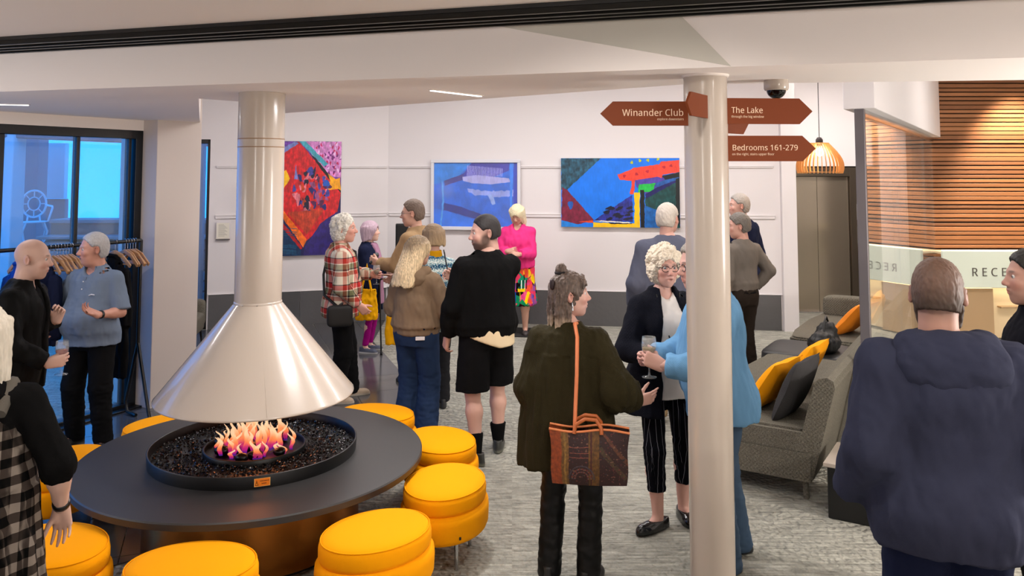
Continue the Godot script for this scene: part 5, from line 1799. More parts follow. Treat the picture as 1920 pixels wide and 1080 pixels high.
	for q in [[0.0, 4.0, 2.50, 2.58], [0.0, 4.0, 0.0, 0.05], [1.30, 1.35, 0.05, 2.50], [2.62, 2.67, 0.05, 2.5], [3.95, 4.0, 0.05, 2.5]]:
		obj("window_frame", slab_on(fw, q[0], q[1], q[2], q[3], -0.12, 0.0, 0.004).mesh(), M.frame, w1)
	obj("sash", slab_on(fw, 0.10, 0.13, 0.05, 2.5, -0.09, -0.03, 0.003).mesh(), M.frame, w1)
	obj("sash", slab_on(fw, 0.62, 0.655, 0.05, 2.5, -0.09, -0.03, 0.003).mesh(), M.frame, w1)
	for q in [[0.13, 0.62], [0.655, 1.30], [1.35, 2.62], [2.67, 3.95]]:
		obj("glass_pane", slab_on(fw, q[0], q[1], 0.05, 2.5, -0.064, -0.056).mesh(), M.glass, w1)
	obj("sill_track", slab_on(fw, 0.0, 4.0, 0.0, 0.022, 0.0, 0.09, 0.003).mesh(), M.black_metal, w1)
	# walls that close the room behind the pier and out of sight
	var bay := Sh.new()
	bay.beam(Vector3(-3.50, 1.97, -8.30), Vector3(-4.22, 1.97, -9.0), 0.16, 3.96)
	bay.beam(Vector3(-4.18, 1.97, -8.95), Vector3(-5.22, 1.97, -11.25), 0.14, 3.96)
	struct("wall_bay", bay.mesh(), M.white_wall, "white wall of the bay behind the pier", "wall")
	var cl := Sh.new()
	cl.box(Vector3(0.2, 4.1, 9.2), Transform3D(Basis(), Vector3(-6.6, 1.95, 2.4)))
	cl.box(Vector3(16.2, 4.1, 0.2), Transform3D(Basis(), Vector3(1.4, 1.95, 7.0)))
	struct("wall_rear", cl.mesh(), M.white_wall, "plain wall at the camera's end of the lounge", "wall")
	struct("wall_right", Sh.new().box(Vector3(0.2, 4.1, 20.5), Transform3D(Basis(), Vector3(8.8, 1.95, -3.2))).mesh(), M.white_wall, "white side wall beyond the reception desk", "wall")
	# the raised landing under the camera; its parapet is added to shade the stools
	struct("floor_landing", Sh.new().box(Vector3(15.2, 0.5, 8.0), Transform3D(Basis(), Vector3(1.1, 0.25, 2.95))).mesh(), M.carpet, "raised carpeted landing at the camera's end of the lounge", "landing")
	struct("wall_added_parapet", Sh.new().box(Vector3(9.4, 1.42, 0.12), Transform3D(Basis(), Vector3(-0.9, 0.71, -1.1)), 0.01).mesh(), M.white_wall, "unseen low parapet added to keep lamp light off the stools", "parapet")
	# ---- lift lobby
	var lob := Sh.new()
	lob.box(Vector3(0.62, 4.0, 0.2), Transform3D(Basis(), Vector3(4.02, 1.95, -13.02)))
	lob.box(Vector3(1.6, 1.68, 0.2), Transform3D(Basis(), Vector3(5.0, 3.11, -13.02)))
	lob.box(Vector3(0.8, 4.0, 0.2), Transform3D(Basis(), Vector3(6.1, 1.95, -13.02)))
	lob.box(Vector3(0.2, 4.0, 1.7), Transform3D(Basis(), Vector3(3.84, 1.95, -12.2)))
	lob.box(Vector3(0.2, 4.0, 1.6), Transform3D(Basis(), Vector3(6.1, 1.95, -12.3)))
	struct("wall_lift", lob.mesh(), M.white_wall, "white wall above and around the lift doors", "wall")
	# ---- ceilings
	var near := [Vector2(-4.95, -5.47), Vector2(-3.12, -4.952), Vector2(0, -4.066), Vector2(1.024, -3.751), Vector2(2.2, -3.44), Vector2(8.9, -1.6)]
	var fast := Basis(Vector3.RIGHT, Vector3.FORWARD, Vector3.UP)
	var poly := PackedVector2Array()
	for q in near:
		poly.append(Vector2(q.x, -q.y))
	for q in [Vector2(8.9, -3.6), Vector2(2.717, -4.307), Vector2(0.965, -4.521), Vector2(-1.893, -6.798), Vector2(-1.906, -5.642), Vector2(-2.095, -5.432), Vector2(-3.11, -8.12), Vector2(-3.6, -8.3)]:
		poly.append(Vector2(q.x, -q.y))
	struct("ceiling_soffit", Sh.new().prism(poly, 1.3, Transform3D(fast, Vector3(0, SOFFIT, 0))).mesh(), M.soffit, "low white soffit that the column and the flue run up to", "ceiling")
	var fr := PackedVector2Array()
	for q in near:
		fr.append(Vector2(q.x, -q.y - 0.01))
	for q in [Vector2(8.9, 7.1), Vector2(-6.75, 7.1), Vector2(-6.75, -1.95)]:
		fr.append(Vector2(q.x, -q.y))
	struct("ceiling_front", Sh.new().prism(fr, 1.0, Transform3D(fast, Vector3(0, 2.95, 0))).mesh(), M.ceiling, "white front ceiling that carries the dark track", "ceiling")
	var high := PackedVector2Array()
	for q in [Vector2(-6.75, -1.95), Vector2(-3.62, -8.25), Vector2(-4.32, -8.95), Vector2(-5.4, -11.3), Vector2(-2.0, -12.5), Vector2(3.7, -11.7), Vector2(3.7, -13.2), Vector2(8.9, -13.2), Vector2(8.9, -1.5)]:
		high.append(Vector2(q.x, -q.y))
	struct("ceiling", Sh.new().prism(high, 0.2, Transform3D(fast, Vector3(0, 3.9, 0))).mesh(), M.white_wall, "high white ceiling of the gallery", "ceiling")
	# a wedge of the fascia whose shade is painted as a greyer tone
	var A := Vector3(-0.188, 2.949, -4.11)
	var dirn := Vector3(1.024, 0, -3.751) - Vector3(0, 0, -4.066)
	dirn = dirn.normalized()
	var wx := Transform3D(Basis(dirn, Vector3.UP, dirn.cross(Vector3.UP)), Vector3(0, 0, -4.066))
	struct("trim_1", Sh.new().prism(PackedVector2Array([Vector2(-0.17, 2.949), Vector2(1.06, 2.683), Vector2(0.82, 2.949)]), 0.006, wx).mesh(), M.shaded_fascia, "triangular wedge of the ceiling fascia with its shade painted on", "panel")
	# ---- reception: glass screen, boxed beam, slatted wall
	var fg := frame(POST, GLASS, Vector3(0.852, 0, 0.524))
	struct("wall_beam", slab_on(fg, 0.0, 6.2, 2.66, 3.95, -0.11, 0.11, 0.004).mesh(), M.white_wall, "white boxed beam over the glass screen", "beam")
	var gs := struct("wall_glass", slab_on(fg, 0.0, 0.05, 0, 2.66, -0.035, 0.035, 0.005).mesh(), mat(Color(0.42, 0.40, 0.41), 0.4, 0.5), "clear glass screen between the sofas and reception", "glass screen")
	obj("head_channel", slab_on(fg, 0.05, 6.16, 2.60, 2.66, -0.03, 0.03, 0.004).mesh(), M.chrome, gs)
	obj("floor_channel", slab_on(fg, 0.05, 6.16, 0.0, 0.04, -0.02, 0.02, 0.004).mesh(), M.chrome, gs)
	for q in [[0.055, 2.17], [2.178, 4.90], [4.908, 6.15]]:
		obj("glass_panel", slab_on(fg, q[0], q[1], 0.04, 2.60, -0.006, 0.006).mesh(), M.glass, gs)
	var wr := struct("wall_reception", Sh.new().box(Vector3(3.3, 4.0, 0.16), Transform3D(Basis(), Vector3(7.2, 1.95, -11.42))).mesh(), M.slat_backing, "wall of horizontal brown wooden slats behind the reception desk", "wall")
	var rng := RandomNumberGenerator.new()
	rng.seed = 31
	var y := 0.62
	var k := 0
	var kinds := []
	for v in 4:
		kinds.append(Sh.new().box(Vector3(2.98, 0.036 + 0.006 * v, 0.03), Transform3D(), 0.004).mesh())
	while y < 3.86:
		var v := rng.randi() % 4
		obj("slat", kinds[v], M.wood[rng.randi() % 4], wr, Vector3(7.30, y, -11.325 + rng.randf_range(-0.006, 0.006)))
		y += 0.060
		k += 1

# ---------- furniture and fittings ----------
const HEARTH := Vector3(-1.555, 0, -5.06)


func ring(c: Vector3, r: float, seg := 32, up := Vector3.UP) -> Array:
	var out := []
	var x := (Vector3.RIGHT if absf(up.x) < 0.9 else Vector3.FORWARD).cross(up).normalized()
	var y := up.cross(x)
	for i in seg:
		out.append(c + (x * cos(TAU * i / seg) + y * sin(TAU * i / seg)) * r)
	return out


func build_hearth() -> void:
	var t := thing("fire_table", "large round black fire table on a bronze drum under the white hood", "table", HEARTH)
	obj("tabletop", Sh.new().lathe([Vector2(0.0, 0.455), Vector2(0.985, 0.455), Vector2(1.005, 0.463), Vector2(1.005, 0.463), Vector2(1.005, 0.493), Vector2(1.005, 0.493), Vector2(0.999, 0.5), Vector2(0.999, 0.5), Vector2(0.0, 0.5)], 96).mesh(), M.slab, t)
	obj("drum", Sh.new().lathe([Vector2(0.0, 0.03), Vector2(0.62, 0.03), Vector2(0.62, 0.03), Vector2(0.62, 0.455)], 64).mesh(), M.bronze, t)
	obj("plinth", Sh.new().lathe([Vector2(0.58, 0.0), Vector2(0.58, 0.035)], 48).mesh(), M.black_metal, t)
	var tr := obj("fire_tray", Sh.new().lathe([Vector2(0.600, 0.5), Vector2(0.605, 0.566), Vector2(0.603, 0.57), Vector2(0.597, 0.57), Vector2(0.594, 0.566), Vector2(0.590, 0.515), Vector2(0.590, 0.515), Vector2(0.0, 0.513)], 96).mesh(), M.tray, t)
	obj("burner_ring", Sh.new().lathe([Vector2(0.300, 0.513), Vector2(0.300, 0.545), Vector2(0.297, 0.549), Vector2(0.290, 0.549), Vector2(0.287, 0.545), Vector2(0.285, 0.520), Vector2(0.285, 0.520), Vector2(0.0, 0.520)], 64).mesh(), M.tray, tr)
	# loose black gravel
	var rng := RandomNumberGenerator.new()
	rng.seed = 41
	var g := Sh.new()
	for i in 2600:
		var a := rng.randf() * TAU
		var r := sqrt(rng.randf_range(0.095, 0.338))
		var c := Vector3(cos(a) * r, 0.522 + rng.randf_range(0.0, 0.010), sin(a) * r)
		var b := Basis(Vector3(rng.randf_range(-1, 1), rng.randf_range(-1, 1), 0.3).normalized(), rng.randf() * TAU)
		var s := rng.randf_range(0.004, 0.010)
		var e := [b * Vector3(s, 0, 0), b * Vector3(0, s * 0.8, 0), b * Vector3(0, 0, s * 1.2)]
		for m in 8:
			var sx := 1.0 if m & 1 else -1.0
			var sy := 1.0 if m & 2 else -1.0
			var sz := 1.0 if m & 4 else -1.0
			g.face([c + e[0] * sx, c + e[1] * sy, c + e[2] * sz], e[0] * sx + e[1] * sy + e[2] * sz)
	var gr := obj("gravel", g.mesh(), M.gravel, t)
	gr.set_meta("kind", "stuff")
	gr.set_meta("label", "loose glossy black gravel in the fire tray")
	# lava rocks
	for i in 16:
		var a := rng.randf() * TAU
		var r := sqrt(rng.randf()) * 0.23
		obj("lava_rock", puff(Vector3(rng.randf_range(0.05, 0.10), rng.randf_range(0.04, 0.06), rng.randf_range(0.05, 0.08)), 0.9, 6), M.gravel, tr, Vector3(cos(a) * r, 0.545, sin(a) * r))
	# warning plate
	var im := Image.create(96, 48, false, Image.FORMAT_RGB8)
	im.fill(Color(0.93, 0.50, 0.08))
	im.fill_rect(Rect2i(0, 0, 96, 2), Color(0.98, 0.78, 0.5))
	im.fill_rect(Rect2i(0, 46, 96, 2), Color(0.98, 0.78, 0.5))
	im.fill_rect(Rect2i(0, 0, 3, 48), Color(0.98, 0.78, 0.5))
	im.fill_rect(Rect2i(93, 0, 3, 48), Color(0.98, 0.78, 0.5))
	dab(im, [[0.15, 0.2], [0.27, 0.85], [0.04, 0.85]], Color(0.35, 0.12, 0.02), 0.0, 0.05, 0.0)
	dab(im, [[0.15, 0.36], [0.23, 0.78], [0.08, 0.78]], Color(0.93, 0.55, 0.1), 0.0, 0.05, 0.0)
	im.fill_rect(Rect2i(13, 22, 3, 10), Color(0.3, 0.1, 0.02))
	for i in 11:
		im.fill_rect(Rect2i(34 + i * 5, 14, 4 if i % 4 else 3, 5), Color(0.35, 0.1, 0.02))
	for i in 6:
		im.fill_rect(Rect2i(44 + i * 5, 29, 4, 5), Color(0.35, 0.1, 0.02))
	var ps := Sh.new()
	var a0 := deg_to_rad(73.0)
	var a1 := deg_to_rad(65.2)
	for i in 4:
		var t0 := lerpf(a0, a1, i / 4.0)
		var t1 := lerpf(a0, a1, (i + 1) / 4.0)
		var lo := 0.514
		var hi := 0.557
		ps.quad(Vector3(cos(t0) * 0.609, lo, sin(t0) * 0.609), Vector3(cos(t1) * 0.609, lo, sin(t1) * 0.609), Vector3(cos(t1) * 0.610, hi, sin(t1) * 0.610), Vector3(cos(t0) * 0.610, hi, sin(t0) * 0.610), 0, [Vector2(i / 4.0, 1), Vector2((i + 1) / 4.0, 1), Vector2((i + 1) / 4.0, 0), Vector2(i / 4.0, 0)])
	obj("warning_plate", ps.mesh(), picture(im, 0.4), t).set_meta("label", "orange warning plate on the tray rim")
	# ---- the flames
	var fm := mat(Color.BLACK, 0.6)
	fm.emission_enabled = true
	fm.emission = Color.WHITE
	fm.emission_operator = BaseMaterial3D.EMISSION_OP_MULTIPLY
	var gi := Image.create(8, 64, false, Image.FORMAT_RGB8)
	for y in 64:
		var v := y / 63.0
		var c := Color(1.0, 0.80, 0.62).lerp(Color(1.0, 0.52, 0.28), smoothstep(0.25, 0.6, v)).lerp(Color(0.72, 0.12, 0.42), smoothstep(0.55, 0.85, v)).lerp(Color(0.25, 0.08, 0.5), smoothstep(0.85, 1.0, v))
		for x in 8:
			gi.set_pixel(x, y, c)
	fm.emission_texture = ImageTexture.create_from_image(gi)
	fm.emission_energy_multiplier = 1.15
	fm.transparency = BaseMaterial3D.TRANSPARENCY_ALPHA
	fm.albedo_color = Color(0, 0, 0, 0.62)
	var f := thing("fire", "orange and pink gas flames in the middle of the fire tray", "fire", HEARTH + Vector3(0, 0.53, 0))
	for i in 52:
		var a := rng.randf() * TAU
		var r := sqrt(rng.randf()) * 0.235
		var hgt := rng.randf_range(0.10, 0.235) * (1.15 - r * 1.6)
		if r > 0.2:
			hgt *= 0.55
		var base := Vector3(cos(a) * r, 0.0, sin(a) * r)
		var w0 := rng.randf_range(0.006, 0.018)
		var ph := rng.randf() * 6.0
		var lean := Vector3(rng.randf_range(-0.04, 0.05), 0, rng.randf_range(-0.03, 0.03))
		var fs := Sh.new()
		var rings_ := []
		for k in 11:
			var v := k / 10.0
			var c := base + Vector3(sin(ph + v * 6.5) * 0.024 * v, v * hgt, cos(ph * 1.3 + v * 4.0) * 0.014 * v) + lean * v * v
			var rr := w0 * (0.55 + 1.1 * v - 1.62 * v * v) + 0.0012
			var q := []
			for m in 7:
				var an := TAU * m / 7.0 + v * 2.0
				q.append(c + Vector3(cos(an) * rr * 1.35, 0, sin(an) * rr * 0.75))
			rings_.append(q)
		for k in 10:
			for m in 7:
				var m2 := (m + 1) % 7
				var v0 := 1.0 - k / 10.0
				var v1 := 1.0 - (k + 1) / 10.0
				fs.quad(rings_[k][m2], rings_[k][m], rings_[k + 1][m], rings_[k + 1][m2], 0, [Vector2(0.5, v0), Vector2(0.5, v0), Vector2(0.5, v1), Vector2(0.5, v1)])
		obj("flame", fs.mesh(), fm, f)
	var fl := OmniLight3D.new()
	fl.name = "fire_light"
	fl.light_color = Color(1.0, 0.55, 0.32)
	fl.light_energy = 0.10
	fl.light_size = 0.1
	fl.omni_range = 12.0
	fl.omni_attenuation = 2.0
	fl.shadow_enabled = true
	fl.position = HEARTH + Vector3(0, 0.72, 0)
	add_child(fl, true)
	# ---- the hood
	var h := thing("fireplace_hood", "glossy white conical fireplace hood with its tall round flue", "hood", HEARTH)
	var cone := Sh.new()
	cone.lathe([Vector2(0.142, 1.395), Vector2(0.575, 0.862), Vector2(0.583, 0.855), Vector2(0.583, 0.848), Vector2(0.575, 0.846), Vector2(0.568, 0.852), Vector2(0.138, 1.385)], 96)
	obj("cone", cone.mesh(), M.gloss_white, h)
	var fu := obj("flue", Sh.new().lathe([Vector2(0.140, 1.392), Vector2(0.140, 2.679)], 64).mesh(), M.gloss_white, h)
	obj("collar", Sh.new().lathe([Vector2(0.140, 1.385), Vector2(0.1435, 1.388), Vector2(0.1435, 1.404), Vector2(0.140, 1.408)], 64).mesh(), M.gloss_white, h)
	for y in [2.345, 2.395]:
		obj("seam", Sh.new().lathe([Vector2(0.1398, y - 0.003), Vector2(0.1416, y - 0.0015), Vector2(0.1416, y + 0.0015), Vector2(0.1398, y + 0.003)], 64).mesh(), mat(Color(0.55, 0.42, 0.30), 0.4), fu)
	var seam := Sh.new()
	seam.tube([Vector3(0.055, 1.387, 0.133), Vector3(0.226, 0.86, 0.532)], 0.0012, 0.0014, 6)
	obj("cone_seam", seam.mesh(), M.gloss_white, h)
	for a in [40.0, 75.0, 110.0, 145.0]:
		var an := deg_to_rad(a)
		obj("rivet", puff(Vector3.ONE * 0.008, 1.0, 6), M.chrome, h, Vector3(cos(an) * 0.1435, 1.396, sin(an) * 0.1435))


func build_stools() -> void:
	var first: Node3D = null
	var spots := [
		[Vector3(-0.675, 0, -4.185), "yellow velvet stool at the near right of the fire table, nearest the poncho woman"],
		[Vector3(-0.385, 0, -4.83), "yellow velvet stool with a small dark tag to the right of the fire table"],
		[Vector3(-0.48, 0, -5.56), "yellow velvet stool beside the trainers of the man in shorts"],
		[Vector3(-1.00, 0, -6.16), "yellow velvet stool behind the right side of the white hood"],
		[Vector3(-2.44, 0, -5.90), "yellow velvet stool behind the left side of the white hood, by the coat rail foot"],
		[Vector3(-2.77, 0, -5.17), "yellow velvet stool at the left edge of the fire table by the bald man"],
		[Vector3(-2.20, 0, -4.03), "yellow velvet stool under the hanging hand of the gingham woman"],
		[Vector3(-1.46, 0, -3.84), "yellow velvet stool straight in front of the bronze drum"]]
	for q in spots:
		var d: Vector3 = q[0] - HEARTH
		var turn := rad_to_deg(atan2(-d.z, d.x))   # its short side points at the table
		if first == null:
			first = thing("stool", q[1], "stool", q[0], turn, "yellow stools round the fire table")
			obj("cushion", Sh.new().lathe([Vector2(0.0, 0.437), Vector2(0.10, 0.436), Vector2(0.18, 0.431), Vector2(0.213, 0.423), Vector2(0.228, 0.408), Vector2(0.233, 0.385), Vector2(0.233, 0.345), Vector2(0.226, 0.325), Vector2(0.210, 0.318), Vector2(0.0, 0.318)], 56, Transform3D(), 1.0, 1.28).mesh(), M.velvet, first)
			obj("piping", Sh.new().tube(squashed(ring(Vector3(0, 0.416, 0), 0.2245, 56), 1.28), 0.0035, -1, 6, true).mesh(), M.velvet, first)
			obj("base", Sh.new().lathe([Vector2(0.0, 0.328), Vector2(0.205, 0.328), Vector2(0.232, 0.322), Vector2(0.245, 0.305), Vector2(0.248, 0.27), Vector2(0.245, 0.20), Vector2(0.236, 0.178), Vector2(0.218, 0.17), Vector2(0.0, 0.17)], 56, Transform3D(), 1.0, 1.28).mesh(), M.velvet, first)
			for k in 4:
				var a := TAU * (k + 0.5) / 4.0
				obj("leg", Sh.new().tube([Vector3(cos(a) * 0.15, 0.17, sin(a) * 0.21), Vector3(cos(a) * 0.155, 0.0, sin(a) * 0.215)], 0.013, 0.010, 10).mesh(), M.chrome, first)
			obj("tag", Sh.new().box(Vector3(0.004, 0.016, 0.012), Transform3D(Basis(Vector3.UP, -0.9), Vector3(0.155, 0.212, 0.246)), 0.001).mesh(), M.black_metal, first)
		else:
			copy(first, q[0], turn, q[1])


func squashed(path: Array, k: float) -> Array:
	var out := []
	for p: Vector3 in path:
		out.append(Vector3(p.x, p.y, p.z * k))
	return out


func build_column() -> void:
	var c := struct("column", Sh.new().lathe([Vector2(0.108, 0.0), Vector2(0.108, SOFFIT)], 64, Transform3D(Basis(), Vector3(0.975, 0, -4.1))).mesh(), M.gloss_white, "glossy white round column that carries the brown direction signs", "column")
	obj("foot_ring", Sh.new().lathe([Vector2(0.108, 0.0), Vector2(0.125, 0.0), Vector2(0.125, 0.02), Vector2(0.108, 0.024)], 48, Transform3D(Basis(), Vector3(0.975, 0, -4.1))).mesh(), M.chrome, c)
	obj("head_ring", Sh.new().lathe([Vector2(0.108, SOFFIT - 0.012), Vector2(0.116, SOFFIT - 0.01), Vector2(0.118, SOFFIT)], 48, Transform3D(Basis(), Vector3(0.975, 0, -4.1))).mesh(), M.ceiling, c)
	var font := SystemFont.new()
	font.font_names = PackedStringArray(["Droid Sans"])
	# [label, foot on the column, turn, length, height, lines]
	for q in [
		["brown arrow sign pointing left that reads Winander Club", Vector3(0.875, 2.484, -4.06), 180.0, 0.435, 0.121, "Winander Club", "explore downstairs", true, 0.046],
		["brown arrow sign pointing right that reads The Lake", Vector3(1.072, 2.497, -4.06), 4.0, 0.437, 0.129, "The Lake", "through the big window", false, 0.041],
		["brown arrow sign pointing right that reads Bedrooms 161-279", Vector3(1.072, 2.310, -4.06), 0.0, 0.437, 0.127, "Bedrooms 161-279", "on the right, stairs upper floor", false, 0.0385],
		["small looking brown sign seen nearly edge on at the front of the column", Vector3(0.955, 2.512, -3.995), -121.0, 0.30, 0.112, "", "", false, 0.0],
		["brown sign end peeping out under the sign to The Lake", Vector3(1.04, 2.455, -4.18), 47.0, 0.36, 0.118, "", "", false, 0.0]]:
		var s := thing("direction_sign", q[0], "sign", q[1], q[2], "direction signs on the white column")
		var l: float = q[3]
		var h: float = q[4]
		var tip := h * 0.52
		obj("board", Sh.new().prism(PackedVector2Array([Vector2(-0.004, -h / 2), Vector2(l - tip, -h / 2), Vector2(l, 0), Vector2(l - tip, h / 2), Vector2(-0.004, h / 2)]), 0.012, Transform3D(Basis(), Vector3(0, 0, -0.006))).mesh(), M.sign, s)
		if q[5]:
			var mirror: bool = q[7]
			var big := words(q[5], q[8], 0.0015, font)
			var small := words(q[6], 0.0155, 0.001, font)
			big.horizontal_alignment = HORIZONTAL_ALIGNMENT_LEFT if not mirror else HORIZONTAL_ALIGNMENT_RIGHT
			small.horizontal_alignment = big.horizontal_alignment
			var a := obj("lettering", big, M.sign_text, s, Vector3(0.02, 0.004, 0.0068) if not mirror else Vector3(0.02, 0.004, -0.0068))
			var b := obj("small_lettering", small, M.sign_text, s, Vector3(0.02, -0.028, 0.0066) if not mirror else Vector3(0.02, -0.028, -0.0066))
			if mirror:
				a.rotation_degrees.y = 180
				b.rotation_degrees.y = 180
	# security camera and pendant lamp
	var d := thing("dome_camera", "white ceiling camera with a dark dome under the soffit", "camera", Vector3(1.405, SOFFIT, -4.32))
	obj("housing", Sh.new().lathe([Vector2(0.062, 0.0), Vector2(0.064, -0.01), Vector2(0.064, -0.045), Vector2(0.058, -0.055), Vector2(0.0, -0.056)], 32).mesh(), M.gloss_white, d)
	var dome := []
	for i in 9:
		dome.append(Vector2(cos(i * PI / 16) * 0.051, -0.05 - sin(i * PI / 16) * 0.05))
	obj("dome", Sh.new().lathe(dome, 32).mesh(), mat(Color(0.012, 0.010, 0.012), 0.08), d)
	var p := thing("pendant_lamp", "wooden slatted pendant lamp hanging before the lift", "lamp", Vector3(3.39, 2.17, -9.0))
	obj("cord", Sh.new().tube([Vector3(0, 0.34, 0), Vector3(0, 1.74, 0)], 0.004, -1, 6).mesh(), M.black_metal, p)
	obj("socket", Sh.new().lathe([Vector2(0.0, 0.40), Vector2(0.022, 0.395), Vector2(0.038, 0.37), Vector2(0.038, 0.33), Vector2(0.02, 0.30), Vector2(0.0, 0.30)], 20).mesh(), mat(Color(0.16, 0.10, 0.08), 0.6), p)
	var rib := Sh.new()
	var pts := []
	for i in 15:
		var v := i / 14.0
		var r := 0.085 + (0.24 - 0.085) * sin(clampf(v * 1.05, 0, 1) * PI * 0.62)
		pts.append(Vector2(r if v < 0.95 else r - 0.004, 0.335 - v * 0.335))
	for i in 14:
		var a: Vector2 = pts[i]
		var b: Vector2 = pts[i + 1]
		for s in [-1.0, 1.0]:
			rib.quad(Vector3(a.x - 0.011, a.y, 0.0022 * s), Vector3(a.x + 0.011, a.y, 0.0022 * s), Vector3(b.x + 0.011, b.y, 0.0022 * s), Vector3(b.x - 0.011, b.y, 0.0022 * s)) if s < 0 else rib.quad(Vector3(a.x + 0.011, a.y, 0.0022), Vector3(a.x - 0.011, a.y, 0.0022), Vector3(b.x - 0.011, b.y, 0.0022), Vector3(b.x + 0.011, b.y, 0.0022))
		rib.quad(Vector3(a.x + 0.011, a.y, -0.0022), Vector3(a.x + 0.011, a.y, 0.0022), Vector3(b.x + 0.011, b.y, 0.0022), Vector3(b.x + 0.011, b.y, -0.0022))
		rib.quad(Vector3(a.x - 0.011, a.y, 0.0022), Vector3(a.x - 0.011, a.y, -0.0022), Vector3(b.x - 0.011, b.y, -0.0022), Vector3(b.x - 0.011, b.y, 0.0022))
	var rm := rib.mesh()
	for i in 34:
		var o := obj("slat", rm, M.ply, p)
		o.rotation.y = TAU * i / 34.0
	obj("top_ring", Sh.new().lathe([Vector2(0.03, 0.33), Vector2(0.10, 0.33), Vector2(0.10, 0.336), Vector2(0.03, 0.336)], 32).mesh(), M.ply, p)
	obj("lower_ring", Sh.new().lathe([Vector2(0.205, 0.012), Vector2(0.222, 0.012), Vector2(0.222, 0.018), Vector2(0.205, 0.018), Vector2(0.205, 0.012)], 40).mesh(), M.ply, p)
	var bm := mat(Color(1, 0.95, 0.85), 0.3)
	bm.emission_enabled = true
	bm.emission = Color(1.0, 0.86, 0.66)
	bm.emission_energy_multiplier = 5.0
	var bulb := []
	for i in 11:
		bulb.append(Vector2(maxf(sin(i * PI / 10) * 0.043, 0.0001), 0.235 + cos(i * PI / 10) * 0.05))
	bulb.reverse()
	obj("bulb", Sh.new().lathe(bulb, 20).mesh(), bm, p)
	var bl := OmniLight3D.new()
	bl.name = "pendant_light"
	bl.light_color = Color(1.0, 0.80, 0.56)
	bl.light_energy = 0.45
	bl.light_size = 0.04
	bl.omni_range = 12.0
	bl.omni_attenuation = 2.0
	bl.shadow_enabled = true
	bl.position = p.position + Vector3(0, 0.235, 0)
	add_child(bl, true)
	# the dark track on the front ceiling
	var tr := thing("ceiling_track", "long dark three groove sliding wall track along the front ceiling", "track", Vector3.ZERO)
	var a0 := Vector3(-6.0, 2.94, -5.56)
	var mids := [Vector3(-3.03, 2.94, -4.74), Vector3(0, 2.94, -3.80), Vector3(1.22, 2.94, -3.42), Vector3(4.2, 2.94, -2.5)]
	var side := Vector3(0.29, 0, -0.957)
	var base := Sh.new()
	base.beam(mids[0] + Vector3(-3.0, 0, -0.86), mids[0], 0.30, 0.02)
	base.beam(mids[0], mids[3], 0.29, 0.02)
	obj("track_base", base.mesh(), M.black_metal, tr)
	for k in [-0.125, -0.03, 0.045, 0.13]:
		var r := Sh.new()
		r.beam(mids[0] + Vector3(-3.0, -0.022, -0.86) + side * k, mids[0] + Vector3(0, -0.022, 0) + side * k, 0.03, 0.028, Vector3.UP, 0.003)
		r.beam(mids[0] + Vector3(0, -0.022, 0) + side * k, mids[3] + Vector3(0, -0.022, 0) + side * k, 0.03, 0.028, Vector3.UP, 0.003)
		obj("rail", r.mesh(), mat(Color(0.10, 0.095, 0.085), 0.35, 0.6), tr)


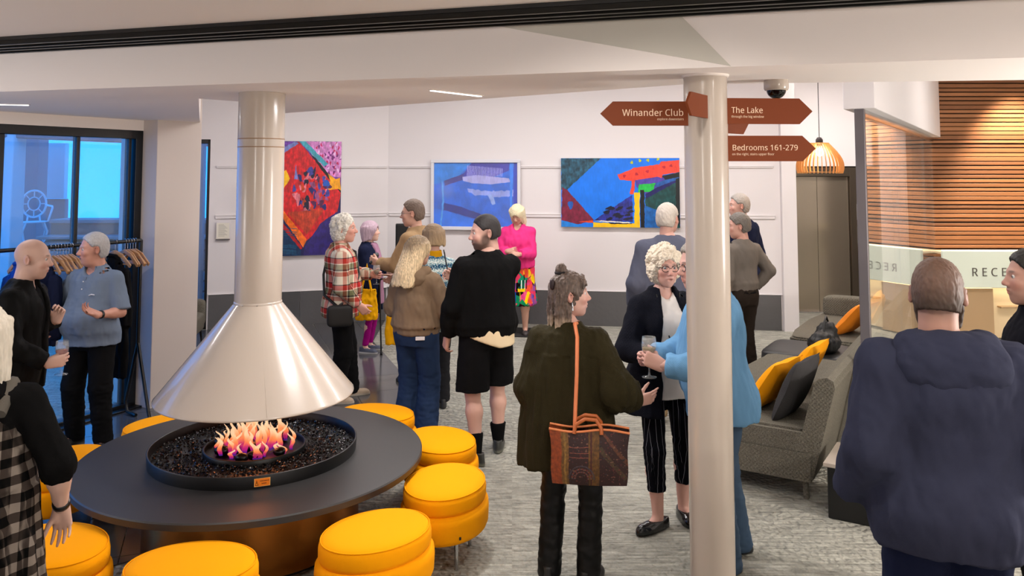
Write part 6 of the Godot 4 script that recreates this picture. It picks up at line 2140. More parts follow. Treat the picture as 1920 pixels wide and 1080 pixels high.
func build_pictures() -> void:
	var fb := frame(CORNER, BACK, Vector3(-0.1422, 0, 0.9898))
	var fl := frame(CORNER, -SIDE, Vector3(0.293, 0, 0.956))
	var put := func(o: Node3D, f: Transform3D, x: float, y: float) -> void:
		o.transform = f * Transform3D(Basis(), Vector3(x, y, 0))
	var p := thing("painting", "tall unframed abstract painting with a red diamond on the gallery's left wall", "painting", Vector3.ZERO, 0, "paintings on the gallery walls")
	put.call(p, fl, -1.17, 0.985)
	obj("canvas", Sh.new().box(Vector3(0.95, 1.64, 0.035), Transform3D(Basis(), Vector3(0, 0.82, 0.042)), 0.003).mesh(), M.white_shirt, p)
	obj("painted_face", Sh.new().quad(Vector3(-0.474, 0.001, 0.0605), Vector3(0.474, 0.001, 0.0605), Vector3(0.474, 1.639, 0.0605), Vector3(-0.474, 1.639, 0.0605)).mesh(), picture(diamond_painting(), 0.45), p)
	p = thing("painting", "white framed blue painting of rippling water behind glass", "painting", Vector3.ZERO, 0, "paintings on the gallery walls")
	put.call(p, fb, 1.335, 1.335)
	var fr := Sh.new()
	for q in [[-0.665, 0.0, 1.33, 0.05], [-0.665, 0.98, 1.33, 0.05], [-0.665, 0.05, 0.045, 0.93], [0.62, 0.05, 0.045, 0.93]]:
		fr.box(Vector3(q[2], q[3], 0.045), Transform3D(Basis(), Vector3(q[0] + q[2] / 2, q[1] + q[3] / 2, 0.055)), 0.006)
	obj("picture_frame", fr.mesh(), M.white_shirt, p)
	obj("painted_face", Sh.new().quad(Vector3(-0.62, 0.05, 0.045), Vector3(0.62, 0.05, 0.045), Vector3(0.62, 0.98, 0.045), Vector3(-0.62, 0.98, 0.045)).mesh(), picture(pool_painting(), 0.5), p)
	obj("backing", Sh.new().box(Vector3(1.26, 0.95, 0.012), Transform3D(Basis(), Vector3(0, 0.515, 0.036))).mesh(), M.ply, p)
	obj("glass_pane", Sh.new().box(Vector3(1.24, 0.93, 0.003), Transform3D(Basis(), Vector3(0, 0.515, 0.062))).mesh(), M.picture_glass, p)
	p = thing("painting", "wide unframed painting of a blue lake with a red jetty and yellow border", "painting", Vector3.ZERO, 0, "paintings on the gallery walls")
	put.call(p, fb, 3.43, 1.395)
	obj("canvas", Sh.new().box(Vector3(1.68, 0.985, 0.04), Transform3D(Basis(), Vector3(0, 0.4925, 0.045)), 0.003).mesh(), M.white_shirt, p)
	obj("painted_face", Sh.new().quad(Vector3(-0.838, 0.001, 0.0655), Vector3(0.838, 0.001, 0.0655), Vector3(0.838, 0.984, 0.0655), Vector3(-0.838, 0.984, 0.0655)).mesh(), picture(lake_painting(), 0.45), p)
	var im := Image.create(96, 112, false, Image.FORMAT_RGB8)
	im.fill(Color(0.90, 0.88, 0.82))
	for y in 11:
		im.fill_rect(Rect2i(14, 12 + y * 8, 40 + (y * 37) % 28, 2), Color(0.55, 0.53, 0.5))
	var n := thing("notice", "small printed notice on the rail left of the flue", "notice", Vector3.ZERO)
	put.call(n, fl, -2.31, 1.25)
	obj("sheet", Sh.new().quad(Vector3(-0.085, 0, 0.042), Vector3(0.085, 0, 0.042), Vector3(0.085, 0.22, 0.036), Vector3(-0.085, 0.22, 0.036)).mesh(), picture(im, 0.8), n)
	obj("backing_board", Sh.new().box(Vector3(0.19, 0.25, 0.008), Transform3D(Basis(), Vector3(0, 0.11, 0.028)), 0.002).mesh(), M.white_wall, n)
	obj("ledge", Sh.new().box(Vector3(0.19, 0.012, 0.04), Transform3D(Basis(), Vector3(0, -0.012, 0.022)), 0.002).mesh(), mat(Color(0.35, 0.33, 0.32), 0.5), n)


func build_lift() -> void:
	var d := struct("door_1", Sh.new().box(Vector3(0.492, 2.10, 0.03), Transform3D(Basis(), Vector3(4.574, 1.055, -12.97)), 0.003).mesh(), M.steel, "brushed steel lift doors at the end of the lobby", "lift")
	obj("door_leaf", Sh.new().box(Vector3(0.492, 2.10, 0.03), Transform3D(Basis(), Vector3(5.070, 1.055, -12.97)), 0.003).mesh(), M.steel, d)
	for q in [[4.265, 0.125], [5.375, 0.11]]:
		obj("jamb", Sh.new().box(Vector3(q[1], 2.25, 0.09), Transform3D(Basis(), Vector3(q[0], 1.125, -12.93)), 0.004).mesh(), mat(Color(0.40, 0.36, 0.31), 0.35, 0.9), d)
	obj("lintel", Sh.new().box(Vector3(1.0, 0.14, 0.09), Transform3D(Basis(), Vector3(4.82, 2.18, -12.93)), 0.004).mesh(), mat(Color(0.40, 0.36, 0.31), 0.35, 0.9), d)
	obj("shaft", Sh.new().box(Vector3(1.5, 2.3, 0.05), Transform3D(Basis(), Vector3(4.85, 1.15, -13.03))).mesh(), M.black_metal, d)
	obj("sill", Sh.new().box(Vector3(1.05, 0.012, 0.12), Transform3D(Basis(), Vector3(4.82, 0.006, -12.90)), 0.002).mesh(), M.chrome, d)
	obj("side_panel", Sh.new().box(Vector3(0.36, 2.27, 0.06), Transform3D(Basis(), Vector3(5.62, 1.135, -12.93)), 0.003).mesh(), mat(Color(0.20, 0.17, 0.14), 0.5, 0.5), d)
	var c := thing("lift_control", "grey lift call panel with a blue and a green lit button", "control panel", Vector3(5.46, 1.06, -12.89))
	obj("plate", Sh.new().box(Vector3(0.105, 0.27, 0.012), Transform3D(Basis(), Vector3(0, 0.135, 0)), 0.003).mesh(), mat(Color(0.45, 0.43, 0.40), 0.4, 0.5), c)
	for q in [[0.205, Color(0.02, 0.06, 1.0), "blue_button", 1.0, 0.024], [0.135, Color(0.25, 1.0, 0.55), "green_button", 1.1, 0.034]]:
		var bm := mat(Color.BLACK, 0.4)
		bm.emission_enabled = true
		bm.emission = q[1]
		bm.emission_energy_multiplier = q[3]
		obj("call_light", Sh.new().box(Vector3(q[4] * 2, q[4] * 1.9, 0.008), Transform3D(Basis(), Vector3(0, q[0], 0.008)), 0.002).mesh(), bm, c)
	obj("push_button", Sh.new().box(Vector3(0.036, 0.034, 0.008), Transform3D(Basis(), Vector3(0, 0.135, 0.011)), 0.002).mesh(), mat(Color(0.03, 0.12, 0.07), 0.5), c)
	var n := thing("lift_notice", "small white plate above the lift call panel", "sign", Vector3(5.455, 1.43, -12.89))
	obj("plate", Sh.new().box(Vector3(0.085, 0.25, 0.012), Transform3D(Basis(), Vector3(0, 0.125, 0)), 0.003).mesh(), M.white_wall, n)


func build_reception() -> void:
	var t := thing("reception_desk", "frosted white reception desk with grey lettering before the slatted wall", "desk", Vector3(5.60, 0, -10.7))
	# its left end follows the glass screen
	obj("front_band", Sh.new().box(Vector3(2.9, 0.475, 0.05), Transform3D(Basis(), Vector3(1.45, 0.92, -0.03)), 0.006).mesh(), M.frost, t)
	obj("worktop", Sh.new().box(Vector3(2.82, 0.03, 0.46), Transform3D(Basis(), Vector3(1.50, 1.11, -0.26)), 0.004).mesh(), M.cream, t)
	obj("lower_front", Sh.new().box(Vector3(2.8, 0.68, 0.05), Transform3D(Basis(), Vector3(1.5, 0.35, -0.20)), 0.004).mesh(), M.cream, t)
	obj("pilaster", Sh.new().box(Vector3(0.50, 0.66, 0.12), Transform3D(Basis(), Vector3(0.42, 0.34, -0.12)), 0.004).mesh(), mat(Color(0.72, 0.60, 0.45), 0.7), t)
	obj("shelf", Sh.new().box(Vector3(0.30, 0.02, 0.10), Transform3D(Basis(), Vector3(0.93, 0.42, -0.13)), 0.003).mesh(), mat(Color(0.72, 0.60, 0.45), 0.7), t)
	var em := mat(Color(1, 0.95, 0.82), 0.5)
	em.emission_enabled = true
	em.emission = Color(1.0, 0.93, 0.76)
	em.emission_energy_multiplier = 1.6
	obj("light_strip", Sh.new().box(Vector3(2.9, 0.012, 0.03), Transform3D(Basis(), Vector3(1.45, 1.164, -0.03)), 0.002).mesh(), em, t)
	obj("under_light", Sh.new().box(Vector3(2.7, 0.012, 0.04), Transform3D(Basis(), Vector3(1.5, 0.692, -0.11)), 0.002).mesh(), em, t)
	var al := AreaLight3D.new()
	al.name = "desk_light"
	al.area_size = Vector2(2.6, 0.04)
	al.light_color = Color(1.0, 0.95, 0.84)
	al.light_energy = 0.28
	al.area_range = 12.0
	al.shadow_enabled = true
	al.position = Vector3(7.1, 0.680, -10.78)
	al.rotation_degrees.x = -90
	add_child(al, true)
	var font := SystemFont.new()
	font.font_names = PackedStringArray(["Droid Sans"])
	var x := 0.36
	for ch in "RECEPTION":
		var w := words(ch, 0.150, 0.006, font)
		w.horizontal_alignment = HORIZONTAL_ALIGNMENT_LEFT
		obj("letter", w, M.letters, t, Vector3(x, 0.885, -0.002))
		x += {"I": 0.075, "O": 0.15, "N": 0.145, "C": 0.132, "R": 0.132, "P": 0.128}.get(ch, 0.122)


func build_sofas() -> void:
	# local x runs along the glass screen away from the camera, z towards the screen
	var legs := func(t: Node3D, l: float, d: float) -> void:
		for q in [[0.05, -0.05], [l - 0.05, -0.05], [0.05, 0.05 - d], [l - 0.05, 0.05 - d]]:
			obj("leg", Sh.new().beam(Vector3(q[0], 0.14, q[1]), Vector3(q[0], 0.0, q[1] + 0.01), 0.035, 0.03, Vector3.RIGHT, 0.004).mesh(), M.tweed, t)
	var sofa := func(label: String, at: Vector3, l: float, d: float, arm: bool, grp: String) -> Node3D:
		var t := thing("sofa", label, "sofa", at, 58.4, grp)
		# seat: a long block whose open edge bows out
		var st := PackedVector2Array([Vector2(0, 0.0), Vector2(0.0, d - 0.06), Vector2(0.06, d)])
		for i in 9:
			st.append(Vector2(lerpf(0.15, l - 0.15, i / 8.0), d + 0.07 * sin(PI * i / 8.0)))
		st.append_array([Vector2(l - 0.05, d), Vector2(l, d - 0.06), Vector2(l, 0)])
		var fast := Basis(Vector3.RIGHT, Vector3.FORWARD, Vector3.UP)
		obj("base", Sh.new().prism(st, 0.19, Transform3D(fast, Vector3(0, 0.125, 0))).mesh(), M.tweed, t)
		var top := PackedVector2Array()
		for q in st:
			top.append(Vector2(clampf(q.x, 0.004, l - 0.004), minf(q.y, d + 0.05)))
		var seat := Sh.new().prism(top, 0.125, Transform3D(fast, Vector3(0, 0.318, 0)))
		var tuck := PackedVector2Array()
		for q in top:
			tuck.append(Vector2(lerpf(q.x, l / 2, 0.03), lerpf(q.y, d / 2, 0.05)))
		seat.prism(tuck, 0.016, Transform3D(fast, Vector3(0, 0.443, 0)))
		obj("seat", seat.mesh(), M.tweed, t)
		var bk := PackedVector2Array([Vector2(0.01, 0.14), Vector2(0.165, 0.76), Vector2(0.155, 0.805), Vector2(0.115, 0.825), Vector2(0.06, 0.81), Vector2(0.03, 0.77), Vector2(-0.05, 0.46), Vector2(-0.05, 0.14)])
		obj("backrest", Sh.new().prism(bk, l - 0.02, Transform3D(Basis(Vector3.BACK, Vector3.UP, Vector3.LEFT), Vector3(l - 0.01, 0, 0))).mesh(), M.tweed, t)
		if arm:
			obj("armrest", puff(Vector3(0.20, 0.26, d * 0.92), 0.35), M.tweed, t, Vector3(l - 0.08, 0.56, -d * 0.5))
		legs.call(t, l, d)
		return t
	var s1: Node3D = sofa.call("long grey tweed sofa with yellow and grey cushions behind the column", Vector3(1.99, 0, -5.58), 2.30, 0.86, false, "grey sofas along the glass screen")
	var o := Vector3(1.99, 0, -5.58)
	var b := Basis(Vector3.UP, deg_to_rad(58.4))
	var s2: Node3D = sofa.call("farther grey tweed sofa with orange cushions and an arm near the lift", o + b * Vector3(3.15, 0, 0.0), 1.75, 0.86, true, "grey sofas along the glass screen")
	var ot := thing("ottoman", "dark leather ottoman with a black bag on it between the grey sofas", "ottoman", o + b * Vector3(2.35, 0, -0.18), 58.4)
	obj("seat", puff(Vector3(0.72, 0.20, 0.78), 0.28), M.dark_leather, ot, Vector3(0.37, 0.36, -0.40))
	obj("base", Sh.new().box(Vector3(0.70, 0.20, 0.76), Transform3D(Basis(), Vector3(0.37, 0.17, -0.40)), 0.02).mesh(), M.dark_leather, ot)
	for q in [[0.06, -0.06], [0.68, -0.06], [0.06, -0.74], [0.68, -0.74]]:
		obj("leg", Sh.new().box(Vector3(0.04, 0.08, 0.04), Transform3D(Basis(), Vector3(q[0], 0.04, q[1])), 0.004).mesh(), M.black_metal, ot)
	# the cushions
	var cu := pillow(0.46, 0.46, 0.15)
	var place := func(label: String, x: float, z: float, tilt: float, roll: float, m: Material, y := 0.62) -> void:
		var c := obj("cushion", cu, m)
		c.transform = Transform3D(b, o) * Transform3D(Basis(Vector3.UP, roll) * Basis(Vector3.RIGHT, tilt), Vector3(x, y, z))
		tag(c, label, "cushion", "cushions on the grey sofas")
	place.call("dark grey cushion leaning on the near end of the long sofa's back", 0.34, -0.16, 0.42, -0.12, cloth(Color(0.24, 0.235, 0.235), 1.0, 9.0, 1.2), 0.655)
	place.call("yellow cushion at the near end of the long sofa, before the grey cushion", 0.46, -0.36, 0.62, -0.2, M.cushion, 0.625)
	place.call("yellow cushion halfway along the long sofa", 1.10, -0.26, 0.58, -0.1, M.cushion, 0.64)
	place.call("orange cushion lying toppled on the farther sofa", 3.62, -0.28, 0.75, -0.3, mat(Color(0.88, 0.50, 0.03), 0.85), 0.63)
	place.call("orange cushion upright at the end of the farther sofa by the glass screen", 4.15, -0.17, 0.45, 0.2, M.cushion, 0.64)
	var bag := thing("handbag", "slouched black bag lying on the dark ottoman", "bag", o + b * Vector3(2.62, 0.455, -0.40), 50.0)
	var bgf := Field.new(Vector3(-0.26, -0.02, -0.18), Vector3(0.26, 0.34, 0.18), 0.014)
	bgf.ell(Vector3(0, 0.08, 0), Vector3(0.22, 0.10, 0.14), 0.05)
	bgf.ell(Vector3(0.08, 0.18, 0), Vector3(0.12, 0.10, 0.09), 0.05)
	bgf.ell(Vector3(-0.1, 0.12, 0.02), Vector3(0.11, 0.09, 0.10), 0.05)
	bgf.clip(Vector3.ZERO, Vector3.DOWN)
	obj("pouch", to_mesh(relax(bgf.nets(), 1, [[0.015, Vector3(14, 14, 14), 5]])), mat(Color(0.035, 0.032, 0.03), 0.6), bag)
	obj("strap", Sh.new().tube([Vector3(-0.10, 0.17, 0.03), Vector3(-0.04, 0.29, 0.02), Vector3(0.06, 0.33, 0.0), Vector3(0.14, 0.24, 0.0)], 0.010).mesh(), mat(Color(0.05, 0.035, 0.03), 0.6), bag)
	var tb := thing("side_table", "low white topped table with a dark base by the near end of the sofa", "table", Vector3(2.27, 0, -5.42), 58.4)
	obj("tabletop", Sh.new().box(Vector3(0.46, 0.03, 0.40), Transform3D(Basis(), Vector3(0, 0.335, 0)), 0.005).mesh(), M.gloss_white, tb)
	obj("base", Sh.new().box(Vector3(0.42, 0.32, 0.36), Transform3D(Basis(), Vector3(0, 0.16, 0)), 0.006).mesh(), M.black_metal, tb)
	# armchair half hidden by the pier
	var ac := thing("armchair", "dark grey armchair half hidden behind the white pier", "armchair", Vector3(-4.12, 0, -10.0), 100.0)
	obj("seat", puff(Vector3(0.62, 0.22, 0.62), 0.3), M.tweed, ac, Vector3(0, 0.34, 0.04))
	obj("backrest", Sh.new().box(Vector3(0.66, 0.5, 0.14), Transform3D(Basis(Vector3.RIGHT, -0.2), Vector3(0, 0.58, -0.30)), 0.05).mesh(), M.tweed, ac)
	for s in [-1, 1]:
		obj("armrest", puff(Vector3(0.14, 0.34, 0.66), 0.3), M.tweed, ac, Vector3(0.36 * s, 0.42, 0.0))
		for z in [-0.28, 0.28]:
			obj("leg", Sh.new().tube([Vector3(0.3 * s, 0.25, z), Vector3(0.32 * s, 0.0, z * 1.1)], 0.016, 0.011, 8).mesh(), M.black_metal, ac)
	var mt := obj("dark_sheet", Sh.new().box(Vector3(1.05, 0.010, 0.62), Transform3D(Basis(Vector3.UP, -0.14), Vector3(0.12, 0.006, -11.28)), 0.004).mesh(), mat(Color(0.10, 0.095, 0.09), 1.0))  # thin dark rectangle lying on the floor
	tag(mt, "thin dark sheet on the floor under the woman in the patchwork skirt", "mat")
	# loudspeaker on a stand
	var sp := thing("loudspeaker", "slim black loudspeaker on a stand behind the microphone", "speaker", Vector3(-1.50, 0, -11.2), 10.0)
	obj("cabinet", Sh.new().box(Vector3(0.17, 0.42, 0.17), Transform3D(Basis(), Vector3(0, 1.27, 0)), 0.012).mesh(), M.black_metal, sp)
	obj("grille", Sh.new().box(Vector3(0.145, 0.39, 0.008), Transform3D(Basis(), Vector3(0, 1.27, 0.087)), 0.003).mesh(), mat(Color(0.05, 0.05, 0.055), 0.8), sp)
	obj("pole", Sh.new().tube([Vector3(0, 0.1, 0), Vector3(0, 1.07, 0)], 0.014).mesh(), M.black_metal, sp)
	for k in 3:
		var a := TAU * k / 3.0
		obj("leg", Sh.new().tube([Vector3(0, 0.42, 0), Vector3(cos(a) * 0.3, 0.012, sin(a) * 0.3)], 0.010).mesh(), M.black_metal, sp)


func build_coat_rail() -> void:
	var e := Vector3(-3.36, 0, -7.45)
	var dir := Vector3(-0.568, 0, 0.823)
	var f := Transform3D(Basis(dir, Vector3.UP, dir.cross(Vector3.UP)), e)
	# x along the rail towards the camera, z away from the window
	if f.basis.z.dot(INTO) < 0:
		f.basis.z = -f.basis.z
	var t := thing("coat_rail", "black metal coat rail on angled feet before the patio window", "coat rail", Vector3.ZERO)
	obj("top_bar", Sh.new().tube([f * Vector3(0, 1.57, 0), f * Vector3(2.2, 1.57, 0)], 0.017).mesh(), M.black_metal, t)
	for x in [0.0, 2.2]:
		obj("upright", Sh.new().tube([f * Vector3(x, 1.575, 0), f * Vector3(x, 0.62, 0)], 0.016).mesh(), M.black_metal, t)
		obj("foot", Sh.new().tube([f * Vector3(x, 0.66, 0), f * Vector3(x, 0.06, 0.20), f * Vector3(x, 0.02, 0.22)], 0.015).mesh(), M.black_metal, t)
		obj("foot", Sh.new().tube([f * Vector3(x, 0.66, 0), f * Vector3(x, 0.12, -0.17), f * Vector3(x, 0.03, -0.14), f * Vector3(x, 0.02, 0.0)], 0.015).mesh(), M.black_metal, t)
	# one wooden hanger, then its copies
	var h: Node3D = null
	var xs := [0.05, 0.075, 0.10, 0.125, 0.15, 0.24, 0.40, 0.62, 0.64, 0.665, 0.69, 0.715, 0.74, 0.765, 0.80, 1.02]
	var lab := ["bare wooden hanger in the bunch at the pier end of the coat rail", "wooden hanger inside the long black coat", "bare wooden hanger between the black coat and the grey haired man", "bare wooden hanger in the bunch between the two talking men", "wooden hanger inside the blue jacket"]
	for i in xs.size():
		var which := 0 if i < 5 else 1 if i == 5 else 2 if i == 6 else 3 if i < 15 else 4
		var nth: String = ["first", "second", "third", "fourth", "fifth", "", "", "first", "second", "third", "fourth", "fifth", "sixth", "seventh", "eighth", ""][i]
		if which == 0:
			lab[0] = "bare wooden hanger, %s from the pier end of the coat rail" % nth
		elif which == 3:
			lab[3] = "bare wooden hanger between the two talking men, %s of its bunch from the pier" % nth
		if h == null:
			h = thing("hanger", lab[which], "hanger", Vector3.ZERO, 0, "wooden hangers on the coat rail")
			var w := Sh.new()
			for s in [-1.0, 1.0]:
				w.beam(Vector3(0, -0.085, 0), Vector3(0, -0.12, 0.11 * s), 0.014, 0.036, Vector3.UP, 0.004)
				w.beam(Vector3(0, -0.12, 0.105 * s), Vector3(0, -0.20, 0.215 * s), 0.014, 0.034, Vector3.UP, 0.004)
			obj("shoulders", w.mesh(), M.hanger, h)
			obj("bar", Sh.new().tube([Vector3(0, -0.185, -0.19), Vector3(0, -0.185, 0.19)], 0.006).mesh(), M.hanger, h)
			var hk := []
			for k in 9:
				var a := -0.6 + k * 0.52
				hk.append(Vector3(0, 0.002 + cos(a) * 0.022, sin(a) * 0.022))
			hk.reverse()
			hk.append(Vector3(0, -0.03, 0.0))
			hk.append(Vector3(0, -0.075, 0.0))
			hk.reverse()
			obj("hook", Sh.new().tube(hk, 0.0022, -1, 6).mesh(), M.chrome, h)
		else:
			h = copy(h, Vector3.ZERO, 0, lab[which])
		h.transform = Transform3D(f.basis * Basis(Vector3.UP, 0.10 * sin(i * 2.3)), f * Vector3(xs[i], 1.57, 0))
	var coat := func(label: String, called: String, x: float, hem: float, w: float, m: Material, seed_: int, cat: String) -> void:
		var c := thing(called, label, cat, Vector3.ZERO)
		c.transform = Transform3D(f.basis, f * Vector3(x, 0, 0))
		var fd := Field.new(Vector3(-0.14, hem - 0.02, -0.32), Vector3(0.14, 1.50, 0.32), 0.014)
		fd.loft(Transform3D(), [[hem, 0.06, w, 0.0, 0.0], [hem + 0.3, 0.065, w * 0.95, 0.01, 0.0], [1.1, 0.07, w * 0.86, 0.0, 0.0], [1.30, 0.06, 0.205, 0.0, 0.0], [1.36, 0.05, 0.15, 0.0, 0.0], [1.45, 0.035, 0.065, 0.0, 0.0]], 0.03)
		for s in [-1, 1]:
			fd.cap(Vector3(0, 1.31, 0.18 * s), Vector3(0.015, 0.86, 0.235 * s), 0.05, 0.05, 0.03, 1)
		fd.ell(Vector3(0, 1.46, 0), Vector3(0.02, 0.05, 0.04), 0.01, Basis(), true)
		obj("garment", to_mesh(relax(fd.nets(), 1, [[0.016, Vector3(20, 3, 20), seed_]])), m, c)
		obj("collar", Sh.new().tube([Vector3(-0.03, 1.37, 0.09), Vector3(0.02, 1.455, 0.06), Vector3(0.035, 1.46, 0.0), Vector3(0.02, 1.455, -0.06), Vector3(-0.03, 1.37, -0.09)], 0.018).mesh(), m, c)
	coat.call("long black coat hanging at the pier end of the coat rail", "coat", 0.25, 0.42, 0.25, M.black_cloth, 3, "coat")
	coat.call("bright blue padded jacket hanging at the left of the coat rail", "jacket", 1.02, 0.86, 0.24, cloth(Color(0.08, 0.22, 0.55), 0.6, 10.0), 9, "jacket")
	coat.call("dark navy jacket hanging between the bald man and the bunch of hangers", "jacket", 0.84, 0.80, 0.23, M.navy_cloth, 14, "jacket")


func build_patio() -> void:
	var g := struct("patio_ground", Sh.new().box(Vector3(14, 0.2, 16), Transform3D(Basis(), Vector3(-11.0, -0.16, -10.5))).mesh(), M.paving, "pale paved patio outside the large window", "ground")
	var f := Transform3D(Basis(ALONG, Vector3.UP, INTO), WIN)
	var n := 0
	for i in 9:
		for j in 5:
			var c := f * Vector3(-3.6 + i * 0.6, -0.05, -0.62 - j * 0.6)
			obj("paving_slab", Sh.new().box(Vector3(0.588, 0.03, 0.588), Transform3D(f.basis, c), 0.004).mesh(), M.paving if n % 2 else M.render, g)
			n += 1
	# stone terrace and the wall behind it
	var t := thing("terrace_wall", "low stone terrace wall outside the patio window", "wall", Vector3.ZERO)
	obj("coping", Sh.new().box(Vector3(4.4, 0.06, 0.5), Transform3D(Basis(), Vector3(-5.1, 1.40, -13.2)), 0.01).mesh(), M.paving, t)
	obj("upper_wall", Sh.new().box(Vector3(4.4, 1.40, 0.4), Transform3D(Basis(), Vector3(-5.1, 0.68, -13.2)), 0.01).mesh(), M.rock, t)
	obj("ledge", Sh.new().box(Vector3(4.4, 0.05, 0.5), Transform3D(Basis(), Vector3(-5.1, 1.17, -12.85)), 0.01).mesh(), M.paving, t)
	var rng := RandomNumberGenerator.new()
	rng.seed = 12
	for r in 7:
		var x := -7.25
		while x < -2.95:
			var w := rng.randf_range(0.25, 0.6)
			obj("stone", Sh.new().box(Vector3(w - 0.02, 0.145, 0.30), Transform3D(Basis(Vector3.UP, rng.randf_range(-0.03, 0.03)), Vector3(x + w / 2, 0.10 + r * 0.158, -12.85 + rng.randf_range(-0.02, 0.02))), 0.025).mesh(), [M.rock, M.paving, M.render_grey][rng.randi() % 3], t)
			x += w
	var p := thing("terrace", "raised paved terrace that carries the white garden chair", "terrace", Vector3(-9.03, 0, -13.2))
	obj("terrace_block", Sh.new().box(Vector3(3.4, 1.0, 2.4), Transform3D(Basis(), Vector3(0, 0.44, 0)), 0.02).mesh(), M.render_grey, p)
	obj("paving", Sh.new().box(Vector3(3.44, 0.04, 2.44), Transform3D(Basis(), Vector3(0, 0.95, 0)), 0.008).mesh(), M.paving, p)
	# the white pavilion that frames the view
	var b := thing("pavilion", "white rendered garden pavilion with grey posts outside the window", "building", Vector3.ZERO)
	for q in [[-6.95, -12.2, 0.26, 3.1, "post"], [-6.62, -12.3, 0.22, 3.1, "post"]]:
		pass
	obj("post", Sh.new().box(Vector3(0.22, 2.9, 0.3), Transform3D(Basis(), Vector3(-6.98, 1.4, -11.4)), 0.01).mesh(), M.render, b)
	obj("post", Sh.new().box(Vector3(0.14, 2.9, 0.2), Transform3D(Basis(), Vector3(-7.28, 1.4, -11.7)), 0.01).mesh(), M.render, b)
	obj("post", Sh.new().box(Vector3(0.30, 1.88, 0.3), Transform3D(Basis(), Vector3(-8.15, 1.92, -13.95)), 0.01).mesh(), M.render_grey, b)
	obj("wall_panel", Sh.new().box(Vector3(0.75, 0.98, 0.12), Transform3D(Basis(), Vector3(-8.30, 2.20, -14.55)), 0.01).mesh(), M.render, b)
	obj("wall_panel", Sh.new().box(Vector3(0.75, 1.6, 0.12), Transform3D(Basis(), Vector3(-8.30, 0.90, -14.6)), 0.01).mesh(), M.render_grey, b)
	obj("fascia", Sh.new().beam(Vector3(-7.4, 2.72, -11.2), Vector3(-4.6, 2.62, -12.6), 0.3, 0.10, Vector3.UP, 0.01).mesh(), M.render_grey, b)
	obj("roof", Sh.new().beam(Vector3(-8.0, 2.93, -11.6), Vector3(-4.4, 2.86, -13.1), 1.0, 0.22, Vector3.UP, 0.01).mesh(), M.render, b)
	obj("post", Sh.new().box(Vector3(0.12, 2.8, 0.12), Transform3D(Basis(), Vector3(-4.72, 1.4, -12.4)), 0.01).mesh(), M.render_grey, b)
	# cast iron chair
	var c := thing("garden_chair", "ornate white cast iron garden chair on the terrace", "chair", Vector3(-7.56, 0.97, -13.0), 35.0)
	obj("seat", Sh.new().lathe([Vector2(0.0, 0.43), Vector2(0.19, 0.43), Vector2(0.20, 0.42), Vector2(0.19, 0.41), Vector2(0.0, 0.41)], 24).mesh(), M.white_shirt, c)
	var bk := Sh.new()
	bk.tube(squeeze(ring(Vector3(0, 0.70, -0.17), 0.17, 24, Vector3.BACK), 1.25), 0.016, -1, 8, true)
	bk.tube(squeeze(ring(Vector3(0, 0.70, -0.17), 0.085, 18, Vector3.BACK), 1.25), 0.010, -1, 8, true)
	for k in 8:
		var a := TAU * k / 8.0
		bk.tube([Vector3(cos(a) * 0.085, 0.70 + sin(a) * 0.106, -0.17), Vector3(cos(a) * 0.17, 0.70 + sin(a) * 0.21, -0.17)], 0.009, -1, 6)
	bk.tube([Vector3(-0.09, 0.43, -0.15), Vector3(-0.08, 0.52, -0.17)], 0.014)
	bk.tube([Vector3(0.09, 0.43, -0.15), Vector3(0.08, 0.52, -0.17)], 0.014)
	obj("backrest", bk.mesh(), M.white_shirt, c)
	for s in [-1, 1]:
		obj("arm", Sh.new().tube([Vector3(0.16 * s, 0.68, -0.16), Vector3(0.24 * s, 0.66, 0.0), Vector3(0.23 * s, 0.64, 0.14), Vector3(0.18 * s, 0.43, 0.10)], 0.016).mesh(), M.white_shirt, c)
		for z in [-0.13, 0.13]:
			obj("leg", Sh.new().tube([Vector3(0.12 * s, 0.42, z), Vector3(0.17 * s, 0.28, z * 1.2), Vector3(0.14 * s, 0.12, z * 1.1), Vector3(0.20 * s, 0.0, z * 1.5)], 0.015).mesh(), M.white_shirt, c)
	# a leafy plant in front of the wall
	var pl := thing("shrub", "pale green leafy shrub at the foot of the terrace wall", "shrub", Vector3(-5.75, 1.2, -12.75))
	obj("stem", Sh.new().tube([Vector3(0, -0.02, 0), Vector3(0.02, 0.2, 0)], 0.012, 0.006).mesh(), M.rock, pl)
	var lm := mat(Color(0.42, 0.62, 0.32), 0.6)
	var leaf := Sh.new()
	for s in [-1.0, 1.0]:
		leaf.tri(Vector3(0, 0, 0), Vector3(0.0, 0.09, 0.012), Vector3(0.022 * s, 0.05, -0.004)) if s < 0 else leaf.tri(Vector3(0, 0, 0), Vector3(0.022 * s, 0.05, -0.004), Vector3(0.0, 0.09, 0.012))
		leaf.tri(Vector3(0.0, 0.09, 0.012), Vector3(0, 0.15, 0.0), Vector3(0.022 * s, 0.05, -0.004)) if s < 0 else leaf.tri(Vector3(0.0, 0.09, 0.012), Vector3(0.022 * s, 0.05, -0.004), Vector3(0, 0.15, 0.0))
	var lfm := leaf.mesh()
	for i in 46:
		var l := obj("leaf", lfm, lm, pl)
		l.transform = Transform3D(Basis(Vector3.UP, rng.randf() * TAU) * Basis(Vector3.RIGHT, rng.randf_range(0.2, 1.5)).scaled(Vector3.ONE * rng.randf_range(0.9, 1.7)), Vector3(rng.randf_range(-0.14, 0.16), rng.randf_range(0.02, 0.2), rng.randf_range(-0.08, 0.08)))


func squeeze(path: Array, k: float) -> Array:
	var out := []
	var mid := Vector3.ZERO
	for p: Vector3 in path:
		mid += p / path.size()
	for p: Vector3 in path:
		out.append(Vector3(p.x, mid.y + (p.y - mid.y) * k, p.z))
	return out

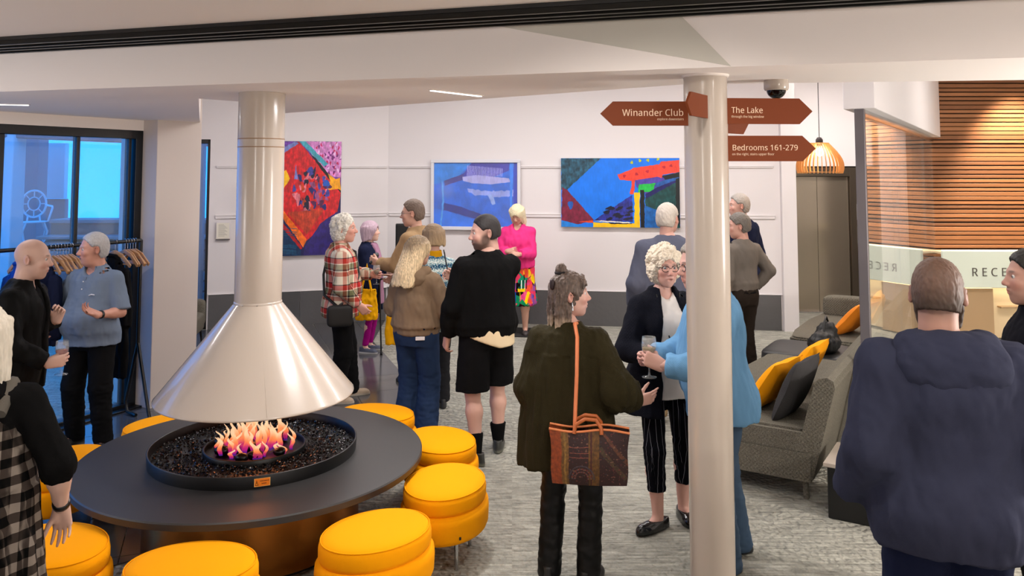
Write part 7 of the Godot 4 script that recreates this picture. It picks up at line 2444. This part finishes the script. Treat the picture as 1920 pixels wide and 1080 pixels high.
# a point of a figure in the room: joints are kept for a height of 1.75 m
func spot(f: Array, v: Vector3) -> Vector3:
	return f[0].transform * (v * float(f[2]))


func grip(f: Array, k: String, v := Vector3(0, 0.09, 0.03)) -> Vector3:
	return spot(f, f[1]["P" + k] * v)


func spectacles(f: Array, c: Color) -> void:
	var h: Transform3D = f[1].head
	var s: float = f[2]
	var g := Sh.new()
	for i in [-1, 1]:
		var pts := []
		for k in 18:
			var a := TAU * k / 18.0
			pts.append((h * Vector3(0.031 * i + cos(a) * 0.024, 0.006 + sin(a) * 0.019, 0.098 - absf(cos(a)) * 0.003)) * s)
		g.tube(pts, 0.0022, -1, 6, true)
		g.tube([(h * Vector3(0.055 * i, 0.010, 0.094)) * s, (h * Vector3(0.078 * i, 0.012, 0.06)) * s, (h * Vector3(0.084 * i, 0.008, 0.0)) * s], 0.0022, -1, 6)
	g.tube([(h * Vector3(-0.008, 0.008, 0.099)) * s, (h * Vector3(0, 0.011, 0.102)) * s, (h * Vector3(0.008, 0.008, 0.099)) * s], 0.002, -1, 6)
	obj("glasses", g.mesh(), mat(c, 0.3), f[0])


func wine_glass(label: String, at: Vector3, drink: Color, k := 1.0) -> void:
	var t := thing("wine_glass", label, "glass", at)
	t.scale = Vector3.ONE * k
	obj("bowl", Sh.new().lathe([Vector2(0.004, 0.0), Vector2(0.020, 0.012), Vector2(0.033, 0.04), Vector2(0.035, 0.065), Vector2(0.031, 0.10), Vector2(0.0295, 0.10), Vector2(0.0335, 0.065), Vector2(0.0315, 0.04), Vector2(0.018, 0.014), Vector2(0.0, 0.006)], 28).mesh(), M.wine_glass, t)
	obj("stem", Sh.new().lathe([Vector2(0.034, -0.086), Vector2(0.034, -0.084), Vector2(0.006, -0.078), Vector2(0.0035, -0.06), Vector2(0.0035, -0.012), Vector2(0.005, 0.002)], 24).mesh(), M.wine_glass, t)
	obj("drink", Sh.new().lathe([Vector2(0.0, 0.008), Vector2(0.017, 0.016), Vector2(0.030, 0.04), Vector2(0.0315, 0.052), Vector2(0.0, 0.052)], 24).mesh(), mat(drink, 0.1), t)


func band(f: Array, k: String, called: String, c: Color, r: float, w: float, up := 0.03) -> void:
	var W: Vector3 = f[1]["W" + k]
	var E: Vector3 = f[1]["E" + k]
	var d := (E - W).normalized()
	var s: float = f[2]
	var z := d
	var x := Vector3.UP.cross(z).normalized() if absf(z.y) < 0.95 else Vector3.RIGHT.cross(z).normalized()
	var xf := Transform3D(Basis(x, z, x.cross(z)), (W + d * up) * s)
	obj(called, Sh.new().lathe([Vector2(r - 0.004, -w), Vector2(r + 0.002, -w * 0.9), Vector2(r + 0.003, 0), Vector2(r + 0.002, w * 0.9), Vector2(r - 0.004, w)], 24, xf).mesh(), mat(c, 0.35), f[0])


# a soft bag: its front face in the xy plane, standing on y = 0
func soft_bag(w: float, h: float, d: float, taper: float, lump := 0.006) -> ArrayMesh:
	var fd := Field.new(Vector3(-w / 2 - 0.02, -0.02, -d / 2 - 0.02), Vector3(w / 2 + 0.02, h + 0.02, d / 2 + 0.02), 0.009)
	fd.loft(Transform3D(), [[0.0, w * 0.5 * 0.94, d * 0.46, 0.0, 0.0], [h * 0.15, w * 0.5, d * 0.5, 0.0, 0.0], [h * 0.6, w * 0.5 * (1.0 - taper * 0.4), d * 0.42, 0.0, 0.0], [h, w * 0.5 * (1.0 - taper), d * 0.2, 0.0, 0.0]], 0.02)
	return to_mesh(relax(fd.nets(), 1, [[lump, Vector3(16, 9, 16), 7]]))


func belongings(F: Array) -> void:
	spectacles(F[12], Color(0.10, 0.05, 0.035))
	spectacles(F[13], Color(0.03, 0.03, 0.03))
	spectacles(F[5], Color(0.3, 0.28, 0.25))
	band(F[2], "R", "wristwatch", Color(0.02, 0.02, 0.022), 0.030, 0.013)
	band(F[0], "L", "wristwatch", Color(0.02, 0.02, 0.022), 0.030, 0.010)
	wine_glass("stemmed glass of pink wine in the bald man's hand", grip(F[1], "R", Vector3(0.0, 0.075, 0.045)), Color(0.55, 0.20, 0.16), 1.15)
	wine_glass("empty stemmed glass in the hand of the person in the light blue shirt", grip(F[13], "L", Vector3(0.0, 0.075, 0.045)), Color(0.55, 0.45, 0.25), 1.2)
	wine_glass("small glass in the raised hand of the man in the plaid shirt", grip(F[3], "L", Vector3(0.0, 0.075, 0.045)), Color(0.5, 0.4, 0.2))
	# polo shirt: placket with buttons, small white badge on the chest
	var s0: float = F[0][2]
	var pk := Sh.new()
	pk.beam(Vector3(0.0, 1.41, 0.118) * s0, Vector3(0.0, 1.285, 0.146) * s0, 0.032, 0.006, Vector3.BACK, 0.002)
	obj("placket", pk.mesh(), M.polo, F[0][0])
	for y in [1.31, 1.37]:
		obj("button", puff(Vector3(0.011, 0.011, 0.006), 0.8, 6), M.white_wall, F[0][0], Vector3(0, y, 0.128 + (1.37 - y) * 0.24) * s0 + Vector3(0, 0, 0.006))
	obj("badge", Sh.new().tube([Vector3(0.085, 1.262, 0.166) * s0, Vector3(0.105, 1.272, 0.163) * s0, Vector3(0.128, 1.268, 0.155) * s0], 0.006, 0.004, 6).mesh(), M.white_wall, F[0][0])
	# pinafore straps
	var s2: float = F[2][2]
	for i in [-1, 1]:
		obj("strap", Sh.new().tube([Vector3(0.10 * i, 1.33, 0.115) * s2, Vector3(0.115 * i, 1.43, 0.04) * s2, Vector3(0.115 * i, 1.432, -0.03) * s2, Vector3(0.09 * i, 1.35, -0.125) * s2], 0.026, -1, 8).mesh(), cloth(Color(0.36, 0.34, 0.31), 0.9), F[2][0])
	# necklace with a long pendant, tassels
	var s12: float = F[12][2]
	var nk := []
	for k in 15:
		var t := k / 14.0 * 2.0 - 1.0
		nk.append(Vector3(t * 0.085, 1.45 - (1 - t * t) * 0.31, 0.06 + (1 - t * t) * 0.085) * s12)
	obj("necklace", Sh.new().tube(nk, 0.004, -1, 6).mesh(), M.black_metal, F[12][0])
	obj("pendant", Sh.new().tube(squeeze(ring(Vector3(0.0, 1.10, 0.150) * s12, 0.016, 14, Vector3.BACK), 1.7), 0.0035, -1, 6, true).mesh(), M.chrome, F[12][0])
	# topknot band and earring of the poncho woman
	var f10: Array = F[10]
	var h10: Transform3D = f10[1].head
	var sc := Sh.new()
	var loop := []
	for p: Vector3 in ring(Vector3(0, 0.128, -0.045), 0.030, 16):
		loop.append((h10 * p) * f10[2])
	sc.tube(loop, 0.009, -1, 8, true)
	obj("hair_band", sc.mesh(), mat(Color(0.05, 0.02, 0.025), 0.9), f10[0])
	obj("hair_clip", puff(Vector3(0.025, 0.06, 0.03), 0.8, 8), mat(Color(0.12, 0.03, 0.045), 0.6), f10[0], (h10 * Vector3(-0.05, 0.07, -0.105)) * f10[2])
	for i in [-1, 1]:
		obj("earring", Sh.new().tube([(h10 * Vector3(0.082 * i, -0.03, 0.0)) * f10[2], (h10 * Vector3(0.082 * i, -0.075, 0.0)) * f10[2]], 0.004, 0.007, 6).mesh(), M.chrome, f10[0])
	# label on the jeans
	var s7: float = F[7][2]
	obj("pocket_phone", Sh.new().box(Vector3(0.075, 0.03, 0.008), Transform3D(Basis(Vector3.UP, 0.5), Vector3(-0.11, 0.885, -0.135) * s7 + Vector3(-0.005, 0.0, -0.012)), 0.003).mesh(), M.white_wall, F[7][0])
	# ---- things that are carried
	var mc := thing("microphone", "black handheld microphone held out towards the woman with lilac hair", "microphone", grip(F[5], "L", Vector3(0, 0.08, 0.03)))
	var aim := (Vector3(-1.42, 1.40, -9.35) - mc.position).normalized()
	var mb := Basis(Vector3.UP.cross(aim).normalized(), aim, Vector3.UP.cross(aim).normalized().cross(aim))
	mc.basis = mb
	obj("handle", Sh.new().lathe([Vector2(0.0, -0.09), Vector2(0.013, -0.09), Vector2(0.017, 0.09), Vector2(0.017, 0.10), Vector2(0.0, 0.10)], 18).mesh(), M.black_metal, mc)
	obj("grille", Sh.new().lathe([Vector2(0.017, 0.098), Vector2(0.027, 0.11), Vector2(0.029, 0.135), Vector2(0.022, 0.158), Vector2(0.0, 0.166)], 18).mesh(), mat(Color(0.30, 0.30, 0.31), 0.5, 0.6), mc)
	var tb := thing("tote_bag", "bright yellow tote bag hanging at the side of the woman with magenta tights", "bag", Vector3(-1.73, 0.43, -9.83), 4.0)
	obj("pouch", soft_bag(0.27, 0.36, 0.10, 0.18, 0.012), M.yellow_bag, tb)
	for z in [-0.02, 0.02]:
		obj("handle", Sh.new().tube([Vector3(-0.06, 0.34, z), Vector3(-0.025, 0.52, z), Vector3(0.0, 0.66, z * 0.5), Vector3(0.02, 0.52, z), Vector3(0.055, 0.34, z)], 0.010, -1, 8).mesh(), M.yellow_bag, tb)
	var ws := thing("walking_stick", "thin black walking stick beside the woman with magenta tights", "stick", Vector3(-1.56, 0.0, -9.9))
	obj("shaft", Sh.new().tube([Vector3(0.0, 0.02, 0), Vector3(-0.03, 0.86, 0.0)], 0.010).mesh(), M.black_metal, ws)
	obj("handle", Sh.new().tube([Vector3(-0.03, 0.86, 0), Vector3(-0.02, 0.90, 0.0), Vector3(0.05, 0.91, 0.0), Vector3(0.08, 0.895, 0.0)], 0.012).mesh(), M.black_metal, ws)
	obj("ferrule", Sh.new().lathe([Vector2(0.0, 0.0), Vector2(0.017, 0.0), Vector2(0.013, 0.05), Vector2(0.0, 0.05)], 12).mesh(), M.tray, ws)
	var gb := thing("handbag", "glossy green handbag on a dark strap by the woman in turquoise", "bag", Vector3(-0.575, 0.84, -7.62), -15.0)
	obj("pouch", soft_bag(0.20, 0.19, 0.08, 0.5, 0.004), M.green_bag, gb)
	obj("strap", Sh.new().tube([Vector3(0.02, 0.18, 0), Vector3(0.0, 0.30, 0.0), Vector3(-0.06, 0.60, -0.02), Vector3(-0.09, 0.62, -0.08), Vector3(-0.02, 0.35, -0.06), Vector3(0.03, 0.18, -0.02)], 0.006, -1, 6).mesh(), M.black_metal, gb)
	var yb := thing("tote_bag", "yellow cloth bag showing between the blonde woman and the woman in the navy coat", "bag", Vector3(-1.085, 0.62, -7.55), 30.0)
	obj("pouch", soft_bag(0.16, 0.34, 0.06, 0.3, 0.01), M.yellow_bag, yb)
	obj("handle", Sh.new().tube([Vector3(-0.04, 0.32, 0), Vector3(0.0, 0.44, 0), Vector3(0.04, 0.32, 0)], 0.008).mesh(), M.yellow_bag, yb)
	# the shoulder bag of the man in plaid
	var s3: float = F[3][2]
	var p3: Transform3D = F[3][0].transform
	var sb := thing("shoulder_bag", "dark shoulder bag and strap worn across the plaid shirt", "bag", Vector3.ZERO)
	sb.transform = p3
	var path := []
	for q in [[0.09, 1.44, 0.05], [0.03, 1.40, 0.14], [-0.10, 1.2, 0.165], [-0.20, 1.02, 0.10], [-0.235, 0.93, -0.02]]:
		path.append(Vector3(q[0], q[1], q[2]) * s3)
	var back := []
	for q in [[0.09, 1.44, 0.03], [0.06, 1.40, -0.12], [-0.05, 1.2, -0.165], [-0.16, 1.02, -0.16], [-0.235, 0.93, -0.05]]:
		back.append(Vector3(q[0], q[1], q[2]) * s3)
	obj("strap", Sh.new().tube(path, 0.013, -1, 8).tube(back, 0.013, -1, 8).mesh(), M.black_metal, sb)
	obj("pouch", puff(Vector3(0.08, 0.20, 0.24), 0.4), mat(Color(0.04, 0.035, 0.03), 0.6), sb, Vector3(-0.265, 0.84, -0.02) * s3)
	# the patterned bag
	var pb := thing("handbag", "large embroidered brown and gold bag on an orange strap behind the woman in the poncho", "bag", Vector3(0.392, 0.632, -4.24), -6.0)
	var face_mat := picture(bag_image(), 0.75)
	var w := 0.20
	var d := 0.075
	var n := 12
	var at := func(i: int, j: int, z: float) -> Vector3:
		var u := i / float(n) * 2.0 - 1.0
		var v := j / float(n)
		var belly := (1.0 - u * u) * sin(PI * clampf(v * 0.9 + 0.1, 0, 1))
		var sx := w * (0.93 + 0.07 * v + 0.02 * sin(v * 7.0))
		return Vector3(u * sx, v * 0.262 + 0.008 * sin(u * 4.0) * v, z * (d * 0.55 + belly * d * 0.6))
	for z in [1.0, -1.0]:
		var bs := Sh.new()
		for i in n:
			for j in n:
				var a := Vector2(i / float(n), 1.0 - j / float(n))
				var b := Vector2((i + 1) / float(n), 1.0 - (j + 1) / float(n))
				if z > 0:
					bs.quad(at.call(i, j, z), at.call(i + 1, j, z), at.call(i + 1, j + 1, z), at.call(i, j + 1, z), 0, [a, Vector2(b.x, a.y), b, Vector2(a.x, b.y)])
				else:
					bs.quad(at.call(i + 1, j, z), at.call(i, j, z), at.call(i, j + 1, z), at.call(i + 1, j + 1, z), 0, [Vector2(b.x, a.y), a, Vector2(a.x, b.y), b])
		obj("front_panel" if z > 0 else "back_panel", bs.mesh(), face_mat, pb)
	var sides := Sh.new()
	for j in n:
		sides.quad(at.call(0, j, -1.0), at.call(0, j, 1.0), at.call(0, j + 1, 1.0), at.call(0, j + 1, -1.0), 0)
		sides.quad(at.call(n, j, 1.0), at.call(n, j, -1.0), at.call(n, j + 1, -1.0), at.call(n, j + 1, 1.0), 0)
	for i in n:
		sides.quad(at.call(i, 0, -1.0), at.call(i + 1, 0, -1.0), at.call(i + 1, 0, 1.0), at.call(i, 0, 1.0), 1)
	var tan_leather := mat(Color(0.66, 0.34, 0.14), 0.5)
	obj("gusset", sides.mesh(), tan_leather, pb)
	for z in [1.0, -1.0]:
		var rim := []
		for i in n + 1:
			rim.append(at.call(i, n, z))
		obj("rim", Sh.new().tube(rim, 0.006, -1, 8).mesh(), mat(Color(0.80, 0.46, 0.26), 0.5), pb)
		obj("handle", Sh.new().tube([Vector3(-0.075, 0.25, z * 0.055), Vector3(-0.07, 0.29, z * 0.045), Vector3(-0.02, 0.318, z * 0.035), Vector3(0.035, 0.314, z * 0.035), Vector3(0.06, 0.28, z * 0.05), Vector3(0.062, 0.25, z * 0.055)], 0.010, -1, 10).mesh(), tan_leather, pb)
	obj("strap", Sh.new().tube([Vector3(-0.072, 0.26, 0.02), Vector3(-0.070, 0.34, 0.0), Vector3(-0.062, 0.52, -0.03), Vector3(-0.060, 0.70, -0.085), Vector3(-0.075, 0.755, -0.16), Vector3(-0.06, 0.74, -0.25)], 0.010, -1, 8).mesh(), mat(Color(0.83, 0.47, 0.28), 0.5), pb)

# ---------- lamps: a glowing fitting and a light of the same size before it ----------
func strip_lamp(label: String, at: Vector3, turn: float, l: float, w: float, energy: float, c: Color, glow := 3.0) -> void:
	var t := thing("linear_light", label, "ceiling light", at, turn, "")
	obj("housing", Sh.new().box(Vector3(l + 0.02, 0.03, w + 0.02), Transform3D(Basis(), Vector3(0, 0.010, 0)), 0.004).mesh(), M.ceiling, t)
	var e := mat(Color.WHITE, 0.5)
	e.emission_enabled = true
	e.emission = c
	e.emission_energy_multiplier = glow
	obj("diffuser", Sh.new().box(Vector3(l, 0.006, w), Transform3D(Basis(), Vector3(0, -0.006, 0)), 0.001).mesh(), e, t)
	var a := AreaLight3D.new()
	a.name = numbered("linear_light_source", self)
	a.area_size = Vector2(l, w)
	a.light_color = c
	a.light_energy = energy
	a.area_range = 25.0
	a.shadow_enabled = true
	add_child(a, true)
	a.transform = Transform3D(Basis(Vector3.UP, deg_to_rad(turn)) * Basis(Vector3.RIGHT, -PI / 2), at + Vector3(0, -0.02, 0))


func down_lamp(label: String, at: Vector3, aim: Vector3, energy: float, c: Color, angle := 45.0, size := 0.05) -> void:
	var t := thing("downlight", label, "ceiling light", at, 0.0, "")
	obj("trim_ring", Sh.new().lathe([Vector2(0.045, 0.0), Vector2(0.06, -0.002), Vector2(0.062, -0.008), Vector2(0.052, -0.012), Vector2(0.044, -0.008), Vector2(0.044, 0.0)], 24).mesh(), M.gloss_white, t)
	var e := mat(Color.WHITE, 0.5)
	e.emission_enabled = true
	e.emission = c
	e.emission_energy_multiplier = 3.0
	obj("lamp_lens", Sh.new().lathe([Vector2(0.0, -0.002), Vector2(0.044, -0.002), Vector2(0.044, -0.001), Vector2(0.0, -0.001)], 20).mesh(), e, t)
	var s := SpotLight3D.new()
	s.name = numbered("downlight_source", self)
	s.light_color = c
	s.light_energy = energy
	s.spot_angle = angle
	s.spot_angle_attenuation = 0.7
	s.spot_range = 25.0
	s.spot_attenuation = 2.0
	s.light_size = size
	s.shadow_enabled = true
	add_child(s, true)
	s.position = at + Vector3(0, -0.03, 0)
	s.look_at_from_position(s.position, aim, Vector3.RIGHT)


func added_globe_lamp(label: String, at: Vector3, energy: float, c: Color) -> void:  # standing lamps out of view, added as fill light
	var t := thing("added_lamp", label, "lamp", at)
	obj("base", Sh.new().lathe([Vector2(0.0, 0.0), Vector2(0.16, 0.0), Vector2(0.16, 0.015), Vector2(0.02, 0.03), Vector2(0.0, 0.03)], 28).mesh(), M.black_metal, t)
	obj("pole", Sh.new().tube([Vector3(0, 0.02, 0), Vector3(0, 1.5, 0)], 0.012).mesh(), M.black_metal, t)
	var e := mat(Color.WHITE, 0.6)
	e.emission_enabled = true
	e.emission = c
	e.emission_energy_multiplier = 2.0
	obj("lamp_shade", puff(Vector3.ONE * 0.44, 1.0, 14), e, t, Vector3(0, 1.7, 0))
	var l := OmniLight3D.new()
	l.name = numbered("added_lamp_light", self)
	l.light_color = c
	l.light_energy = energy
	l.light_size = 0.2
	l.omni_range = 25.0
	l.omni_attenuation = 2.0
	l.shadow_enabled = true
	add_child(l, true)
	l.position = at + Vector3(0, 1.7, 0)


func _ready() -> void:
	# ---- camera: 2.2 m above the floor, tilted up 3.8 degrees, its frame shifted downwards
	var cam := Camera3D.new()
	cam.name = "camera"
	add_child(cam)
	cam.position = Vector3(0, 2.2, 0)
	cam.rotation_degrees.x = 3.8
	cam.projection = Camera3D.PROJECTION_FRUSTUM
	cam.near = 0.05
	cam.far = 200.0
	cam.size = 0.05 * 1080.0 / 1530.0
	cam.frustum_offset = Vector2(0, -0.05 * (540.0 - (320.0 - 1530.0 * tan(deg_to_rad(3.8)))) / 1530.0)
	# ---- sky, exposure
	var we := WorldEnvironment.new()
	we.name = "environment"
	var env := Environment.new()
	env.background_mode = Environment.BG_SKY
	var sky := Sky.new()
	var sm := ProceduralSkyMaterial.new()
	sm.sky_top_color = Color(0.10, 0.58, 1.0)
	sm.sky_horizon_color = Color(0.05, 0.565, 1.0)
	sm.ground_horizon_color = Color(0.05, 0.565, 1.0)
	sm.ground_bottom_color = Color(0.10, 0.58, 1.0)
	sky.sky_material = sm
	env.sky = sky
	env.background_energy_multiplier = 2.6
	env.tonemap_mode = Environment.TONE_MAPPER_LINEAR
	env.tonemap_exposure = 1.0
	env.sdfgi_enabled = true
	env.ssao_enabled = true
	env.ssil_enabled = true
	we.environment = env
	add_child(we)
	# ---- the figures are worked out in threads while the room is built
	make_textures()
	make_materials()
	var people := crowd()
	var threads := []
	for q in people:
		var th := Thread.new()
		var spec: Dictionary = q[3]
		th.start(func() -> Dictionary: return person_parts(spec))
		threads.append(th)
	# ---- lamps
	var warm := Color(1.0, 0.972, 0.945)
	var white := Color(1.0, 0.98, 0.975)
	strip_lamp("linear ceiling light in the low soffit above the hood", Vector3(-0.34, SOFFIT, -5.01), 53.5, 0.47, 0.022, 4.0, white, 4.0)
	strip_lamp("linear ceiling light in the soffit by the patio window", Vector3(-3.85, SOFFIT, -5.82), 14.0, 0.7, 0.022, 1.0, white, 4.0)
	strip_lamp("unseen long linear light on the high gallery ceiling by the left wall", Vector3(-1.9, 3.865, -9.4), 10.0, 2.6, 0.12, 5.6, white)  # strips on the high ceiling are out of view, placed to light the walls
	strip_lamp("unseen long linear light on the high gallery ceiling before the blue picture", Vector3(0.2, 3.865, -9.6), -8.0, 2.6, 0.12, 6.0, white)
	strip_lamp("unseen long linear light on the high gallery ceiling before the lake painting", Vector3(2.6, 3.865, -9.2), -8.0, 2.6, 0.12, 6.0, white)
	strip_lamp("unseen long linear light on the high gallery ceiling behind the soffit", Vector3(1.0, 3.865, -6.6), -8.0, 2.4, 0.12, 6.0, white)
	strip_lamp("unseen linear light on the lift lobby ceiling", Vector3(4.9, 3.865, -11.2), 0.0, 1.2, 0.12, 7.0, warm)
	strip_lamp("unseen linear light on the reception ceiling", Vector3(6.2, 3.865, -8.2), 0.0, 1.6, 0.12, 7.0, warm)
	down_lamp("downlight that washes the slatted wall behind reception", Vector3(6.95, 3.89, -10.55), Vector3(7.0, 1.5, -11.4), 20.0, Color(1.0, 0.93, 0.83), 32.0)
	down_lamp("unseen downlight added in the front ceiling above the fire table side", Vector3(-1.3, 2.95, -2.9), Vector3(-1.1, 0, -3.9), 1.4, warm, 62.0)  # front ceiling downlights are unseen, added to light the near part
	down_lamp("unseen downlight added in the front ceiling above the column side", Vector3(0.35, 2.95, -2.7), Vector3(0.7, 0, -4.2), 1.6, warm, 62.0)
	down_lamp("unseen downlight added in the front ceiling near reception", Vector3(2.4, 2.95, -1.6), Vector3(2.2, 0, -3.2), 2.5, warm, 62.0)
	added_globe_lamp("unseen standing lamp added as fill behind the camera on the left", Vector3(-2.6, 0.5, 2.0), 2.6, warm)  # added fill: lights the fascia and soffit from out of view
	added_globe_lamp("unseen standing lamp added as fill behind the camera on the right", Vector3(2.4, 0.5, 1.6), 4.5, warm)
	added_globe_lamp("unseen standing lamp added as fill to the right, before the reception", Vector3(4.4, 0, -3.3), 9.0, warm)
	added_globe_lamp("unseen standing lamp added as fill at the left end of the patio window", Vector3(-4.3, 0, -3.4), 1.3, white)
	# ---- the place
	build_room()
	build_hearth()
	build_column()
	build_pictures()
	build_lift()
	build_reception()
	build_patio()
	build_sofas()
	build_stools()
	build_coat_rail()
	# ---- the people
	var folk := []
	for i in people.size():
		var r: Dictionary = threads[i].wait_to_finish()
		var p := thing("person", people[i][0], "person", people[i][1], people[i][2], "")
		for q in r.parts:
			var o := obj(q[0], to_mesh(q[1]), M[q[2]], p)
			if q[3]:
				o.set_meta("label", q[3])
		folk.append([p, r.J, r.s])
	belongings(folk)
